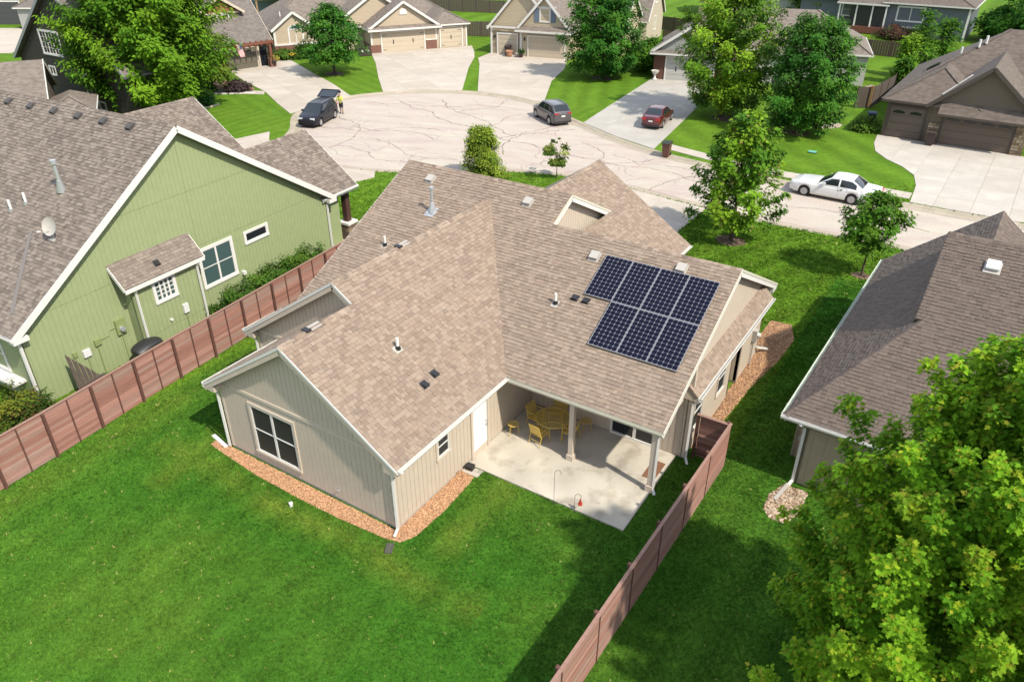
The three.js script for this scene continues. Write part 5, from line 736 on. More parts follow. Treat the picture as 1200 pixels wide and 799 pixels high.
  const onIt = (name, label, cat, a, b, tilt, group) => { const t = thing(name, label, cat, 0, 0, 2.362 * Math.PI / 180, group); t.position.copy(T(a, b)); if (tilt) { t.rotation.set(0, 2.362 * Math.PI / 180, 0); t.rotateX(Math.atan(p)); } t.updateMatrixWorld(); return t; };
  for (let k = 0; k < 7; k++) { const t = onIt('ridge_vent', `${['', 'second ', 'third ', 'fourth ', 'fifth ', 'sixth ', 'seventh '][k]}dark box vent ${k ? 'from' : 'nearest'} the green gable along brown ridge`, 'vent', -1.95 - k * 1.72, 7.72, true, 'dark box vents below the brown ridge'); obj('flange', new Geo().box(-0.19, 0.19, -0.2, 0.17, 0.014, 0.026), mat('ventDark', [0.075, 0.068, 0.066], 0.7), t); obj('hood', new Geo().prism([P(-0.15, -0.16, 0.04), P(-0.15, -0.16, 0.13), P(-0.15, 0.13, 0.10), P(-0.15, 0.13, 0.04)], [0.3, 0, 0]), M.ventDark, t); }
  { const t = onIt('flue_pipe', 'tall metal flue with a round cap on brown roof', 'flue', -2.95, 4.75); obj('boot', new Geo().tube([P(0, 0, -0.05), P(0, 0, 0.42)], [0.22, 0.09], 14), M.galvanised, t); obj('pipe', new Geo().tube([P(0, 0, 0.3), P(0, 0, 1.12)], 0.07, 14), M.galvanised, t); obj('cap', new Geo().tube([P(0, 0, 1.08), P(0, 0, 1.24)], 0.12, 14), M.galvanised, t); }
  for (const [a, b, l] of [[-4.35, 3.95, 'white vent pipe nearer the metal flue on brown roof'], [-4.85, 3.55, 'white vent pipe farther from the metal flue on brown roof']]) { const t = onIt('vent_pipe', l, 'vent', a, b, false, 'white vent pipes on brown roof'); obj('pipe', new Geo().tube([P(0, 0, -0.05), P(0, 0, 0.42)], 0.055, 12), M.pvc, t); obj('collar', new Geo().tube([P(0, 0, -0.05), P(0, 0, 0.06)], [0.15, 0.07], 12), M.galvanised, t); }
  { const t = onIt('satellite_dish', 'grey satellite dish on the brown roof near the rake', 'satellite dish', -1.35, 3.05); const d = new THREE.SphereGeometry(0.62, 22, 8, 0, Math.PI * 2, 0, 0.56); d.translate(0, -0.62, 0); const n = new THREE.Vector3(0.30, 0.45, 0.84).normalize(); d.applyQuaternion(new THREE.Quaternion().setFromUnitVectors(new THREE.Vector3(0, -1, 0), n)); d.scale(0.92, 1.12, 0.92); d.translate(0.02, 0.5, 0); obj('dish', d, M.ventGrey, t); obj('mast', new Geo().tube([P(0, 0, 0), P(0, 0.02, 0.36), P(0.02, -0.02, 0.5)], 0.025, 8), M.ventGrey, t); obj('arm', new Geo().tube([P(0, 0, 0.34), P(0.05, -0.5, 0.46)], 0.013, 6), M.ventGrey, t); obj('receiver', new Geo().tube([P(0.05, -0.45, 0.46), P(0.07, -0.55, 0.5)], 0.035, 8), M.whiteMetal, t); obj('foot', new Geo().box(-0.12, 0.12, -0.16, 0.12, -0.04, 0.03), M.ventGrey, t); }
  { const q = [T(-0.55, 0.35), T(-2.85, 3.05)].map((v) => [v.x, v.y + 0.03, v.z]); tag(obj('valley_strip', new Geo().bar(q[0], q[1], 0.16, 0.014, [0, 0.8, 0.55]), mat('stripMetal', [0.20, 0.175, 0.16], 0.6)), 'long grey metal strip running up the brown roof', 'flashing'); }
  { const v = new THREE.Vector3(...P(0.45, 5.75, 3.40 + (0.78 - 0.45) * 1.128)); H.localToWorld(v); const t = thing('exhaust_vent', 'small black vent on the green bump-out roof', 'vent'); t.position.copy(v); t.rotation.z = -Math.atan(1.128); obj('flange', new Geo().box(-0.14, 0.14, -0.13, 0.13, 0.014, 0.03), M.blackPlastic, t); obj('hood', new Geo().prism([P(0.12, -0.1, 0.02), P(0.12, -0.1, 0.14), P(-0.12, -0.1, 0.02)], [0, 0, -0.2]), M.blackPlastic, t); }
  // things standing against the wall
  const at = (a, b) => { const v = new THREE.Vector3(...P(a, b, 0)); H.localToWorld(v); return [v.x, -v.z]; };
  { const [u, v] = at(0.75, 1.05), t = thing('leaning_boards', 'weathered grey fence pickets leaning by the green wall', 'boards', u, v, 0.1), r2 = rngOf(61); for (let k = 0; k < 6; k++) { const h = 1.92 - k * 0.27; const G = new Geo(); G.off = [r2() * 2, r2() * 2]; G.prism([P(0.1, k * 0.19, 0), P(0.1, k * 0.19 + 0.165, 0), P(-0.14, k * 0.19 + 0.165, h - 0.22), P(-0.14, k * 0.19 + 0.02, h)], [0.03, 0.01, 0]); obj('picket', G, M.greyWood, t); } obj('rail', new Geo().bar(P(0.08, -0.02, 0.5), P(0.08, 1.15, 0.5), 0.05, 0.09), M.greyWood, t); }
  { const [u, v] = at(0.95, 4.1), t = thing('covered_grill', 'black covered grill standing against the green wall', 'grill', u, v, 0.1); const g = new THREE.SphereGeometry(0.5, 20, 12); const p2 = g.attributes.position; for (let i = 0; i < p2.count; i++) { const x = p2.getX(i), y = p2.getY(i), z = p2.getZ(i); p2.setXYZ(i, Math.sign(x) * Math.min(Math.abs(x) * 0.95, 0.36) + 0.02 * Math.sin(9 * y + 5 * z), y < 0 ? y * 1.5 : y * 0.62, Math.sign(z) * Math.min(Math.abs(z) * 1.5, 0.62) + 0.02 * Math.sin(11 * y + 4 * x)); } g.translate(0, 0.78, 0); g.computeVertexNormals(); obj('cover', g, M.blackPlastic, t); obj('wheel', new Geo().tube([P(0.3, -0.5, 0.1), P(0.36, -0.5, 0.1)], 0.1, 12), M.rubber, t); obj('wheel', new Geo().tube([P(0.3, 0.5, 0.1), P(0.36, 0.5, 0.1)], 0.1, 12), M.rubber, t); }
}

// ================================================================ the khaki house at the right (frame: a = to the right, b = away)
{
  const H = thing('khaki_house', 'khaki house with dark brown roof behind the maple', 'house', 8.54, 8.68, -1.95 * Math.PI / 180);
  const he = 2.73, pl = 0.82, pn = 0.5, rs = 3.8, rz = he + pl * rs, roofG = new Geo(), S = (...q) => { slope(roofG, q); return q; };
  const xs = 2.7, hb = pl * xs / pn, hz = he + pl * xs, far = 14.05, R = 19, ridge2 = 8, rz2 = he + pn * ridge2, fx = ridge2 + (rz2 - hz) / pn;
  const LA = S(P(0, 0, he), P(0, hb, he), P(xs, hb, hz)), LB = S(P(0, hb, he), P(0, far, he), P(xs, far, hz), P(xs, hb, hz)), LC = S(P(xs, fx - 0.4, hz), P(xs, far, hz), P(rs, far, rz), P(rs, fx - 1.3, rz));
  const NA = S(P(0, 0, he), P(xs, 0, he), P(xs, hb, hz)), NB = S(P(xs - 0.25, hb - 0.001, hz), P(xs - 0.25, ridge2, rz2), P(xs, ridge2, rz2), P(xs, hb, hz)), NC = S(P(xs, 0, he), P(R, 0, he), P(R, ridge2, rz2), P(xs, ridge2, rz2));
  const RB = S(P(rs, fx - 1.4, rz), P(rs, far, rz), P(2 * rs, far, he), P(2 * rs, fx - 1.4, he)); S(P(xs - 0.25, ridge2, rz2), P(R, ridge2, rz2), P(R, 2 * ridge2, he), P(xs - 0.25, 2 * ridge2 - 4.2, hz));
  const roof = obj('roof', roofG, M.deck, H);
  shingles(roof, [{ eave: [P(0, 0, he), P(0, far, he)], polys: [LA, LB, LC] }, { eave: [P(0, 0, he), P(R, 0, he)], polys: [NA, NB, NC] }, { eave: [P(2 * rs, far, he), P(2 * rs, 0, he)], polys: [RB] }], DARKPAL, { seed: 71 });
  capRow(roof, P(0, 0, he), P(xs, hb, hz), DARKPAL, 72, 0.13, 0.5); capRow(roof, P(rs, fx - 1.4, rz), P(rs, far, rz), DARKPAL, 73, 0.14, 0.8); capRow(roof, P(xs - 0.25, ridge2, rz2), P(R, ridge2, rz2), DARKPAL, 74, 0.15, 0.5);
  // gable rising above the left slope
  const G = new Geo(); G.prism([P(xs, hb - 0.3, hz - 0.4), P(xs, ridge2, rz2 - 0.15), P(xs, fx + 0.3, hz - 0.4)], [0.1, 0, 0]); obj('gable_wall', G, M.khakiSiding, H);
  board(H, 'rake_board', P(xs - 0.26, hb, hz - 0.1), P(xs - 0.26, ridge2, rz2 - 0.1), 0.03, 0.16, M.brownTrim); board(H, 'rake_board', P(xs - 0.26, fx, hz - 0.1), P(xs - 0.26, ridge2, rz2 - 0.1), 0.03, 0.16, M.brownTrim);
  const bl = (F, len, t, holes, seed) => { wall(H, F, len, [[0, t], [len, t]], 0, M.khakiSiding); boards(H, F, len, [[0, t], [len, t]], 0, M.khakiSiding, 0.4, holes, seed, 0.006); };
  bl(wallFrame([0.62, 0.42], [1, 0], [0, -1]), 17.6, 2.55, [], 75); bl(wallFrame([0.62, 1.7], [0, -1], [-1, 0]), 1.28, 2.55, [], 76); bl(wallFrame([0.14, 1.7], [1, 0], [0, -1]), 0.5, 2.55, [], 77); bl(wallFrame([0.14, far - 0.3], [0, -1], [-1, 0]), far - 2, 2.55, [], 78);
  wall(H, wallFrame([0.14, far - 0.3], [1, 0], [0, 1]), 7.3, [[0, 2.6], [3.65, 5.5], [7.3, 2.6]], 0, M.khakiSiding, 0.1, 0); wall(H, wallFrame([R - 0.5, 0.42], [0, 1], [1, 0]), 15, [[0, 2.6], [7.6, 6.4], [15, 2.6]], 0, M.khakiSiding, 0.1, 0);
  board(H, 'fascia', P(0.03, 0, he - 0.12), P(0.03, far, he - 0.12), 0.035, 0.2, M.whiteTrim); board(H, 'fascia', P(0, 0.03, he - 0.12), P(R, 0.03, he - 0.12), 0.035, 0.2, M.brownTrim); gutter(H, P(0, 0, he), P(0, far, he), [-1, 0], mat('paleGreenTrim', [0.60, 0.66, 0.56], 0.5)); gutter(H, P(-0.1, 0, he), P(R, 0, he), [0, -1], M.whiteTrim);
  board(H, 'rake_board', P(0, far + 0.01, he - 0.1), P(rs, far + 0.01, rz - 0.1), 0.03, 0.18, M.whiteTrim); board(H, 'rake_board', P(2 * rs, far + 0.01, he - 0.1), P(rs, far + 0.01, rz - 0.1), 0.03, 0.18, M.whiteTrim);
  downspout(H, [P(0.55, -0.07, 2.6), P(0.62, 0.32, 2.3), P(0.62, 0.32, 0.12), P(0.58, 0.1, 0.06)], M.whiteTrim, 0.09); obj('drain_tray', new Geo().bar(P(0.56, 0.12, 0.06), P(0.42, -0.85, 0.04), 0.12, 0.07), M.ventGrey, H); obj('soffit_light', new Geo().tube([P(-0.06, 0.9, 2.55), P(-0.18, 0.9, 2.52)], 0.05, 8), M.whiteMetal, H);
  obj('wall_vent', new Geo().tube([P(0.36, 1.66, 0.9), P(0.36, 1.55, 0.9)], 0.08, 10), M.ventGrey, H);
  const onN = (a, b) => { const v = new THREE.Vector3(...P(a, b, he + pn * b)); H.localToWorld(v); return v; };
  { const t = thing('roof_vent', 'white box vent on the dark brown roof', 'vent', 0, 0, -1.95 * Math.PI / 180); t.position.copy(onN(4.05, 6.95)); t.rotateX(Math.atan(pn)); obj('flange', new Geo().box(-0.25, 0.25, -0.31, 0.22, 0.02, 0.034), M.ventGrey, t); obj('throat', new Geo().box(-0.15, 0.15, -0.15, 0.15, 0.034, 0.07), M.blackPlastic, t); obj('hood', new Geo().box(-0.2, 0.2, -0.2, 0.19, 0.07, 0.16), M.whiteMetal, t); }
}

// ================================================================ houses round the cul-de-sac (frame: a = along the front to the right, b = away from the street)
function vol(H, o) {      // one roofed volume: walls to h, gable (ridge along 'a' or 'b') or hip roof
  const { a0, a1, b0, b1, h, p = 0.6, axis = 'b', over = 0.35, wallM, roofM = M.roofFar, trimM = M.whiteTrim, base = 0, t = 0.16, walls = true, rise = null } = o; const am = (a0 + a1) / 2, bm = (b0 + b1) / 2, G = new Geo(), R = new Geo();
  const ez = h - p * over;
  if (axis === 'b') {
    const half = (a1 - a0) / 2, pk = h + p * half;
    if (walls) G.prism([P(a0, b0, base), P(a1, b0, base), P(a1, b0, h), P(am, b0, pk), P(a0, b0, h)], [0, 0, -(b1 - b0)]);
    for (const s of [-1, 1]) { const e = s < 0 ? a0 - over : a1 + over, q = [P(e, b0 - over, ez), P(e, b1 + over, ez), P(am, b1 + over, pk), P(am, b0 - over, pk)].map((z) => vadd(z, [0, t + 0.01, 0])); slope(R, q, t); }
    const roof = obj('roof', R, roofM, H); if (walls) obj('wall', G, wallM, H);
    for (const s of [-1, 1]) { const e = s < 0 ? a0 - over : a1 + over; board(H, 'rake_board', P(e, b0 - over - 0.02, ez + t * 0.45), P(am, b0 - over - 0.02, pk + t * 0.45), 0.05, 0.26, trimM); board(H, 'gutter', P(e - s * 0.01, b0 - over, ez + 0.06), P(e - s * 0.01, b1 + over, ez + 0.06), 0.1, 0.14, trimM); }
    return { roof, pk };
  }
  if (axis === 'a') {
    const half = (b1 - b0) / 2, pk = h + p * half;
    if (walls) G.prism([P(a0, b0, base), P(a0, b1, base), P(a0, b1, h), P(a0, bm, pk), P(a0, b0, h)], [a1 - a0, 0, 0]);
    for (const s of [-1, 1]) { const e = s < 0 ? b0 - over : b1 + over, q = [P(a0 - over, e, ez), P(a1 + over, e, ez), P(a1 + over, bm, pk), P(a0 - over, bm, pk)].map((z) => vadd(z, [0, t + 0.01, 0])); slope(R, q, t); }
    const roof = obj('roof', R, roofM, H); if (walls) obj('wall', G, wallM, H);
    for (const e of [a0 - over - 0.02, a1 + over + 0.02]) { board(H, 'rake_board', P(e, b0 - over, ez + t * 0.45), P(e, bm, pk + t * 0.45), 0.05, 0.26, trimM); board(H, 'rake_board', P(e, b1 + over, ez + t * 0.45), P(e, bm, pk + t * 0.45), 0.05, 0.26, trimM); }
    board(H, 'gutter', P(a0 - over, b0 - over, ez + 0.06), P(a1 + over, b0 - over, ez + 0.06), 0.1, 0.14, trimM);
    return { roof, pk };
  }
  if (walls) G.box(a0, a1, b0, b1, base, h);
  const A0 = a0 - over, A1 = a1 + over, B0 = b0 - over, B1 = b1 + over, half = Math.min(A1 - A0, B1 - B0) / 2, pk = ez + p * half, lift = (z) => vadd(z, [0, t + 0.01, 0]);
  const r0 = A1 - A0 > B1 - B0 ? [A0 + half, bm] : [am, B0 + half], r1 = A1 - A0 > B1 - B0 ? [A1 - half, bm] : [am, B1 - half];
  const c = [P(A0, B0, ez), P(A1, B0, ez), P(A1, B1, ez), P(A0, B1, ez)].map(lift), k0 = lift(P(...r0, pk)), k1 = lift(P(...r1, pk));
  if (A1 - A0 > B1 - B0) { slope(R, [c[0], c[1], k1, k0], t); slope(R, [c[2], c[3], k0, k1], t); slope(R, [c[1], c[2], k1], t); slope(R, [c[3], c[0], k0], t); } else { slope(R, [c[0], c[1], k0], t); slope(R, [c[2], c[3], k1], t); slope(R, [c[1], c[2], k1, k0], t); slope(R, [c[3], c[0], k0, k1], t); }
  const roof = obj('roof', R, roofM, H); if (walls) obj('wall', G, wallM, H);
  const hip = new Geo(); for (const [x, y] of [[c[0], k0], [A1 - A0 > B1 - B0 ? c[1] : c[1], A1 - A0 > B1 - B0 ? k1 : k0]]) hip.bar(vadd(x, [0, 0.02, 0]), vadd(y, [0, 0.02, 0]), 0.26, 0.03); obj('hip_cap', hip, roofM, roof);
  for (const [x, y] of [[c[0], c[1]], [c[1], c[2]], [c[3], c[0]]]) board(H, 'gutter', vadd(x, [0, -0.08, 0]), vadd(y, [0, -0.08, 0]), 0.1, 0.16, trimM);
  return { roof, pk };
}
const front = (b) => wallFrame([0, b], [1, 0], [0, -1]);
const slab = (H, name, F, x0, x1, h0, h1, o0, o1, m) => obj(name, new Geo().prism([F.at(x0, h0, o0), F.at(x1, h0, o0), F.at(x1, h1, o0), F.at(x0, h1, o0)], vmul([F.n[0], 0, -F.n[1]], o1 - o0)), m, H);
function garageDoor(H, F, x0, x1, h, m, trimM = M.whiteTrim, o = {}) {
  const T = new Geo(), b = (g, a, c, d, e, q0, q1) => g.prism([F.at(a, d, q0), F.at(c, d, q0), F.at(c, e, q0), F.at(a, e, q0)], vmul([F.n[0], 0, -F.n[1]], q1 - q0));
  b(T, x0 - 0.14, x0, 0.02, h + 0.14, 0, 0.09); b(T, x1, x1 + 0.14, 0.02, h + 0.14, 0, 0.09); b(T, x0, x1, h, h + 0.14, 0, 0.09); const D = obj('garage_door', T, trimM, H), n = 4;
  for (let k = 0; k < n; k++) { const g = new Geo(), z0 = 0.03 + k * (h - 0.03) / n, z1 = 0.03 + (k + 1) * (h - 0.03) / n - 0.022; b(g, x0, x1, z0, z1, 0.002, 0.035); const nx = Math.max(2, Math.round((x1 - x0) / 0.62)); if (!o.flat) for (let i = 0; i < nx; i++) b(g, x0 + (i + 0.12) * (x1 - x0) / nx, x0 + (i + 0.88) * (x1 - x0) / nx, z0 + 0.1, z1 - 0.1, 0.035, 0.045); obj('panel', g, m, D); }
  if (o.windows) for (const [a, c] of o.windows) { const pts = []; for (let i = 0; i <= 10; i++) { const t = i / 10; pts.push(F.at(mix(a, c, t), h * 0.80 + 0.14 + 0.10 * Math.sin(Math.PI * t), 0.038)); } pts.push(F.at(c, h * 0.80, 0.038), F.at(a, h * 0.80, 0.038)); const g = new Geo(); g.prism(pts, vmul([F.n[0], 0, -F.n[1]], 0.012)); const w = obj('door_window', g, M.glassDark, D); }
  if (o.handles) for (const x of o.handles) { const g = new Geo(); b(g, x - 0.05, x + 0.05, h * 0.42, h * 0.62, 0.045, 0.075); obj('handle', g, M.blackPlastic, D); }
  if (o.straps) for (const x of [x0 + 0.08, x1 - 0.5]) for (const z of [h * 0.86, h * 0.12]) { const g = new Geo(); b(g, x, x + 0.42, z, z + 0.05, 0.045, 0.06); obj('strap_hinge', g, M.blackPlastic, D); }
  return D;
}
const STONES = [[0.36, 0.28, 0.19], [0.44, 0.36, 0.25], [0.28, 0.21, 0.145], [0.50, 0.42, 0.31], [0.33, 0.24, 0.16]];
function stonework(H, F, x0, x1, h0, h1, depth, seed, sz = [0.34, 0.16], pal = STONES) {   // each stone its own mesh with a recessed joint
  const r = rngOf(seed), back = slab(H, 'stonework', F, x0, x1, h0, h1, 0, depth * 0.8, M.darkConcrete || M.concreteGrey);
  for (let z = h0; z < h1 - 0.05;) { const rh = sz[1] * (0.7 + 0.7 * r()), zz = Math.min(h1, z + rh); for (let x = x0 - 0; x < x1 - 0.03;) { const w = sz[0] * (0.5 + r()), xx = Math.min(x1, x + w), G = new Geo(), c = pal[(r() * pal.length) | 0], j = 0.8 + 0.4 * r(), e = 0.012, dp = depth * (0.95 + 0.3 * r()); G.paint(c.map((q) => q * j)); G.off = [r() * 4, r() * 4]; G.prism([F.at(x + e, z + e, depth * 0.5), F.at(xx - e, z + e, depth * 0.5), F.at(xx - e, zz - e, depth * 0.5), F.at(x + e, zz - e, depth * 0.5)], vmul([F.n[0], 0, -F.n[1]], dp - depth * 0.5)); obj('stone', G, M.stoneTan, back); x = xx; } z = zz; }
  return back;
}
const RAD = Math.PI / 180;
// ---- cream house with the arched window
{
  const H = thing('cream_house', 'cream sided house with arched window and three garage bays', 'house', -53.67, 59.08, 57.17 * RAD), f = front(0);
  vol(H, { a0: -10.9, a1: 12.2, b0: 4.4, b1: 15.5, h: 2.85, p: 0.62, axis: 'hip', wallM: M.creamLap, roofM: M.roofFar });
  vol(H, { a0: 7.9, a1: 12.2, b0: 0.05, b1: 9, h: 2.75, p: 0.55, axis: 'hip', wallM: M.creamLap });
  vol(H, { a0: 0.0, a1: 8.35, b0: -0.02, b1: 8, h: 2.75, p: 0.64, axis: 'b', wallM: M.creamLap });
  vol(H, { a0: -3.6, a1: 7.0, b0: 3.0, b1: 9, h: 2.9, p: 0.64, axis: 'b', wallM: M.creamLap });
  vol(H, { a0: -10.7, a1: -6.0, b0: 2.2, b1: 8, h: 3.0, p: 0.72, axis: 'b', wallM: M.creamLap, over: 0.3 });
  // brow roof across the garage gable
  const br = new Geo(); slope(br, [P(-0.35, -0.62, 2.66), P(8.7, -0.62, 2.66), P(8.7, 0, 2.98), P(-0.35, 0, 2.98)], 0.1); obj('brow_roof', br, M.roofFar, H); board(H, 'fascia', P(-0.4, -0.66, 2.56), P(8.75, -0.66, 2.56), 0.06, 0.2, M.whiteTrim);
  garageDoor(H, f, 1.35, 6.6, 2.2, M.creamDoor, M.whiteTrim, { handles: [2.75, 5.2], straps: true }); garageDoor(H, wallFrame([0, 0.03], [1, 0], [0, -1]), 8.75, 11.5, 2.3, M.creamDoor, M.whiteTrim, { handles: [10.1], straps: true });
  slab(H, 'brick_pier', f, 6.85, 8.2, 0, 1.05, 0, 0.09, M.brick); slab(H, 'pier_cap', f, 6.8, 8.25, 1.05, 1.15, 0, 0.12, M.whiteTrim); slab(H, 'corner_board', f, 8.1, 8.3, 1.15, 2.6, 0, 0.04, M.whiteTrim); slab(H, 'brick_pier', f, -0.1, 1.15, 0, 0.9, 0, 0.09, M.brick); slab(H, 'corner_board', f, 0, 0.18, 0.9, 2.6, 0, 0.05, M.whiteTrim); slab(H, 'corner_board', wallFrame([0, 0.03], [1, 0], [0, -1]), 12.02, 12.22, 0, 2.6, 0, 0.05, M.whiteTrim);
  const side = wallFrame([0, 3], [0, -1], [-1, 0]); slab(H, 'brick_pier', side, 0, 3, 0, 0.95, 0, 0.08, M.brick);
  { const pts = []; for (let i = 0; i <= 12; i++) { const t = i / 12 * Math.PI; pts.push(f.at(4.18 - 0.45 * Math.cos(t), 4.35 + 0.45 * Math.sin(t) * 0.9, 0.02)); } pts.push(f.at(4.63, 4.1, 0.02), f.at(3.73, 4.1, 0.02)); obj('gable_vent', new Geo().prism(pts, [0, 0, 0.07].map((z, i) => i === 2 ? 0.07 : 0)), M.whiteTrim, H); }
  const fa = front(2.2); slab(H, 'brick_base', fa, -10.75, -5.95, 0, 1.25, 0, 0.09, M.brick); slab(H, 'band', fa, -10.78, -5.92, 1.25, 1.42, 0, 0.12, M.whiteTrim); slab(H, 'corner_board', fa, -10.75, -10.5, 1.42, 3, 0, 0.04, M.whiteTrim);
  { const x0 = -8.95, x1 = -7.45, W = win(H, fa, x0, x1, 1.42, 2.9, { cols: 2, rows: 1, trim: 0.14, trimMat: M.whiteTrim, glass: mat('glassGrey', [0.16, 0.18, 0.20], 0.12) }); const pts = []; for (let i = 0; i <= 14; i++) { const t = i / 14; pts.push(fa.at(mix(x0 - 0.14, x1 + 0.14, t), 3.02 + 0.42 * Math.sin(Math.PI * t), 0)); } pts.push(fa.at(x1 + 0.14, 3.0, 0), fa.at(x0 - 0.14, 3.0, 0)); const arch = obj('arch_trim', new Geo().prism(pts, vmul([0, 0, 1], 0.05)), M.whiteTrim, W); const q = []; for (let i = 0; i <= 14; i++) { const t = i / 14; q.push(fa.at(mix(x0 + 0.03, x1 - 0.03, t), 3.04 + 0.28 * Math.sin(Math.PI * t), 0.052)); } q.push(fa.at(x1 - 0.03, 3.03, 0.052), fa.at(x0 + 0.03, 3.03, 0.052)); obj('arch_pane', new Geo().prism(q, [0, 0, 0.01]), M.glassTeal, W); }
  obj('vent_pipe', new Geo().tube([P(-9.4, 4.2, 3.6), P(-9.4, 4.2, 4.6)], 0.08, 8), M.pvc, H); obj('entry_roof', new Geo().prism([P(-6, 2.6, 2.62), P(0, 2.6, 2.62), P(0, 4.5, 3.3), P(-6, 4.5, 3.3)], [0, 0.12, 0]), M.roofFar, H); obj('entry_gutter', new Geo().bar(P(-6, 2.56, 2.62), P(0, 2.56, 2.62), 0.1, 0.14), M.whiteTrim, H);
}
// ---- yellowish house with the blue shutters
{
  const H = thing('gabled_house', 'pale yellow house with blue shutters and stone garage bay', 'house', -41.85, 66.99, 10.7 * RAD), f = front(0), f2 = front(-0.5);
  vol(H, { a0: 0, a1: 8.0, b0: 0, b1: 11, h: 3.1, p: 1.1, axis: 'b', wallM: M.yellowLap });
  vol(H, { a0: 3.85, a1: 9.9, b0: -0.5, b1: 9, h: 3.2, p: 1.08, axis: 'b', wallM: M.yellowLap });
  vol(H, { a0: 6, a1: 16, b0: 11.2, b1: 20.5, h: 3.0, p: 1.0, axis: 'a', wallM: mat('beigeWall', [0.58, 0.49, 0.38], 0.8, { map: TEX.grain }), over: 0.25 });
  vol(H, { a0: 8, a1: 15, b0: 3, b1: 12, h: 3, p: 0.7, axis: 'a', wallM: M.yellowLap });
  const fg = new Geo(); slope(fg, [P(3.5, -1.15, 2.92), P(10.2, -1.15, 2.92), P(10.2, -0.5, 3.4), P(3.5, -0.5, 3.4)], 0.1); obj('brow_roof', fg, M.roofFar, H); board(H, 'fascia', P(3.45, -1.19, 2.84), P(10.25, -1.19, 2.84), 0.06, 0.2, M.whiteTrim); board(H, 'fascia', P(-0.4, -0.3, 3.02), P(3.7, -0.3, 3.02), 0.06, 0.2, M.whiteTrim);
  stonework(H, f, 0.05, 3.75, 0.0, 2.95, 0.08, 201, [0.5, 0.24], [[0.46, 0.38, 0.28], [0.52, 0.45, 0.34], [0.4, 0.32, 0.24]]);
  const fs = wallFrame([0, -0.1], [1, 0], [0, -1]); slab(H, 'corner_board', f, 0, 0.22, 0, 3, 0.09, 0.14, M.whiteTrim); slab(H, 'corner_board', f2, 3.85, 4.1, 0, 2.9, 0, 0.05, M.whiteTrim);
  garageDoor(H, fs, 0.95, 3.35, 2.25, M.creamDoor); garageDoor(H, f2, 4.95, 9.3, 2.25, M.creamDoor, M.whiteTrim);
  win(H, f2, 6.35, 7.45, 3.95, 5.25, { cols: 1, rows: 2, trim: 0.12, trimMat: M.whiteTrim, glass: M.glassGrey }); for (const x of [5.62, 7.62]) slab(H, 'shutter', f2, x, x + 0.55, 3.85, 5.3, 0, 0.06, M.shutterBlue); slab(H, 'window_head', f2, 5.55, 8.25, 5.36, 5.5, 0, 0.08, M.whiteTrim);
  for (const x of [0.5, 4.45]) obj('wall_lamp', new Geo().box(x - 0.08, x + 0.08, x > 4 ? -0.66 : -0.2, x > 4 ? -0.5 : -0.09, 1.75, 2.1), M.blackPlastic, H);
  const fr = wallFrame([16, 11.2], [0, 1], [1, 0]); win(H, fr, 4.0, 5.1, 1.4, 2.9, { rows: 2, trim: 0.1, trimMat: M.whiteTrim, glass: M.glassGrey }); win(H, fr, 3.9, 5.0, 4.6, 6.2, { rows: 2, trim: 0.12, trimMat: M.whiteTrim, glass: M.glassGrey });
}
// ---- brick garage house with grey gable
{
  const H = thing('brick_garage_house', 'brick house with grey gable and white garage door', 'house', -19.76, 64.15, 14.35 * RAD), f = front(0);
  vol(H, { a0: 1.5, a1: 20.3, b0: 3.2, b1: 13.6, h: 3.0, p: 0.58, axis: 'hip', wallM: M.whiteLap });
  vol(H, { a0: -0.1, a1: 7.3, b0: 0, b1: 8, h: 2.85, p: 0.66, axis: 'b', wallM: M.greyLap });
  vol(H, { a0: 10.2, a1: 15.2, b0: 1.6, b1: 7, h: 2.95, p: 0.6, axis: 'hip', wallM: M.whiteLap });
  slab(H, 'brick_front', f, -0.1, 7.3, 0, 2.62, 0, 0.06, M.brickDark); const g = new Geo(); slope(g, [P(-0.45, -0.6, 2.66), P(7.65, -0.6, 2.66), P(7.65, 0, 2.98), P(-0.45, 0, 2.98)], 0.1); obj('brow_roof', g, M.roofGrey, H); board(H, 'fascia', P(-0.5, -0.63, 2.58), P(7.7, -0.63, 2.58), 0.06, 0.16, M.whiteTrim);
  garageDoor(H, wallFrame([0, -0.06], [1, 0], [0, -1]), 1.2, 5.9, 2.2, mat('whiteDoorPanel', [0.52, 0.51, 0.49], 0.6), M.whiteTrim, { handles: [2.2] }); slab(H, 'gable_vent', f, 3.3, 3.9, 3.9, 4.6, 0, 0.05, M.whiteTrim);
}
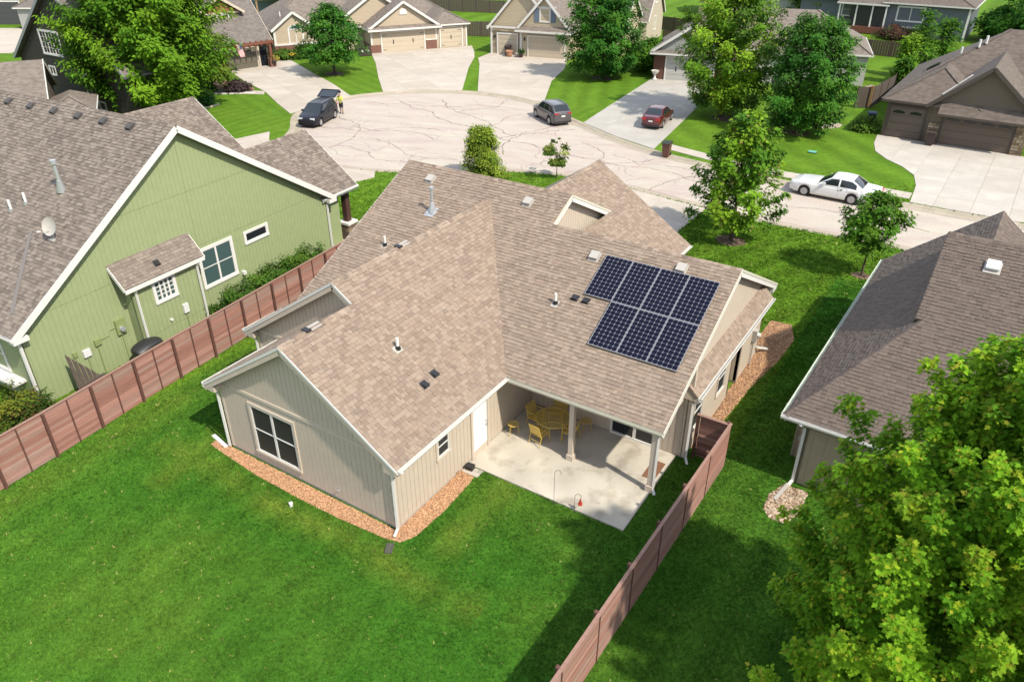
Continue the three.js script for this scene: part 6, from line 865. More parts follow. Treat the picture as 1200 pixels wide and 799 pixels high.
// ---- brown stucco house
{
  const H = thing('brown_house', 'brown stucco house with stone piers and brown garage doors', 'house', 3.9, 54.58, -1.71 * RAD), f = front(0), T = M.brownTrim;
  vol(H, { a0: 0, a1: 15, b0: 3.0, b1: 15.5, h: 3.0, p: 0.66, axis: 'hip', wallM: M.brownStucco, roofM: M.roofBrown, trimM: T, over: 0.45 });
  vol(H, { a0: 0, a1: 6, b0: 0.02, b1: 8, h: 3.0, p: 0.62, axis: 'hip', wallM: M.brownStucco, roofM: M.roofBrown, trimM: T, over: 0.45 });
  vol(H, { a0: 3.2, a1: 9.75, b0: -0.12, b1: 10, h: 3.05, p: 0.84, axis: 'b', wallM: M.brownStucco, roofM: M.roofBrown, trimM: T, over: 0.45 });
  const fb = wallFrame([0, -0.12], [1, 0], [0, -1]), g = new Geo(); slope(g, [P(3.7, -1.0, 2.44), P(9.9, -1.0, 2.44), P(9.9, -0.12, 3.18), P(3.7, -0.12, 3.18)], 0.1); obj('brow_roof', g, M.roofBrown, H); board(H, 'fascia', P(3.68, -1.02, 2.36), P(9.92, -1.02, 2.36), 0.06, 0.16, T);
  garageDoor(H, f, 0.32, 2.75, 2.35, M.brownDoor, T, { flat: false, windows: [[0.5, 1.35], [1.72, 2.57]] }); garageDoor(H, fb, 4.15, 8.8, 2.3, M.brownDoor, T, { windows: [[4.3, 5.25], [5.45, 6.4], [6.6, 7.5], [7.75, 8.65]] });
  stonework(H, fb, 3.2, 4.0, 0, 1.55, 0.14, 211, [0.36, 0.17]); stonework(H, fb, 8.95, 9.75, 0, 2.2, 0.14, 212, [0.36, 0.17]);
  // pale metal strips in the valleys of the roof
  obj('valley_metal', new Geo().bar(P(3.5, 0.53, 3.52), P(5.0, 2.54, 4.79), 0.14, 0.03), M.ventGrey, H);
  const zl = (a) => 2.703 + 0.66 * (a + 0.45) + 0.17; obj('skylight', new Geo().bar(P(1.3, 7.0, zl(1.3) + 0.06), P(2.1, 7.0, zl(2.1) + 0.06), 0.9, 0.14), M.glassDark, H); for (const [a, b] of [[3.3, 8.0], [4.5, 7.2], [4.9, 7.6]]) obj('vent_pipe', new Geo().tube([P(a, b, zl(a) - 0.1), P(a, b, zl(a) + 0.5)], 0.09, 8), M.pvc, H);
}
// ---- timber porch house
{
  const H = thing('craftsman_house', 'house with cedar shake dormer and timber bracketed garage', 'house', -59.9, 42.6, 76 * RAD), f = front(0), olive = mat('oliveSiding', [0.15, 0.14, 0.10], 0.85, { map: TEX.grain });
  vol(H, { a0: -10, a1: 5.4, b0: 0.2, b1: 11, h: 2.95, p: 0.95, axis: 'a', wallM: olive, roofM: M.roofGrey, trimM: M.tanTrim, over: 0.5 });
  vol(H, { a0: -0.7, a1: 3.8, b0: 2.2, b1: 7, h: 5.6, p: 0.62, axis: 'b', wallM: olive, roofM: M.roofGrey, trimM: M.tanTrim, over: 0.4, base: 4 });
  const fd = front(2.2); { const pts = [fd.at(-0.6, 5.5, 0), fd.at(3.7, 5.5, 0), fd.at(1.55, 6.85, 0)]; obj('shake_gable', new Geo().prism(pts, vmul([fd.n[0], 0, -fd.n[1]], 0.06)), M.cedar, H); slab(H, 'gable_band', fd, -0.7, 3.8, 5.38, 5.55, 0, 0.1, M.tanTrim); }
  win(H, fd, -0.1, 2.5, 4.35, 5.25, { cols: 2, rows: 1, bars: [1, 1], trim: 0.14, trimMat: M.whiteTrim, glass: M.glassDark });
  garageDoor(H, f, 0.3, 3.9, 2.1, mat('oliveDoor', [0.13, 0.115, 0.085], 0.7), M.tanTrim, { windows: [[0.45, 1.05], [1.2, 1.8], [1.95, 2.55], [2.7, 3.3]] });
  const beam = obj('timber_beam', new Geo().bar(P(-0.4, -1.1, 2.6), P(5.5, -1.1, 2.6), 0.22, 0.28), M.timber, H); for (let k = 0; k < 9; k++) obj('rafter_tail', new Geo().bar(P(0.0 + k * 0.66, -1.5, 2.42), P(0.0 + k * 0.66, 0.1, 2.7), 0.12, 0.2), M.timber, beam);
  for (const a of [-0.3, 5.1]) { const po = obj('timber_post', new Geo().bar(P(a, -1.0, 0.9), P(a, -1.0, 2.5), 0.28, 0.28, [0, 0, 1]), M.timber, H); obj('stone_pier', new Geo().box(a - 0.32, a + 0.32, -1.32, -0.68, 0, 0.95), M.brick, po); }
  slab(H, 'side_door', f, 4.3, 5.1, 0.02, 2.1, 0, 0.05, M.glassDark); slab(H, 'door_trim', f, 4.1, 4.28, 0.02, 2.2, 0, 0.07, M.tanTrim);
  const g = new Geo(); slope(g, [P(-6.5, -2.4, 2.5), P(-0.7, -2.4, 2.5), P(-0.7, 0.4, 3.4), P(-6.5, 0.4, 3.4)], 0.14); obj('porch_roof', g, M.roofGrey, H); for (const a of [-5.8, -3.2, -1.1]) obj('porch_post', new Geo().bar(P(a, -2.1, 0), P(a, -2.1, 2.45), 0.26, 0.26, [0, 0, 1]), M.timber, H);
}
// ---- dark house behind the broad tree, roof between, pale house at the far corner
{
  const H = thing('dark_house', 'tall dark brown house with white grid window behind the broad tree', 'house', -63.2, 24, 0), f = front(0);
  vol(H, { a0: 0, a1: 15.4, b0: 0, b1: 4.6, h: 4.3, p: 0.78, axis: 'b', wallM: M.darkSiding, roofM: M.roofGrey, trimM: mat('greyTrim', [0.30, 0.31, 0.31], 0.6), over: 0.4 });
  win(H, f, 4.25, 7.0, 4.85, 6.6, { cols: 3, rows: 2, bars: [1, 1], trim: 0.14, trimMat: M.whiteTrim, glass: M.glassDark }); win(H, f, 9.3, 10.5, 1.9, 3.6, { cols: 1, rows: 2, bars: [1, 1], trim: 0.12, trimMat: M.whiteTrim, glass: M.glassDark }); win(H, f, 4.3, 5.1, 3.1, 3.7, { cols: 2, rows: 1, trim: 0.1, trimMat: M.whiteTrim, glass: M.glassDark }); win(H, f, 2.0, 2.9, 3.1, 3.9, { cols: 1, rows: 1, trim: 0.1, trimMat: M.whiteTrim, glass: M.glassDark }); win(H, f, 10.6, 11.4, 0.9, 1.5, { cols: 1, rows: 1, trim: 0.1, trimMat: M.whiteTrim, glass: M.glassDark });
  const B = thing('brown_roofed_house', 'low house with grey brown roof between green and dark houses', 'house', -51.2, 19.3, 57 * RAD);
  vol(B, { a0: -16, a1: 0, b0: -4.2, b1: 5.0, h: 2.95, p: 0.56, axis: 'a', wallM: M.brownStucco, roofM: M.roofFar, trimM: M.whiteTrim, over: 0.3 }); vol(B, { a0: 0.1, a1: 3.0, b0: -3.6, b1: 1.5, h: 2.5, p: 0.5, axis: 'hip', wallM: M.brownStucco, roofM: M.roofFar, over: 0.3 }); obj('valley_metal', new Geo().bar(P(-8, -2.0, 4.32), P(-4.4, -4.4, 3.0), 0.2, 0.04), M.ventGrey, B);
  const A = thing('grey_house', 'pale grey house with dark garage door beyond the dark house', 'house', -116, 46, 30 * RAD), fa = front(0);
  vol(A, { a0: 0, a1: 16, b0: 0, b1: 10, h: 5.2, p: 0.5, axis: 'a', wallM: M.greyLap, roofM: M.roofGrey, over: 0.4 }); garageDoor(A, fa, 2, 6, 3.0, mat('slateDoor', [0.07, 0.07, 0.075], 0.7)); win(A, fa, 9.5, 11.5, 3.0, 4.6, { cols: 2, trim: 0.15, trimMat: M.whiteTrim, glass: M.glassGrey }); slab(A, 'stone_panel', fa, 6.3, 8.2, 0, 4, 0, 0.1, M.stoneYellow || mat('stoneYellow', [0.42, 0.36, 0.22], 0.9, { map: TEX.stone })); vol(A, { a0: 8.4, a1: 13, b0: -4.5, b1: 0, h: 2.9, p: 0.55, axis: 'hip', wallM: M.greyLap, roofM: M.roofGrey });
  flatwork('driveway', 'pale drive before the far grey house', 'driveway', [[-111, 45], [-107, 47.5], [-94, 40.5], [-90, 36], [-94, 33.5], [-100, 38]], [4, 4], 0.5, null, 0.035, [0, 0], PM);
}
// ---- blue grey house beyond the fences, with covered porch
{
  const H = thing('blue_grey_house', 'blue grey house with covered back porch beyond the wooden fence', 'house', -7.75, 106.28, -1.3 * RAD), f = front(0);
  vol(H, { a0: 2.6, a1: 12.5, b0: 0, b1: 11, h: 4.1, p: 0.42, axis: 'hip', wallM: M.blueLap, roofM: M.roofBrown, over: 0.5 }); vol(H, { a0: -9, a1: 2.6, b0: 1.6, b1: 12, h: 4.0, p: 0.42, axis: 'hip', wallM: M.blueLap, roofM: M.roofBrown, over: 0.5 });
  const g = new Geo(); slope(g, [P(-3.6, -0.6, 3.72), P(3.0, -0.6, 3.72), P(3.0, 2.6, 4.5), P(-3.6, 2.6, 4.5)], 0.16); obj('porch_roof', g, M.roofBrown, H); board(H, 'gutter', P(-3.6, -0.65, 3.64), P(3.0, -0.65, 3.64), 0.12, 0.18, M.whiteTrim); for (const a of [-3.2, -1.0, 1.0, 2.7]) obj('porch_post', new Geo().box(a - 0.09, a + 0.09, -0.5, -0.32, 0.9, 3.6), M.whiteTrim, H); obj('porch_deck', new Geo().box(-3.6, 2.9, -0.6, 1.6, 0.1, 0.9), M.timber, H);
  slab(H, 'porch_screen', wallFrame([0, -0.2], [1, 0], [0, -1]), -1.8, 2.5, 0.92, 3.5, 0, 0.03, M.screen); win(H, wallFrame([0, 1.4], [1, 0], [0, -1]), -3.2, -2.0, 1.9, 3.4, { trim: 0.12, trimMat: M.whiteTrim, glass: M.glassGrey });
  win(H, f, 4.1, 7.2, 1.95, 3.55, { cols: 2, rows: 1, trim: 0.15, trimMat: M.whiteTrim, glass: M.glassTeal }); win(H, f, 5.0, 7.4, 0.2, 1.1, { cols: 2, rows: 1, trim: 0.14, trimMat: M.whiteTrim, glass: M.glassDark }); slab(H, 'corner_board', f, 12.3, 12.55, 0, 4.0, 0, 0.05, M.whiteTrim);
  const K = thing('white_house', 'white sided house far beyond the blue grey house', 'house', 14, 122, -20 * RAD); vol(K, { a0: 0, a1: 10, b0: 0, b1: 9, h: 3.2, p: 0.5, axis: 'a', wallM: M.whiteLap, roofM: M.roofFar });
  const S = thing('slate_house', 'slate blue house with raised timber deck behind the cream house', 'house', -93, 68, 50 * RAD), fs = front(0); vol(S, { a0: 0, a1: 14, b0: 0, b1: 9, h: 6.2, p: 0.5, axis: 'a', wallM: mat('slateLap', [0.20, 0.27, 0.33], 0.75, { bumpMap: TEX.lapBump, bumpScale: 0.02 }), roofM: M.roofGrey }); for (const a of [2, 5]) win(S, fs, a, a + 1.2, 3.6, 5.2, { trim: 0.12, trimMat: M.whiteTrim, glass: M.glassDark }); slab(S, 'corner_board', fs, 4.0, 4.25, 0, 6, 0, 0.06, M.whiteTrim); obj('deck', new Geo().box(6, 15, -4, 0, 2.7, 3.0), mat('deckWood', [0.42, 0.27, 0.14], 0.85, { map: TEX.planks }), S); for (const a of [6.2, 10, 14.6]) obj('deck_post', new Geo().box(a, a + 0.25, -3.9, -3.65, 0, 3.9), M.deckWood, S); for (let k = 0; k < 3; k++) obj('deck_rail', new Geo().box(6, 15, -4, -3.92, 3.2 + k * 0.3, 3.26 + k * 0.3), M.deckWood, S); win(S, fs, 1.0, 1.9, 0.3, 2.3, { rows: 1, trim: 0.1, trimMat: M.whiteTrim, glass: M.glassDark });
  const D = thing('grey_shed', 'grey house corner beyond the brick garage roof', 'house', -14.5, 112, 0.1); vol(D, { a0: -12, a1: 5, b0: 0, b1: 8, h: 3.4, p: 0.5, axis: 'a', wallM: M.greyLap, roofM: M.roofGrey }); slab(D, 'door', front(0), -1, 0.5, 0, 2.2, 0, 0.05, M.whiteTrim);
  const E = thing('taupe_house', 'taupe house behind the beige gable wall', 'house', -33, 112, 0.15); vol(E, { a0: 0, a1: 12, b0: 0, b1: 8, h: 3.4, p: 0.5, axis: 'a', wallM: mat('taupe', [0.25, 0.22, 0.20], 0.85), roofM: M.roofGrey });
}
// ---- wooden fences of the back gardens
function panelFence(label, line, h, m, postM = M.greyWood) {
  const F = thing('garden_fence', label, 'fence', 0, 0, 0, 'weathered garden fences'), r = rngOf(Math.round(line[0][0] * 7 + 900));
  for (let i = 0; i + 1 < line.length; i++) { const A = line[i], B = line[i + 1], L = Math.hypot(B[0] - A[0], B[1] - A[1]), n = Math.max(1, Math.round(L / 2.4)); for (let k = 0; k < n; k++) { const t0 = k / n, t1 = (k + 1) / n, a = [mix(A[0], B[0], t0), mix(A[1], B[1], t0)], b = [mix(A[0], B[0], t1), mix(A[1], B[1], t1)], d = [(b[0] - a[0]) / (L / n), (b[1] - a[1]) / (L / n)]; for (let j = 0; j < 8; j++) { const x0 = a[0] + (b[0] - a[0]) * (j + 0.04) / 8, y0 = a[1] + (b[1] - a[1]) * (j + 0.04) / 8, x1 = a[0] + (b[0] - a[0]) * (j + 0.96) / 8, y1 = a[1] + (b[1] - a[1]) * (j + 0.96) / 8, hh = h + 0.05 * (r() - 0.5); const G = new Geo(); G.off = [r() * 3, r() * 3]; G.prism([P(x0, y0, 0.04), P(x1, y1, 0.04), P(x1, y1, hh), P(x0, y0, hh)], [0.02 * d[1], 0, 0.02 * d[0]]); obj('picket_board', G, m, F); } obj('post', new Geo().box(a[0] - 0.06, a[0] + 0.06, a[1] + 0.02, a[1] + 0.14, 0, h + 0.05), postM, F); } }
  return F;
}
mat('brownFence', [0.115, 0.078, 0.058], 0.95, { map: TEX.planks }); mat('newWood', [0.46, 0.27, 0.14], 0.85, { map: TEX.planks }); mat('redFence', [0.20, 0.095, 0.065], 0.9, { map: TEX.planks });
panelFence('weathered fence beside the brick garage house side wall', [[0.3, 62.6], [1.3, 63.3]], 1.85, M.greyWood); panelFence('weathered fence running up behind the brown house', [[1.5, 63.3], [2.2, 69.8], [1.5, 84.6]], 1.85, M.greyWood);
panelFence('brown fence across the back before the blue grey house', [[-8.5, 90.5], [1.0, 89.9], [4, 84]], 1.7, M.brownFence, M.newWood); panelFence('brown fence behind the beige gable wall', [[-36, 95], [-27.5, 93], [-18, 92.5]], 1.8, M.brownFence); panelFence('low brown fence beside the beige gable wall', [[-27.2, 84], [-21, 83.6]], 1.6, M.brownFence);
panelFence('grey fence between the cream and gabled houses', [[-52, 75], [-42.5, 79.5]], 1.85, M.greyWood); panelFence('grey fence across the far back garden', [[-72, 92], [-50, 98], [-36, 104]], 1.85, M.greyWood); panelFence('reddish fence behind the timber porch house', [[-82, 58], [-73, 64.2]], 1.9, M.redFence);
{ const t = thing('gate_post', 'orange new wood gate post in weathered fence', 'post', 1.38, 63.2); obj('post', new Geo().box(-0.12, 0.12, -0.1, 0.1, 0, 1.95), M.newWood, t); obj('brace', new Geo().bar(P(-0.1, 0, 0.2), P(-0.1, 0.1, 1.8), 0.1, 0.05), M.newWood, t); }

// ================================================================ trees and shrubs
const leafGeo = (() => { const G = new Geo(); G.tri([0, 0, 0], [0.28, 0.06, 0.45], [0, -0.02, 1]); G.tri([0, 0, 0], [0, -0.02, 1], [-0.28, 0.06, 0.45]); return G.geo(); })();
const mapleGeo = (() => { const G = new Geo(), o = [0, 0, 0.08], pts = [[0.05, -0.02, 0], [0.30, 0.05, 0.06], [0.22, 0.02, 0.26], [0.52, 0.03, 0.46], [0.24, -0.01, 0.52], [0.20, -0.05, 0.72], [0, -0.12, 1.0], [-0.20, -0.05, 0.72], [-0.24, -0.01, 0.52], [-0.52, 0.03, 0.46], [-0.22, 0.02, 0.26], [-0.30, 0.05, 0.06], [-0.05, -0.02, 0]]; for (let i = 0; i + 1 < pts.length; i++) G.tri(o, pts[i + 1], pts[i]); return G.geo(); })();
// crown: clumps of leaves on twigs spread through a lumpy volume; profile(t) gives the crown's radius (0..1) at height t (0..1)
function tree(o) {
  const { name = 'tree', label, u, v, h, r: Rc, z0 = 1.2, trunk = 0.12, clumps = 120, leaves = 70, leaf = 0.2, clump = 0.55, cols, tip = null, tipShare = 0.1, seed = 1, profile = (t) => Math.sqrt(Math.max(0, 1 - Math.pow(2 * t - 0.85, 2) * 0.9)), group = 'garden trees', geo = leafGeo, inner = 0.35, bark = M.bark, limbs = 12, lean = [0, 0], squash = 1, category = 'tree', lobes = 5, lobeAmp = 0.22, up = 0.8, stems = 1, strays = 0.08, tall = 0.75, leaders = 0, rise = 0.3, spread = 0.16, shootTips = 0 } = o;
  const T = thing(name, label, category, u, v, 0, group), R = rngOf(seed), cent = [];
  const lob = (a, t) => 1 + lobeAmp * Math.sin(lobes * a + seed + 3 * t) * 0.6 + lobeAmp * (vnoise(a * 2.2 + 20, t * 5 + seed, seed) - 0.5) * 1.6;
  if (leaders) for (let k = 0; k < leaders; k++) {       // foliage set along rising branches, thinner towards the tip
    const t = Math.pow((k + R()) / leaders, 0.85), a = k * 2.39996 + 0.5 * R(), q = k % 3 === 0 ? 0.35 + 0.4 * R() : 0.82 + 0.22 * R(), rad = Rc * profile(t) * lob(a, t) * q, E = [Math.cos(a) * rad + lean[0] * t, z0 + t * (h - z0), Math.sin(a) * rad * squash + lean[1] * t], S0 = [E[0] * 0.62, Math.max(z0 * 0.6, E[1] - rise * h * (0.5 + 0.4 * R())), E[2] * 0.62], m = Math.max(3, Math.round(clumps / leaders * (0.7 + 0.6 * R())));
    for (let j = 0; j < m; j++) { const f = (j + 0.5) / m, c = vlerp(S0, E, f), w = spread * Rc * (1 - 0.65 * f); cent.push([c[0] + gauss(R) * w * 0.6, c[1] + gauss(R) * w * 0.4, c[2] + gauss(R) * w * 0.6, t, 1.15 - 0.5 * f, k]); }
  } else for (let k = 0; k < clumps; k++) { const t = Math.pow(R(), 0.9), a = R() * 6.283, q = inner + (1 - inner) * Math.pow(R(), 0.55), stray = R() < strays ? 1.12 : 1, rad = Rc * profile(t) * lob(a, t) * q * stray; cent.push([Math.cos(a) * rad + lean[0] * t, z0 + t * (h - z0) * (0.97 + 0.08 * R()), Math.sin(a) * rad * squash + lean[1] * t, t]); }
  // wood
  const W = new Geo(), top = [lean[0] * 0.7, z0 + (h - z0) * 0.75, lean[1] * 0.7]; const ts = []; for (let k = 0; k <= 6; k++) { const t = k / 6; ts.push([top[0] * t + 0.06 * h * 0.1 * (R() - 0.5), top[1] * t, top[2] * t + 0.06 * h * 0.1 * (R() - 0.5)]); }
  if (stems === 1) W.tube(ts, ts.map((_, k) => trunk * (k === 0 ? 1.35 : 1 - k / 7.2)), 10); else for (let s = 0; s < stems; s++) { const a = s / stems * 6.28, c = cent[(R() * cent.length) | 0]; W.tube([[Math.cos(a) * 0.1, 0, Math.sin(a) * 0.1], [c[0] * 0.35, c[1] * 0.5, c[2] * 0.35], [c[0], c[1], c[2]]], [trunk, trunk * 0.7, trunk * 0.3], 6); }
  obj('trunk', W, bark, T);
  if (limbs) { const B = new Geo(), order = [...cent].sort(() => R() - 0.5).slice(0, limbs); for (const c of order) { const k = clamp((c[1] - z0) / (h - z0) * 0.7, 0.05, 0.9), s = [top[0] * k, mix(z0 * 0.9, top[1], k), top[2] * k]; B.tube([s, vlerp(s, c, 0.5).map((z, i) => z + (i === 1 ? 0.06 * h * (R() - 0.2) : 0.04 * h * (R() - 0.5))), [c[0], c[1], c[2]]], [trunk * 0.42, trunk * 0.27, trunk * 0.1], 6); } obj('limbs', B, bark, T); }
  // leaves
  const n = clumps * leaves, I = new THREE.InstancedMesh(geo, M.leaf, n), d = new THREE.Object3D(), c = new THREE.Color(), z = new THREE.Vector3(), m = new THREE.Matrix4(), X = new THREE.Vector3(), Yv = new THREE.Vector3(); let i = 0;
  for (const q of cent) {
    const cr = clump * (q[4] ?? 1) * (0.75 + 0.5 * R()), tone = q[5] !== undefined ? 0.8 + 0.3 * hash2(q[5], seed, 3) + 0.2 * R() : 0.78 + 0.44 * R(), base = cols[((q[5] !== undefined ? hash2(q[5], seed, 4) : R()) * cols.length) | 0], out = new THREE.Vector3(q[0], (q[1] - z0 - (h - z0) * 0.35) * 0.8, q[2]).normalize();
    for (let k = 0; k < leaves; k++) {
      let gx = gauss(R), gy = gauss(R) * tall, gz = gauss(R); const px = q[0] + gx * cr, py = q[1] + gy * cr, pz = q[2] + gz * cr; if (py < 0.05) { continue; }
      d.position.set(px, py, pz);
      Yv.set(out.x * 0.7 + (R() - 0.5) * 1.1, up + (R() - 0.5) * 0.8, out.z * 0.7 + (R() - 0.5) * 1.1).normalize(); z.set(R() - 0.5 + gx * 0.5, -0.25 + (R() - 0.5), R() - 0.5 + gz * 0.5).normalize(); X.crossVectors(Yv, z).normalize(); z.crossVectors(X, Yv); m.makeBasis(X, Yv, z); d.quaternion.setFromRotationMatrix(m); const s = leaf * (0.65 + 0.7 * R()); d.scale.set(s, s, s); d.updateMatrix(); I.setMatrixAt(i, d.matrix);
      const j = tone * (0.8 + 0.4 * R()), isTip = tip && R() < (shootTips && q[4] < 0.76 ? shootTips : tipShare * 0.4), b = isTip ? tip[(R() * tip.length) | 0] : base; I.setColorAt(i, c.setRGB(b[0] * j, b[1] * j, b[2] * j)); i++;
    }
  }
  I.count = i; I.name = 'crown'; I.castShadow = I.receiveShadow = true; T.add(I); stuff(I); return T;
}
const LIME = [[0.150, 0.315, 0.013], [0.180, 0.350, 0.015], [0.112, 0.265, 0.011], [0.205, 0.360, 0.017]], DEEP = [[0.0442, 0.156, 0.0156], [0.0572, 0.182, 0.0169], [0.0364, 0.1326, 0.0143], [0.0754, 0.208, 0.0182]], MID = [[0.0813, 0.2, 0.0137], [0.1063, 0.2313, 0.015], [0.0625, 0.1688, 0.0125]], BRIGHT = [[0.1625, 0.3063, 0.0163], [0.2063, 0.35, 0.02], [0.1187, 0.25, 0.015]];
// the big maple in front
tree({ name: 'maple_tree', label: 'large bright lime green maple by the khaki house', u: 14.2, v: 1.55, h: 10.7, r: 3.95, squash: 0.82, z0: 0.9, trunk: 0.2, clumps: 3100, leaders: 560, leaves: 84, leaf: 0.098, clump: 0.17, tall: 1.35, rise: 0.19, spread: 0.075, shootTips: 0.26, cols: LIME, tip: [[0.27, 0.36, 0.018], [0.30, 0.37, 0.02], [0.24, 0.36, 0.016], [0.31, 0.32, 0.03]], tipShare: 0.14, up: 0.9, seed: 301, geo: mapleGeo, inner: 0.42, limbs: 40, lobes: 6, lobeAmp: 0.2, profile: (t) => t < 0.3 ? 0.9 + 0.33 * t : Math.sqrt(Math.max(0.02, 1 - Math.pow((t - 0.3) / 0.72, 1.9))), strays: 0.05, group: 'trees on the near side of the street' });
tree({ name: 'maple_tree', label: 'young airy maple between the tan driveway and the street', u: 0.82, v: 27.5, h: 7.2, r: 2.85, z0: 1.5, trunk: 0.11, clumps: 260, leaders: 56, rise: 0.2, leaves: 44, leaf: 0.19, clump: 0.3, cols: [...BRIGHT, ...MID], tip: [[0.25, 0.23, 0.06]], tipShare: 0.1, seed: 302, geo: mapleGeo, inner: 0.25, limbs: 46, lobeAmp: 0.3, profile: (t) => t < 0.22 ? 0.75 + 1.0 * t : Math.pow(Math.max(0.01, 1 - (t - 0.22) / 0.8), 0.5), strays: 0.16, group: 'trees on the near side of the street' });
tree({ name: 'young_tree', label: 'small round tree on a thin trunk near the street', u: 7.9, v: 26.7, h: 4.25, r: 1.35, z0: 1.55, trunk: 0.055, clumps: 85, leaves: 60, leaf: 0.17, clump: 0.27, cols: [...MID, [0.085, 0.175, 0.02]], seed: 303, geo: mapleGeo, limbs: 16, group: 'trees on the near side of the street' });
tree({ name: 'ornamental_shrub', label: 'tall dense yellow green shrub before the cul-de-sac', category: 'shrub', u: -17.0, v: 29.3, h: 3.1, r: 1.5, z0: 0.15, trunk: 0.05, clumps: 240, leaves: 64, leaf: 0.15, clump: 0.26, cols: [[0.22, 0.31, 0.03], [0.26, 0.34, 0.04], [0.16, 0.25, 0.025]], seed: 304, limbs: 0, stems: 5, group: 'shrubs before the tan house', profile: (t) => 0.9 - 0.5 * Math.pow(t, 2.5), squash: 0.8, lean: [-0.35, 0] });
tree({ name: 'sapling', label: 'thin sapling with sparse round leaves at the street edge', u: -12.7, v: 31.6, h: 2.3, r: 0.95, z0: 1.0, trunk: 0.035, clumps: 26, leaves: 26, leaf: 0.22, clump: 0.16, cols: [[0.15, 0.22, 0.03], [0.10, 0.17, 0.025], [0.22, 0.26, 0.05]], seed: 305, limbs: 26, geo: mapleGeo, group: 'trees on the near side of the street', profile: (t) => 0.5 + 0.6 * t, bark: M.bark });
// across the street
tree({ name: 'oak_tree', label: 'broad spreading bright green tree before the dark house', u: -50.3, v: 27.9, h: 14.0, r: 6.0, z0: 2.0, trunk: 0.36, clumps: 1700, leaders: 340, rise: 0.15, spread: 0.11, leaves: 62, leaf: 0.34, clump: 0.66, cols: [[0.125, 0.255, 0.012], [0.155, 0.285, 0.014], [0.10, 0.22, 0.011], [0.08, 0.19, 0.010]], seed: 306, lobes: 5, lobeAmp: 0.3, inner: 0.25, limbs: 30, group: 'trees round the cul-de-sac', profile: (t) => t < 0.3 ? 0.75 + 0.8 * t : Math.sqrt(Math.max(0.02, 1 - Math.pow((t - 0.3) / 0.74, 2))) });
tree({ name: 'small_tree', label: 'low light green tree beside the flower bed of the porch', u: -53.6, v: 36.0, h: 5.6, r: 2.5, z0: 1.0, trunk: 0.1, clumps: 120, leaves: 46, leaf: 0.3, clump: 0.5, cols: [[0.11, 0.185, 0.018], [0.14, 0.215, 0.022]], seed: 307, limbs: 14, group: 'trees round the cul-de-sac' });
tree({ name: 'crabapple_tree', label: 'dark bushy tree on the lawn by the arched window', u: -49.2, v: 48.2, h: 6.5, r: 2.9, z0: 1.3, trunk: 0.14, clumps: 170, leaves: 56, leaf: 0.32, clump: 0.52, cols: DEEP, seed: 308, lobes: 5, lobeAmp: 0.32, limbs: 22, group: 'trees round the cul-de-sac' });
tree({ name: 'maple_tree', label: 'dense dark green maple before the gabled house', u: -24.4, v: 61.6, h: 9.6, r: 4.3, z0: 1.2, trunk: 0.19, clumps: 520, leaders: 120, rise: 0.16, spread: 0.12, leaves: 58, leaf: 0.28, clump: 0.5, cols: DEEP, seed: 309, limbs: 22, group: 'trees round the cul-de-sac', lobeAmp: 0.24, profile: (t) => t < 0.3 ? 0.7 + t : Math.sqrt(Math.max(0.02, 1 - Math.pow((t - 0.3) / 0.72, 2.1))) });
tree({ name: 'hedge_shrub', label: 'rounded green shrub at the foot of the beige gable', category: 'shrub', u: -21.6, v: 67.6, h: 3.0, r: 2.4, z0: 0.2, trunk: 0.06, clumps: 130, leaves: 50, leaf: 0.3, clump: 0.5, cols: MID, seed: 310, limbs: 0, stems: 5, group: 'shrubs round the cul-de-sac' });
tree({ name: 'maple_tree', label: 'tall bright green maple between grey drive and dense tree', u: -8.8, v: 53.4, h: 10.8, r: 4.5, z0: 1.4, trunk: 0.2, clumps: 520, leaders: 120, rise: 0.16, spread: 0.12, leaves: 58, leaf: 0.28, clump: 0.46, cols: [...BRIGHT, [0.075, 0.16, 0.018]], tip: [[0.24, 0.27, 0.04]], tipShare: 0.12, seed: 311, limbs: 26, group: 'trees round the cul-de-sac', lobeAmp: 0.28, profile: (t) => t < 0.35 ? 0.7 + 0.86 * t : Math.sqrt(Math.max(0.03, 1 - Math.pow((t - 0.35) / 0.67, 2.0))) });
tree({ name: 'maple_tree', label: 'dense deep green maple beside the brown house lawn', u: -1.7, v: 51.7, h: 8.9, r: 3.85, z0: 1.0, trunk: 0.16, clumps: 480, leaders: 120, rise: 0.16, spread: 0.12, leaves: 58, leaf: 0.25, clump: 0.42, cols: [...DEEP, [0.055, 0.14, 0.02]], seed: 312, limbs: 22, group: 'trees round the cul-de-sac', lobeAmp: 0.24, profile: (t) => t < 0.35 ? 0.7 + 0.86 * t : Math.sqrt(Math.max(0.03, 1 - Math.pow((t - 0.35) / 0.67, 2.1))) });
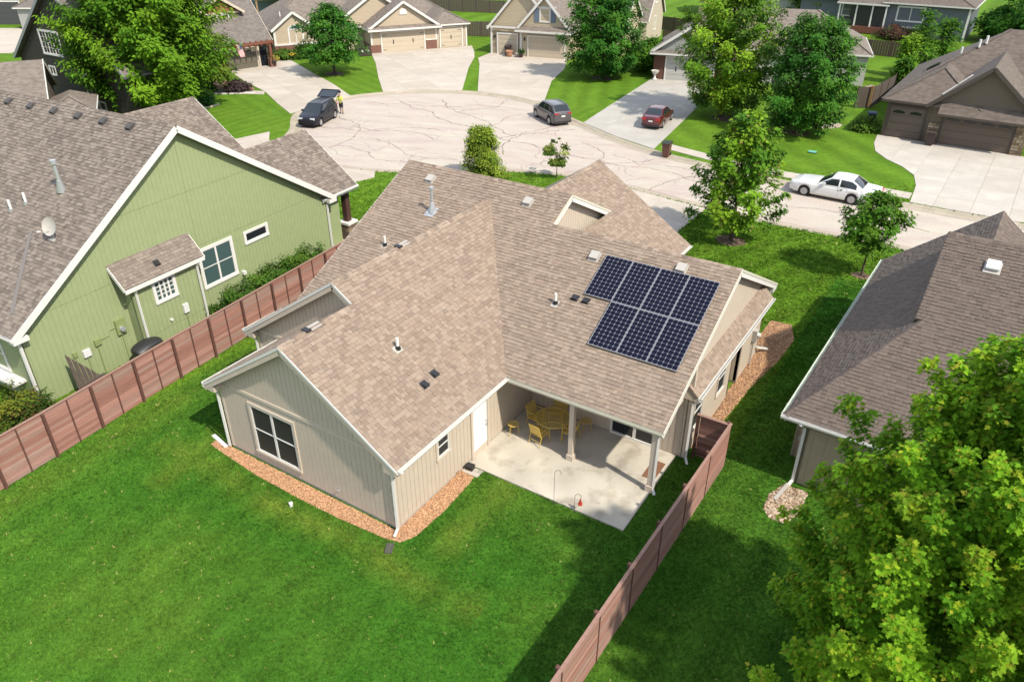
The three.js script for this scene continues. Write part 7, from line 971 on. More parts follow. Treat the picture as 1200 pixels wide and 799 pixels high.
// beyond the houses
[[3.0, 79, 6.2, 1.3, MID, 'slender leafy tree behind the brown house fence'], [2.2, 75.5, 4.6, 0.9, BRIGHT, 'narrow bright columnar shrub behind the weathered fence'], [4.6, 82, 5.4, 1.6, MID, 'loose leafy tree nearest the blue grey house'], [2.6, 71.5, 3.0, 0.85, MID, 'low leafy shrub by the end of weathered fence']].forEach(([u, v, h, r, cols, label], i) => tree({ name: 'garden_tree', label, u, v, h, r, z0: 0.4, trunk: 0.06, clumps: 80, leaves: 36, leaf: 0.3, clump: 0.36, cols, seed: 320 + i, limbs: 10, group: 'trees behind the brown house', profile: (t) => 1 - 0.6 * t }));
[[13, 108, 9, 4.6, 'dark rounded tree right of the blue grey house'], [8.4, 108.5, 3.6, 2.3, 'dark low shrub by the blue grey house corner'], [-15.4, 112, 6.5, 3.0, 'green tree beside the blue grey house porch'], [20, 112, 9, 5, 'dark tree behind the brown roof, beyond the lawn'], [26, 106, 8, 4.5, 'dark tree at the end of the row beyond the brown roof']].forEach(([u, v, h, r, label], i) => tree({ name: 'shade_tree', label, u, v, h, r, z0: 0.6, trunk: 0.16, clumps: 150, leaves: 40, leaf: 0.45, clump: 0.7, cols: i === 2 ? MID : DEEP, seed: 330 + i, limbs: 8, group: 'trees beyond the back gardens' }));
[[-3.5, 103.6, 1.5, 2.2, [[0.12, 0.05, 0.035], [0.09, 0.045, 0.03], [0.06, 0.07, 0.025]], 'reddish shrub below the covered porch'], [-1.0, 103.2, 1.3, 1.6, [[0.05, 0.09, 0.02], [0.10, 0.05, 0.035]], 'dark shrub at the covered porch corner']].forEach(([u, v, h, r, cols, label], i) => tree({ name: 'porch_shrub', label, category: 'shrub', u, v, h, r, z0: 0.1, trunk: 0.04, clumps: 50, leaves: 34, leaf: 0.28, clump: 0.35, cols, seed: 340 + i, limbs: 0, stems: 4, group: 'shrubs below the blue grey porch' }));
// shrubs beside the green house, by its porch, and in beds
[[-15.35, 6.0, 0.9, 0.55, 'low shrub below the green house twin window'], [-15.4, 7.1, 1.3, 0.6, 'shrub in the row between green wall and fence, beside twin window'], [-15.5, 8.4, 1.45, 0.65, 'shrub in the row between green wall and fence, under small window'], [-15.55, 9.6, 1.4, 0.65, 'shrub in the row between green wall and fence, past small window'], [-15.6, 10.8, 1.5, 0.65, 'shrub in the row between green wall and fence, near its far end'], [-15.7, 12.0, 1.5, 0.6, 'last shrub of the row, nearest the porch pillar']].forEach(([u, v, h, r, label], i) => tree({ name: 'row_shrub', label, category: 'shrub', u, v, h, r, z0: 0.08, trunk: 0.03, clumps: 46, leaves: 46, leaf: 0.13, clump: 0.2, cols: [[0.06, 0.14, 0.015], [0.075, 0.17, 0.018], [0.10, 0.19, 0.02]], seed: 350 + i, limbs: 0, stems: 4, group: 'shrubs between green wall and fence', profile: () => 0.95 }));
[[-15.6, -3.6, 1.5, 1.25, [[0.13, 0.17, 0.018], [0.18, 0.2, 0.02], [0.06, 0.11, 0.014]], 'yellow green shrub outside the green house corner'], [-14.6, -5.2, 1.3, 1.1, [[0.05, 0.10, 0.013], [0.08, 0.13, 0.016], [0.16, 0.18, 0.02]], 'dark leafy shrub against the fence by the green corner'], [-14.9, -2.9, 1.2, 0.7, [[0.05, 0.095, 0.012], [0.10, 0.07, 0.02]], 'small dark shrub beside the green corner downspout'], [-17.0, -5.0, 1.0, 1.2, [[0.05, 0.11, 0.014], [0.10, 0.16, 0.018]], 'low shrub below the green house back wall']].forEach(([u, v, h, r, cols, label], i) => tree({ name: 'corner_shrub', label, category: 'shrub', u, v, h, r, z0: 0.08, trunk: 0.035, clumps: 90, leaves: 52, leaf: 0.12, clump: 0.24, cols, seed: 360 + i, limbs: 0, stems: 5, group: 'shrubs at the green house corner', profile: () => 0.95 }));
[[-14.6, 19.4, 2.2, 1.05, 'rounded shrub beside the green porch pillar'], [-13.6, 17.6, 1.7, 1.0, 'lower shrub between porch pillar and tan roof'], [-15.9, 20.6, 1.3, 0.8, 'small shrub behind the green porch pillar']].forEach(([u, v, h, r, label], i) => tree({ name: 'porch_bush', label, category: 'shrub', u, v, h, r, z0: 0.1, trunk: 0.04, clumps: 90, leaves: 46, leaf: 0.16, clump: 0.28, cols: [[0.055, 0.125, 0.018], [0.075, 0.16, 0.02], [0.04, 0.10, 0.015]], seed: 370 + i, limbs: 0, stems: 5, group: 'shrubs beside the green porch' }));
[[-51.6, 37.3, 0.9, 1.15, [[0.065, 0.045, 0.05], [0.09, 0.06, 0.06]], 'purple leaved shrub in the flower bed'], [-53.4, 34.9, 0.8, 1.3, [[0.05, 0.13, 0.018], [0.07, 0.16, 0.02]], 'low green mound in the flower bed'], [-50.2, 31.7, 0.8, 1.5, [[0.03, 0.10, 0.016], [0.045, 0.125, 0.02]], 'dark green mound at the tip of the flower bed'], [-59.9, 51.0, 1.0, 1.3, [[0.06, 0.14, 0.016], [0.09, 0.17, 0.02]], 'shrub below the arched window brick'], [-60.6, 49.6, 0.9, 0.9, [[0.05, 0.10, 0.02], [0.10, 0.06, 0.03]], 'reddish shrub at the brick corner'], [-58.8, 53.0, 1.1, 1.4, [[0.06, 0.15, 0.018], [0.08, 0.17, 0.02]], 'hedge like shrub under the arched window'], [2.6, 55.4, 0.9, 0.9, [[0.09, 0.18, 0.02], [0.12, 0.2, 0.025]], 'spiky green shrub beside the brown garage bay']].forEach(([u, v, h, r, cols, label], i) => tree({ name: 'bed_shrub', label, category: 'shrub', u, v, h, r, z0: 0.06, trunk: 0.04, clumps: 60, leaves: 36, leaf: 0.22, clump: 0.3, cols, seed: 380 + i, limbs: 0, stems: 4, group: 'shrubs in front gardens' }));
{ const t = thing('flower_clump', 'clump of yellow lilies before the arched window', 'flowers', -58.6, 51.2); const r = rngOf(391), S = new Geo(), Fl = new Geo(); for (let k = 0; k < 40; k++) { const x = gauss(r) * 0.5, y = gauss(r) * 0.35, h = 0.45 + r() * 0.3; S.tube([P(x, y, 0), P(x + 0.05, y, h)], 0.012, 4); for (let j = 0; j < 4; j++) { const a = r() * 6.28; Fl.tri(P(x + 0.05, y, h), P(x + 0.05 + Math.cos(a) * 0.12, y + Math.sin(a) * 0.12, h + 0.06), P(x + 0.05 + Math.cos(a + 0.8) * 0.12, y + Math.sin(a + 0.8) * 0.12, h + 0.04)); } } obj('stems', S, mat('stemGreen', [0.06, 0.14, 0.02], 0.9), t); obj('petals', Fl, mat('petalYellow', [0.70, 0.50, 0.05], 0.8), t); }

// ================================================================ vehicles (local: +x forward, y up, z to the right)
mat('carGlass', [0.018, 0.024, 0.028], 0.06, { clearcoat: 0.4, clearcoatRoughness: 0.03 }); mat('hub', [0.50, 0.50, 0.51], 0.35, { metalness: 0.6 }); mat('lampRed', [0.42, 0.02, 0.02], 0.25); mat('lampClear', [0.70, 0.72, 0.74], 0.15); mat('plate', [0.72, 0.74, 0.72], 0.5); mat('trimBlack', [0.02, 0.02, 0.022], 0.55);
function car(o) {
  const { name, label, u, v, heading, L = 4.6, W = 1.82, H = 1.45, paint, belt = 0.92, hoodH = 0.92, hood0 = 0.72, trunkH = 0.98, tail0 = 0.80, wsBase, wsTop, rwTop, rwBase, wb = 2.7, wheelR = 0.32, front = 0.9, pillars = [], suv = false, open = false, group = 'cars round the street', hub = M.hub, bumperM = null, h = 0 } = o;
  const T = thing(name, label, 'car', u, v, heading, group, h), hl = L / 2, xf = hl - front, xr = xf - wb, ra = wheelR + 0.05, yb = 0.2;
  // body: cross sections along x
  const topY = (x) => { const t = [[-hl, tail0], [-hl + 0.12, trunkH * 0.97], [rwBase, trunkH], [rwBase + 0.1, belt + 0.02], [wsBase - 0.1, belt + 0.02], [wsBase, belt + 0.01], [hl - 0.55, hoodH * 0.94], [hl - 0.16, hood0 + 0.06], [hl, hood0 - 0.1]]; for (let i = 0; i + 1 < t.length; i++) if (x <= t[i + 1][0]) { const k = (x - t[i][0]) / (t[i + 1][0] - t[i][0]), s = k * k * (3 - 2 * k); return mix(t[i][1], t[i + 1][1], s); } return hood0; };
  const halfW = (x) => { const k = Math.abs(x) / hl; return W / 2 * (1 - 0.16 * Math.pow(k, 5) - 0.05 * Math.pow(k, 14)); };
  const bot = (x) => { let y = yb + (Math.abs(x) > hl - 0.25 ? 0.05 : 0); for (const w of [xf, xr]) { const d = Math.abs(x - w); if (d < ra) y = Math.max(y, wheelR + Math.sqrt(ra * ra - d * d)); } return y; };
  const xs = []; for (let k = 0; k <= 110; k++) xs.push(-hl + L * k / 110); for (const w of [xf, xr]) for (let k = -12; k <= 12; k++) xs.push(w + ra * Math.sin(k / 12 * Math.PI / 2)); xs.sort((a, b) => a - b);
  const ring = (x) => { const w = halfW(x), yt = topY(x), b = Math.min(bot(x), yt - 0.12), q = [[0.0, b], [0.8, b], [0.97, b + (yt - b) * 0.04], [0.995, b + (yt - b) * 0.3], [1.0, b + (yt - b) * 0.52], [0.985, b + (yt - b) * 0.74], [0.945, b + (yt - b) * 0.90], [0.87, yt - 0.012], [0.7, yt + 0.006], [0.35, yt + 0.018], [0, yt + 0.022]]; return [...q.map(([k, y]) => [x, y, k * w]), ...q.slice(1, -1).reverse().map(([k, y]) => [x, y, -k * w])]; };
  const loft = (rings) => { const n = rings[0].length, pos = rings.flat(2), idx = []; for (let i = 0; i + 1 < rings.length; i++) for (let k = 0; k < n; k++) { const m = (k + 1) % n, a = i * n + k, b = i * n + m, c = (i + 1) * n + m, d = (i + 1) * n + k; idx.push(a, d, c, a, c, b); } for (const [i, f] of [[0, 1], [rings.length - 1, 0]]) for (let k = 1; k + 1 < n; k++) idx.push(i * n, i * n + (f ? k : k + 1), i * n + (f ? k + 1 : k)); const g = new THREE.BufferGeometry(); g.setAttribute('position', new THREE.Float32BufferAttribute(pos, 3)); g.setIndex(idx); g.computeVertexNormals(); return g; };
  obj('body', loft(xs.map(ring)), paint, T);
  // cabin
  const cabTop = (x) => x > wsTop ? mix(H, belt, Math.pow((x - wsTop) / (wsBase - wsTop), 0.92)) : x < rwTop ? mix(H, trunkH, Math.pow((rwTop - x) / (rwTop - rwBase), 1.08)) : H + 0.03 * Math.sin(Math.PI * (x - rwTop) / (wsTop - rwTop));
  const nx = 90, cs = Array.from({ length: nx + 1 }, (_, k) => mix(rwBase - 0.02, wsBase + 0.02, k / nx)), ns = 8, nt = 8;
  const cr = (x) => { const t = Math.max(cabTop(x), belt + 0.01), wB = halfW(x) * 0.95, wT = halfW(x) * 0.74, q = [], f = clamp((t - belt) / (H - belt), 0, 1); const wt = mix(wB, wT, f); for (let i = 0; i <= ns; i++) { const k = i / ns; q.push([x, mix(belt - 0.04, t - 0.035, k), mix(wB, wt, Math.pow(k, 1.25))]); } for (let i = 1; i <= nt; i++) { const k = i / nt; q.push([x, t - 0.035 + 0.045 * Math.sin(k * Math.PI / 2) ** 0.7, wt * (1 - k)]); } return [...q, ...q.slice(0, -1).reverse().map(([a, b, c]) => [a, b, -c])]; };
  const R = cs.map(cr), n = R[0].length, groups = { cabin: [], windshield: [], rear_window: [], side_window: [] };
  const S = [...pillars].sort((a, b) => a - b);
  for (let i = 0; i < nx; i++) for (let k = 0; k + 1 < n; k++) {
    const x = (cs[i] + cs[i + 1]) / 2, kk = k < n / 2 ? k : n - 2 - k, side = kk < ns, t = cabTop(x); let g = 'cabin';
    if (!side) { const j = kk - ns; if (x > wsTop + 0.03 && x < wsBase - 0.05 && j > 0) g = 'windshield'; else if (x < rwTop - 0.04 && x > rwBase + 0.07 && j > 0) g = 'rear_window'; }
    else if (kk >= 1 && kk < ns - 1 && t > belt + 0.2 && x < wsBase - 0.32 && x > rwBase + (suv ? 0.16 : 0.42) && !S.some((p) => Math.abs(x - p) < 0.045)) g = 'side_window:' + (k < n / 2 ? 'R' : 'L') + S.filter((p) => p < x).length;
    (groups[g] ??= []).push([R[i][k], R[i + 1][k], R[i + 1][k + 1], R[i][k + 1]]);
  }
  for (const [g, q] of Object.entries(groups)) if (q.length) { const p = [], ix = []; for (const f of q) { const b = p.length / 3; for (const z of f) p.push(...z); ix.push(b, b + 1, b + 2, b, b + 2, b + 3); } let ge = new THREE.BufferGeometry(); ge.setAttribute('position', new THREE.Float32BufferAttribute(p, 3)); ge.setIndex(ix); ge = mergeVertices(ge, 1e-4); ge.computeVertexNormals(); obj(g.split(':')[0], ge, g === 'cabin' ? paint : M.carGlass, T); }
  // wheels
  for (const x of [xf, xr]) for (const s of [-1, 1]) { const z = s * (halfW(x) - 0.13); const w = obj('wheel', new Geo().add(new THREE.CylinderGeometry(wheelR, wheelR, 0.2, 26), new THREE.Matrix4().makeRotationX(Math.PI / 2).setPosition(x, wheelR, z)), M.rubber, T); const G = new Geo(); G.add(new THREE.CylinderGeometry(wheelR * 0.66, wheelR * 0.66, 0.02, 22), new THREE.Matrix4().makeRotationX(Math.PI / 2).setPosition(x, wheelR, z + s * 0.098)); for (let k = 0; k < 5; k++) { const a = k * 1.2566; G.bar([x + Math.cos(a) * 0.05, wheelR + Math.sin(a) * 0.05, z + s * 0.112], [x + Math.cos(a) * wheelR * 0.6, wheelR + Math.sin(a) * wheelR * 0.6, z + s * 0.112], 0.05, 0.02, [0, 0, 1]); } obj('rim', G, hub, w); const I = new Geo(); I.add(new THREE.CylinderGeometry(ra * 0.97, ra * 0.97, 0.3, 20), new THREE.Matrix4().makeRotationX(Math.PI / 2).setPosition(x, wheelR, s * (halfW(x) - 0.34))); obj('wheel_well', I, M.trimBlack, T); }
  // lamps, plates, mirrors, handles, grille
  const bx = (nm, x0, x1, y0, y1, z0, z1, m) => obj(nm, new Geo().prism([[x0, y0, z0], [x1, y0, z0], [x1, y0, z1], [x0, y0, z1]], [0, y1 - y0, 0]), m, T);
  for (const s of [-1, 1]) { const zf = s * halfW(hl - 0.2) * 0.9, zi = s * halfW(hl) * 0.48; bx('headlight', hl - 0.34, hl - 0.035, hood0 - 0.12, hood0 + 0.03, Math.min(zf, zi), Math.max(zf, zi), M.lampClear); const zr = s * halfW(-hl + 0.1) * 0.985, zq = s * halfW(-hl) * 0.55; bx('tail_light', -hl - 0.008, -hl + 0.16, tail0 - (suv ? 0.02 : 0.12), tail0 + 0.08, Math.min(zr, zq), Math.max(zr, zq), M.lampRed); bx('mirror', wsBase - 0.55, wsBase - 0.38, belt + 0.03, belt + 0.16, s > 0 ? halfW(0) * 0.98 : -halfW(0) * 0.98 - 0.16, s > 0 ? halfW(0) * 0.98 + 0.16 : -halfW(0) * 0.98, paint); for (const p of S) bx('door_seam', p - 0.007, p + 0.007, 0.42, belt, s > 0 ? W / 2 * 0.985 : -W / 2 * 0.985 - 0.012, s > 0 ? W / 2 * 0.985 + 0.012 : -W / 2 * 0.985, M.trimBlack), bx('door_handle', p - 0.28, p - 0.1, belt - 0.14, belt - 0.1, s > 0 ? W / 2 * 0.985 : -W / 2 * 0.985 - 0.025, s > 0 ? W / 2 * 0.985 + 0.025 : -W / 2 * 0.985, o.handleM || paint); bx('sill_strip', xr + ra + 0.05, xf - ra - 0.05, 0.36, 0.41, s > 0 ? W / 2 * 0.985 : -W / 2 * 0.985 - 0.014, s > 0 ? W / 2 * 0.985 + 0.014 : -W / 2 * 0.985, bumperM || paint); }
  bx('licence_plate', -hl - 0.02, -hl + 0.02, tail0 - 0.24, tail0 - 0.12, -0.17, 0.17, M.plate); bx('grille', hl - 0.09, hl - 0.01, hood0 - 0.25, hood0 - 0.1, -0.36, 0.36, M.trimBlack); bx('bumper', -hl - 0.015, -hl + 0.25, 0.28, 0.42, -halfW(-hl + 0.2) * 0.93, halfW(-hl + 0.2) * 0.93, bumperM || M.trimBlack); bx('bumper', hl - 0.2, hl + 0.0, 0.24, 0.4, -halfW(hl - 0.2) * 0.88, halfW(hl - 0.2) * 0.88, bumperM || M.trimBlack);
  if (suv) for (const s of [-1, 1]) obj('roof_rail', new Geo().tube([[rwTop + 0.05, H + 0.03, s * 0.56], [mix(rwTop, wsTop, 0.5), H + 0.08, s * 0.57], [wsTop - 0.1, H + 0.03, s * 0.56]], 0.018, 6), M.hub, T);
  if (open) { const g = new Geo(), z0 = W * 0.42; const A = [rwTop + 0.02, H + 0.04, -z0], B = [rwTop + 0.02, H + 0.04, z0], C = [rwTop - 1.0, H + 0.42, z0], D = [rwTop - 1.0, H + 0.42, -z0], E = [rwTop - 1.3, H + 0.16, z0 * 0.96], F = [rwTop - 1.3, H + 0.16, -z0 * 0.96]; for (const [p, q, w] of [[A, D, 0.14], [B, C, 0.14], [D, C, 0.16], [A, B, 0.14], [D, F, 0.14], [C, E, 0.14], [F, E, 0.3]]) g.bar(p, q, w, 0.06); const tg = obj('tailgate', g, paint, T); obj('tailgate_glass', new Geo().prism([vlerp(A, D, 0.05), vlerp(B, C, 0.05), vlerp(B, C, 0.95), vlerp(A, D, 0.95)], [0, 0.02, 0]), M.carGlass, tg); obj('gas_strut', new Geo().tube([[rwTop - 0.25, 1.15, z0], [rwTop - 0.75, H + 0.3, z0]], 0.012, 5), M.trimBlack, tg); obj('gas_strut', new Geo().tube([[rwTop - 0.25, 1.15, -z0], [rwTop - 0.75, H + 0.3, -z0]], 0.012, 5), M.trimBlack, tg); }
  return T;
}
const headingOf = (du, dv) => Math.atan2(dv, du);
const road = -0.105;
car({ name: 'white_sedan', label: 'long white sedan parked along the far kerb of the street', u: 4.0, v: 38.3, heading: headingOf(-1, 0.03), h: road, L: 5.38, W: 1.97, H: 1.47, paint: mat('paintWhite', [0.80, 0.80, 0.79], 0.3, { clearcoat: 1, clearcoatRoughness: 0.08 }), belt: 0.96, hoodH: 0.97, hood0: 0.78, trunkH: 1.02, tail0: 0.84, wsBase: 1.02, wsTop: 0.20, rwTop: -1.02, rwBase: -1.78, wb: 2.91, front: 0.98, wheelR: 0.33, pillars: [-0.32], handleM: M.trimBlack });
car({ name: 'red_sedan', label: 'dark red sedan parked on the grey driveway', u: -12.5, v: 48.3, heading: headingOf(-0.13, 0.99), h: 0.04, L: 4.6, W: 1.78, H: 1.44, paint: mat('paintRed', [0.095, 0.006, 0.012], 0.3, { clearcoat: 1, clearcoatRoughness: 0.05 }), belt: 0.94, hoodH: 0.94, hood0: 0.74, trunkH: 1.03, tail0: 0.86, wsBase: 0.98, wsTop: 0.22, rwTop: -0.98, rwBase: -1.78, wb: 2.7, front: 0.92, pillars: [-0.2] });
car({ name: 'grey_suv', label: 'grey crossover parked on the cul-de-sac below the lawn', u: -20.75, v: 44.85, heading: headingOf(-0.827, 0.562), h: road, L: 4.42, W: 1.86, H: 1.64, paint: mat('paintGrey', [0.105, 0.098, 0.105], 0.3, { clearcoat: 1, clearcoatRoughness: 0.06, metalness: 0.4 }), belt: 1.04, hoodH: 1.06, hood0: 0.86, trunkH: 1.12, tail0: 1.0, wsBase: 1.12, wsTop: 0.38, rwTop: -1.55, rwBase: -2.08, wb: 2.64, front: 0.88, wheelR: 0.345, pillars: [-0.28, -1.2], suv: true });
car({ name: 'black_van', label: 'black hatchback wagon with its tailgate raised at the kerb', u: -37.1, v: 33.75, heading: headingOf(0.32, -0.95), h: road, L: 4.5, W: 1.82, H: 1.62, paint: mat('paintBlack', [0.010, 0.010, 0.018], 0.35, { clearcoat: 0.35, clearcoatRoughness: 0.05, specularIntensity: 0.5 }), belt: 1.02, hoodH: 1.02, hood0: 0.8, trunkH: 1.1, tail0: 0.98, wsBase: 1.3, wsTop: 0.38, rwTop: -1.75, rwBase: -2.12, wb: 2.68, front: 0.9, wheelR: 0.335, pillars: [-0.22, -1.22], suv: true, open: true });

// ================================================================ a person at the open tailgate
{
  const J = { hip: [0, 0.93, 0], chest: [0.06, 1.30, 0], neck: [0.10, 1.47, 0], head: [0.15, 1.62, 0], lh: [0, 0.90, -0.1], rh: [0, 0.90, 0.1], lk: [0.06, 0.49, -0.12], rk: [-0.04, 0.49, 0.12], la: [0.0, 0.08, -0.13], ra: [-0.12, 0.08, 0.13], lt: [0.15, 0.04, -0.14], rt: [0.03, 0.04, 0.15], ls: [0.09, 1.41, -0.19], rs: [0.09, 1.41, 0.19], le: [0.22, 1.16, -0.24], re: [0.24, 1.17, 0.24], lw: [0.46, 1.12, -0.16], rw: [0.47, 1.14, 0.16] };
  const field = (bones, p, k) => { let d = 1e9; for (const [a, b, ra, rb] of bones) { const ab = vsub(b, a), t = clamp(vdot(vsub(p, a), ab) / (vdot(ab, ab) || 1), 0, 1), q = Math.hypot(...vsub(p, vadd(a, vmul(ab, t)))) - mix(ra, rb, t); const h = clamp(0.5 + 0.5 * (d - q) / k, 0, 1); d = mix(d, q, h) - k * h * (1 - h); } return d; };
  const mesh = (bones, k, c, s, res) => { const mc = new MarchingCubes(res, new THREE.MeshStandardMaterial(), false, false, 60000); mc.isolation = 0; const n = mc.size; for (let z = 0; z < n; z++) for (let y = 0; y < n; y++) for (let x = 0; x < n; x++) { const p = [c[0] + (x / (n / 2) - 1) * s, c[1] + (y / (n / 2) - 1) * s, c[2] + (z / (n / 2) - 1) * s]; mc.field[z * n * n + y * n + x] = -field(bones, p, k); } mc.update(); const m = mc.count; const g = new THREE.BufferGeometry(); const P0 = new Float32Array(mc.positionArray.subarray(0, m * 3)); for (let i = 0; i < m; i++) for (let j = 0; j < 3; j++) P0[3 * i + j] = c[j] + P0[3 * i + j] * s; g.setAttribute('position', new THREE.BufferAttribute(P0, 3)); g.setAttribute('normal', new THREE.BufferAttribute(new Float32Array(mc.normalArray.subarray(0, m * 3)), 3)); return g; };
  const T = thing('person', 'person in yellow top and dark shorts behind raised tailgate', 'person', -37.35, 36.75, headingOf(0.32, -0.95), null, road);
  const fingers = []; for (const [w, s] of [[J.lw, -1], [J.rw, 1]]) { fingers.push([w, vadd(w, [0.09, -0.01, 0]), 0.036, 0.034]); for (let k = 0; k < 4; k++) { const b = vadd(w, [0.09, -0.005, (k - 1.5) * 0.021]), m = vadd(b, [0.04 - 0.004 * Math.abs(k - 1.3), -0.012, 0]); fingers.push([b, m, 0.0095, 0.009], [m, vadd(m, [0.022, -0.028, 0]), 0.009, 0.008]); } const b = vadd(w, [0.03, -0.01, -s * 0.035]); fingers.push([b, vadd(b, [0.045, -0.01, -s * 0.025]), 0.012, 0.010]); }
  const skin = mat('skin', [0.42, 0.25, 0.17], 0.6);
  const body = obj('body', mesh([[J.hip, J.chest, 0.135, 0.15], [J.chest, J.neck, 0.13, 0.06], [J.neck, J.head, 0.058, 0.07], [J.head, vadd(J.head, [0.015, 0.05, 0]), 0.088, 0.086], [vadd(J.head, [0.03, -0.06, 0]), J.head, 0.058, 0.075], [vadd(J.head, [0.09, -0.005, 0]), vadd(J.head, [0.1, -0.025, 0]), 0.014, 0.016], [J.ls, J.le, 0.058, 0.046], [J.le, J.lw, 0.045, 0.03], [J.rs, J.re, 0.058, 0.046], [J.re, J.rw, 0.045, 0.03], [J.ls, J.rs, 0.07, 0.07], [J.lh, J.lk, 0.092, 0.058], [J.rh, J.rk, 0.092, 0.058], [J.lk, J.la, 0.057, 0.038], [J.rk, J.ra, 0.057, 0.038], [J.la, J.lt, 0.045, 0.034], [J.ra, J.rt, 0.045, 0.034], ...fingers], 0.025, [0.12, 0.86, 0], 0.9, 104), skin, T);
  obj('shirt', mesh([[J.hip, J.chest, 0.15, 0.165], [J.chest, vadd(J.neck, [0, -0.05, 0]), 0.148, 0.075], [J.ls, vlerp(J.ls, J.le, 0.75), 0.075, 0.066], [J.rs, vlerp(J.rs, J.re, 0.75), 0.075, 0.066], [J.ls, J.rs, 0.086, 0.086]], 0.04, [0.12, 0.86, 0], 0.9, 72), mat('hiVis', [0.62, 0.70, 0.10], 0.8), T);
  obj('shorts', mesh([[vadd(J.hip, [0, 0.06, 0]), J.hip, 0.148, 0.15], [J.lh, vlerp(J.lh, J.lk, 0.82), 0.105, 0.085], [J.rh, vlerp(J.rh, J.rk, 0.82), 0.105, 0.085]], 0.03, [0.12, 0.86, 0], 0.9, 72), mat('darkCloth', [0.03, 0.032, 0.04], 0.9), T);
  obj('shoes', mesh([[J.la, J.lt, 0.05, 0.04], [J.ra, J.rt, 0.05, 0.04]], 0.02, [0.12, 0.86, 0], 0.9, 72), M.trimBlack, T);
  obj('hair', mesh([[vadd(J.head, [-0.012, 0.055, 0]), vadd(J.head, [-0.03, 0.02, 0]), 0.092, 0.086]], 0.02, [0.12, 0.86, 0], 0.9, 72), mat('hairBrown', [0.05, 0.03, 0.02], 0.9), T);
}

// ================================================================ bins, pots and other small things
function bin(label, u, v, turn, bodyM, lidM, h = 0) { const t = thing('wheeled_bin', label, 'bin', u, v, turn, 'wheeled bins', h), G = new Geo(), lo = [[-0.22, -0.25], [0.22, -0.25], [0.22, 0.22], [-0.22, 0.22]], hi = [[-0.29, -0.34], [0.29, -0.34], [0.29, 0.33], [-0.29, 0.33]]; for (let i = 0; i < 4; i++) { const j = (i + 1) % 4; G.quad(P(...lo[i], 0.05), P(...lo[j], 0.05), P(...hi[j], 0.98), P(...hi[i], 0.98)); } G.fan(lo.map((q) => P(...q, 0.05))); G.box(-0.31, 0.31, -0.36, 0.35, 0.93, 0.99); obj('body', G, bodyM, t); const Ld = new Geo(); Ld.prism([P(-0.33, -0.40, 1.0), P(-0.33, 0.38, 1.0), P(-0.33, 0.36, 1.09), P(-0.33, -0.2, 1.11), P(-0.33, -0.38, 1.05)], [0.66, 0, 0]); obj('lid', Ld, lidM, t); for (const s of [-1, 1]) obj('wheel', new Geo().tube([P(s * 0.2, 0.26, 0.13), P(s * 0.28, 0.26, 0.13)], 0.13, 14), M.rubber, t); obj('handle', new Geo().tube([P(-0.25, 0.40, 1.0), P(0.25, 0.40, 1.0)], 0.02, 6), bodyM, t); return t; }
mat('binBrown', [0.135, 0.055, 0.035], 0.6); mat('binDark', [0.05, 0.032, 0.028], 0.6); mat('binLid', [0.03, 0.035, 0.025], 0.6); mat('binBlue', [0.02, 0.045, 0.11], 0.6);
bin('brown wheeled bin standing at the street by grey driveway', -8.4, 40.35, 0.1, M.binBrown, M.binLid, -0.06); bin('dark brown bin beside the stone pier of brown garage', 7.55, 53.55, 0, M.binDark, M.binDark, 0.035); bin('dark bin before the small stone garage bay', -39.35, 66.75, 0.2, M.binDark, M.binDark, 0.035); bin('dark blue bin on grass beside the brown garage', 2.6, 57.2, 0.3, M.binBlue, M.binBlue);
function pot(label, u, v, s, m, plant) { const t = thing('flower_pot', label, 'pot', u, v, 0, 'pots by garage doors', 0.035); const pts = [[0.0, 0], [0.16, 0], [0.2, 0.12], [0.25, 0.34], [0.28, 0.36], [0.28, 0.42], [0.24, 0.42], [0.22, 0.34]].map(([x, y]) => new THREE.Vector2(x * s, y * s)); obj('pot', new THREE.LatheGeometry(pts, 18), m, t); obj('soil', new Geo().add(new THREE.CylinderGeometry(0.22 * s, 0.22 * s, 0.02, 14), new THREE.Matrix4().makeTranslation(0, 0.35 * s, 0)), M.darkMulch, t); if (plant) { const G = new Geo(), r = rngOf(Math.round(u * 10 + 999)); for (let k = 0; k < 60; k++) { const a = r() * 6.28, e = r() * 1.2, R = s * (0.3 + 0.3 * r()), q = [Math.cos(a) * Math.cos(e) * R, 0.38 * s + Math.sin(e) * R, Math.sin(a) * Math.cos(e) * R]; G.tri([q[0] * 0.3, 0.38 * s, q[2] * 0.3], vadd(q, [0.06, 0, 0.03]), vadd(q, [-0.05, 0.05, 0.05])); } obj('plant', G, plant, t); } return t; }
pot('terracotta pot before the small stone garage bay', -38.75, 66.15, 1.6, M.terracotta); pot('low dark planter beside the double garage corner', -37.35, 66.5, 1.1, M.binDark, mat('potGreen', [0.05, 0.12, 0.02], 0.9)); pot('small grey pot between terracotta pot and garage corner', -38.0, 66.65, 0.9, M.ventGrey); pot('black pot of yellow flowers by the timber porch post', -57.6, 47.4, 1.5, M.binDark, mat('potYellow', [0.40, 0.36, 0.05], 0.9));
{ const t = thing('garden_urn', 'white pedestal urn before the brick garage', 'urn', -19.45, 63.7, 0, null, 0.035); obj('urn', new THREE.LatheGeometry([[0, 0], [0.26, 0], [0.26, 0.1], [0.12, 0.16], [0.09, 0.4], [0.13, 0.52], [0.3, 0.66], [0.38, 0.86], [0.42, 0.9], [0.36, 0.92], [0.28, 0.8]].map(([x, y]) => new THREE.Vector2(x, y)), 20), M.whiteTrim, t); obj('soil', new Geo().add(new THREE.CylinderGeometry(0.32, 0.32, 0.02, 14), new THREE.Matrix4().makeTranslation(0, 0.84, 0)), M.darkMulch, t); }
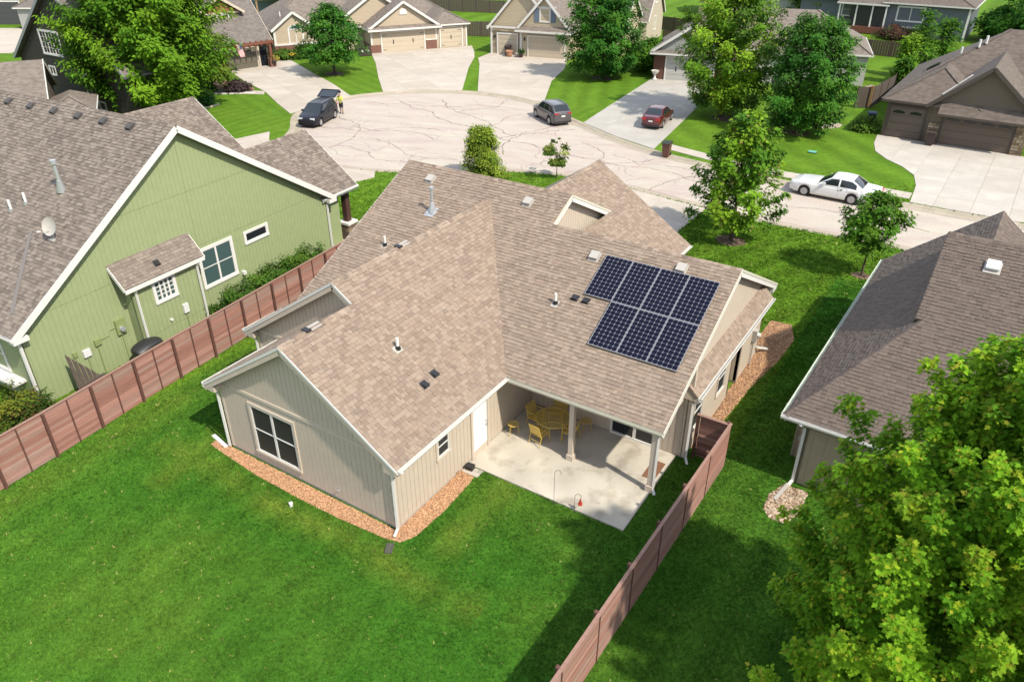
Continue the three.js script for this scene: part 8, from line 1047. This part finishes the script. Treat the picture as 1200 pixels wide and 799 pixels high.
{ const t = thing('storage_bench', 'dark bench with black and white cushions by cream garage', 'bench', -53.35, 57.55, 57 * RAD, null, 0.035); obj('base', new Geo().box(-0.75, 0.75, -0.28, 0.28, 0.0, 0.48), M.binDark, t); for (let k = 0; k < 5; k++) obj('cushion', new Geo().box(-0.72 + k * 0.29, -0.72 + k * 0.29 + 0.27, -0.27, 0.27, 0.48, 0.6), k % 2 ? M.whiteTrim : M.trimBlack, t); obj('backrest', new Geo().box(-0.75, 0.75, 0.22, 0.3, 0.48, 0.98), M.binDark, t); for (const s of [-0.62, 0.62]) obj('leg', new Geo().box(s - 0.06, s + 0.06, -0.26, 0.26, -0.03, 0.02), M.trimBlack, t); }
{ // flag on a short staff at the porch post
  const t = thing('flag', 'striped flag with blue canton hanging from the timber porch', 'flag', -58.55, 43.3, 76 * RAD, null, 1.2); const cv = document.createElement('canvas'); cv.width = 190; cv.height = 100; const x = cv.getContext('2d'); for (let k = 0; k < 13; k++) { x.fillStyle = k % 2 ? '#efe9e6' : '#a8323c'; x.fillRect(0, k * 100 / 13, 190, 8); } x.fillStyle = '#2c3763'; x.fillRect(0, 0, 76, 54); x.fillStyle = '#f2f2f2'; for (let r = 0; r < 9; r++) for (let c = 0; c < (r % 2 ? 5 : 6); c++) { x.beginPath(); x.arc(7 + c * 12.6 + (r % 2 ? 6.3 : 0), 5 + r * 5.5, 1.7, 0, 7); x.fill(); }
  const tx = new THREE.CanvasTexture(cv); tx.colorSpace = THREE.SRGBColorSpace; const g = new THREE.PlaneGeometry(1.5, 0.95, 16, 6), p = g.attributes.position; for (let i = 0; i < p.count; i++) { const X = p.getX(i) + 0.75, Yy = p.getY(i); p.setXYZ(i, 0.1 + Yy * 0.55 + X * 0.2, 1.7 - X * 0.86, 0.9 + 0.08 * Math.sin(X * 6 + Yy * 3) + Yy * 0.2); } g.computeVertexNormals(); obj('cloth', g, mat('flagCloth', [1.1, 1.1, 1.1], 0.85, { map: tx }), t); obj('staff', new Geo().tube([P(-0.3, -0.5, 0.9), P(0.55, -1.1, 2.0)], 0.016, 6), M.whiteMetal, t); }
{ const t = thing('utility_cover', 'small turquoise utility cover on the far lawn', 'utility cover', 0.5, 46.9); obj('lid', new Geo().box(-0.28, 0.28, -0.2, 0.2, 0, 0.09), mat('turquoise', [0.16, 0.50, 0.40], 0.6), t); obj('rim', new Geo().box(-0.31, 0.31, -0.23, 0.23, 0, 0.05), M.binLid, t); }
{ const t = thing('ac_unit', 'grey air conditioner standing behind the brick garage', 'air conditioner', -22.6, 79.5, 0.2); obj('case', new Geo().box(-0.45, 0.45, -0.45, 0.45, 0.06, 0.95), M.ventGrey, t); obj('grille', new Geo().add(new THREE.CylinderGeometry(0.36, 0.36, 0.05, 20), new THREE.Matrix4().makeTranslation(0, 0.97, 0)), M.trimBlack, t); obj('pad', new Geo().box(-0.6, 0.6, -0.6, 0.6, 0, 0.06), M.concreteGrey, t); }
{ const t = thing('garden_chair', 'blue slatted garden chair on the far back lawn', 'chair', -65.5, 87.5, 2.2); const b = mat('chairBlue', [0.20, 0.34, 0.48], 0.6); for (let k = 0; k < 5; k++) obj('slat', new Geo().prism([P(-0.36 + k * 0.15, -0.3, 0.3), P(-0.24 + k * 0.15, -0.3, 0.3), P(-0.24 + k * 0.15, -0.75, 1.2), P(-0.36 + k * 0.15, -0.75, 1.2)], [0, 0.02, 0.04]), b, t); obj('seat', new Geo().prism([P(-0.36, -0.35, 0.28), P(0.38, -0.35, 0.28), P(0.38, 0.35, 0.45), P(-0.36, 0.35, 0.45)], [0, 0.04, 0]), b, t); for (const s of [-0.42, 0.4]) { obj('arm', new Geo().box(s, s + 0.12, -0.4, 0.45, 0.62, 0.66), b, t); obj('leg', new Geo().box(s, s + 0.08, 0.28, 0.38, 0, 0.62), b, t); obj('leg', new Geo().box(s, s + 0.08, -0.5, -0.4, 0, 0.62), b, t); } }
{ const t = thing('dark_gate', 'black slatted gate beside the arched window house', 'gate', -61.6, 50.4, 57 * RAD + 0.25); for (let k = 0; k < 9; k++) obj('slat', new Geo().box(-1.9 + k * 0.21, -1.9 + k * 0.21 + 0.195, 0, 0.03, 0.03, 1.6), M.trimBlack, t); obj('rail', new Geo().box(-1.95, 0.05, -0.04, 0, 0.3, 0.4).box(-1.95, 0.05, -0.04, 0, 1.2, 1.3), M.trimBlack, t); }
{ const t = thing('garden_stake', 'white marker post on the lawn behind the brick garage', 'post', -25.2, 84.6); obj('post', new Geo().tube([P(0, 0, 0), P(0, 0, 1.1)], 0.09, 10), M.pvc, t); obj('cap', new Geo().tube([P(0, 0, 1.1), P(0, 0, 1.16)], 0.11, 10), M.pvc, t); }
{ const t = thing('boulder_pile', 'pile of tan boulders beside the brick house end wall', 'boulders', 1.0, 68.2, 0); const r = rngOf(501); for (let k = 0; k < 14; k++) { const g = new THREE.IcosahedronGeometry(0.28 + 0.3 * r(), 1), p = g.attributes.position; for (let i = 0; i < p.count; i++) { const s = 0.85 + 0.3 * vnoise(p.getX(i) * 4 + k * 9, p.getY(i) * 4 + p.getZ(i) * 3, 7); p.setXYZ(i, p.getX(i) * s, p.getY(i) * s * 0.75, p.getZ(i) * s); } g.computeVertexNormals(); const b = obj('boulder', g, mat('boulder', [0.42, 0.34, 0.24], 0.95, { map: TEX.stone }), t); b.position.set((r() - 0.5) * 2.2, 0.25 + r() * 0.45, (r() - 0.5) * 3); } }
{ const edge = (label, pts, m) => { const G = new Geo(); const s = spline(pts, 40); for (let i = 0; i + 1 < s.length; i++) G.bar(P(...s[i], 0.05), P(...s[i + 1], 0.05), 0.14, 0.12); tag(obj('bed_edging', G, m), label, 'edging'); }; edge('pale kerb edging the flower bed of the porch house', [[-57.5, 33.6], [-54, 34.4], [-51, 36.2], [-49.4, 37.6]], M.whiteTrim); edge('curved pale kerb round the mound at flower bed tip', [[-51.4, 30.6], [-49.6, 30.4], [-48.6, 31.4], [-48.7, 32.8]], M.concretePink); }

renderer.render(scene, camera);
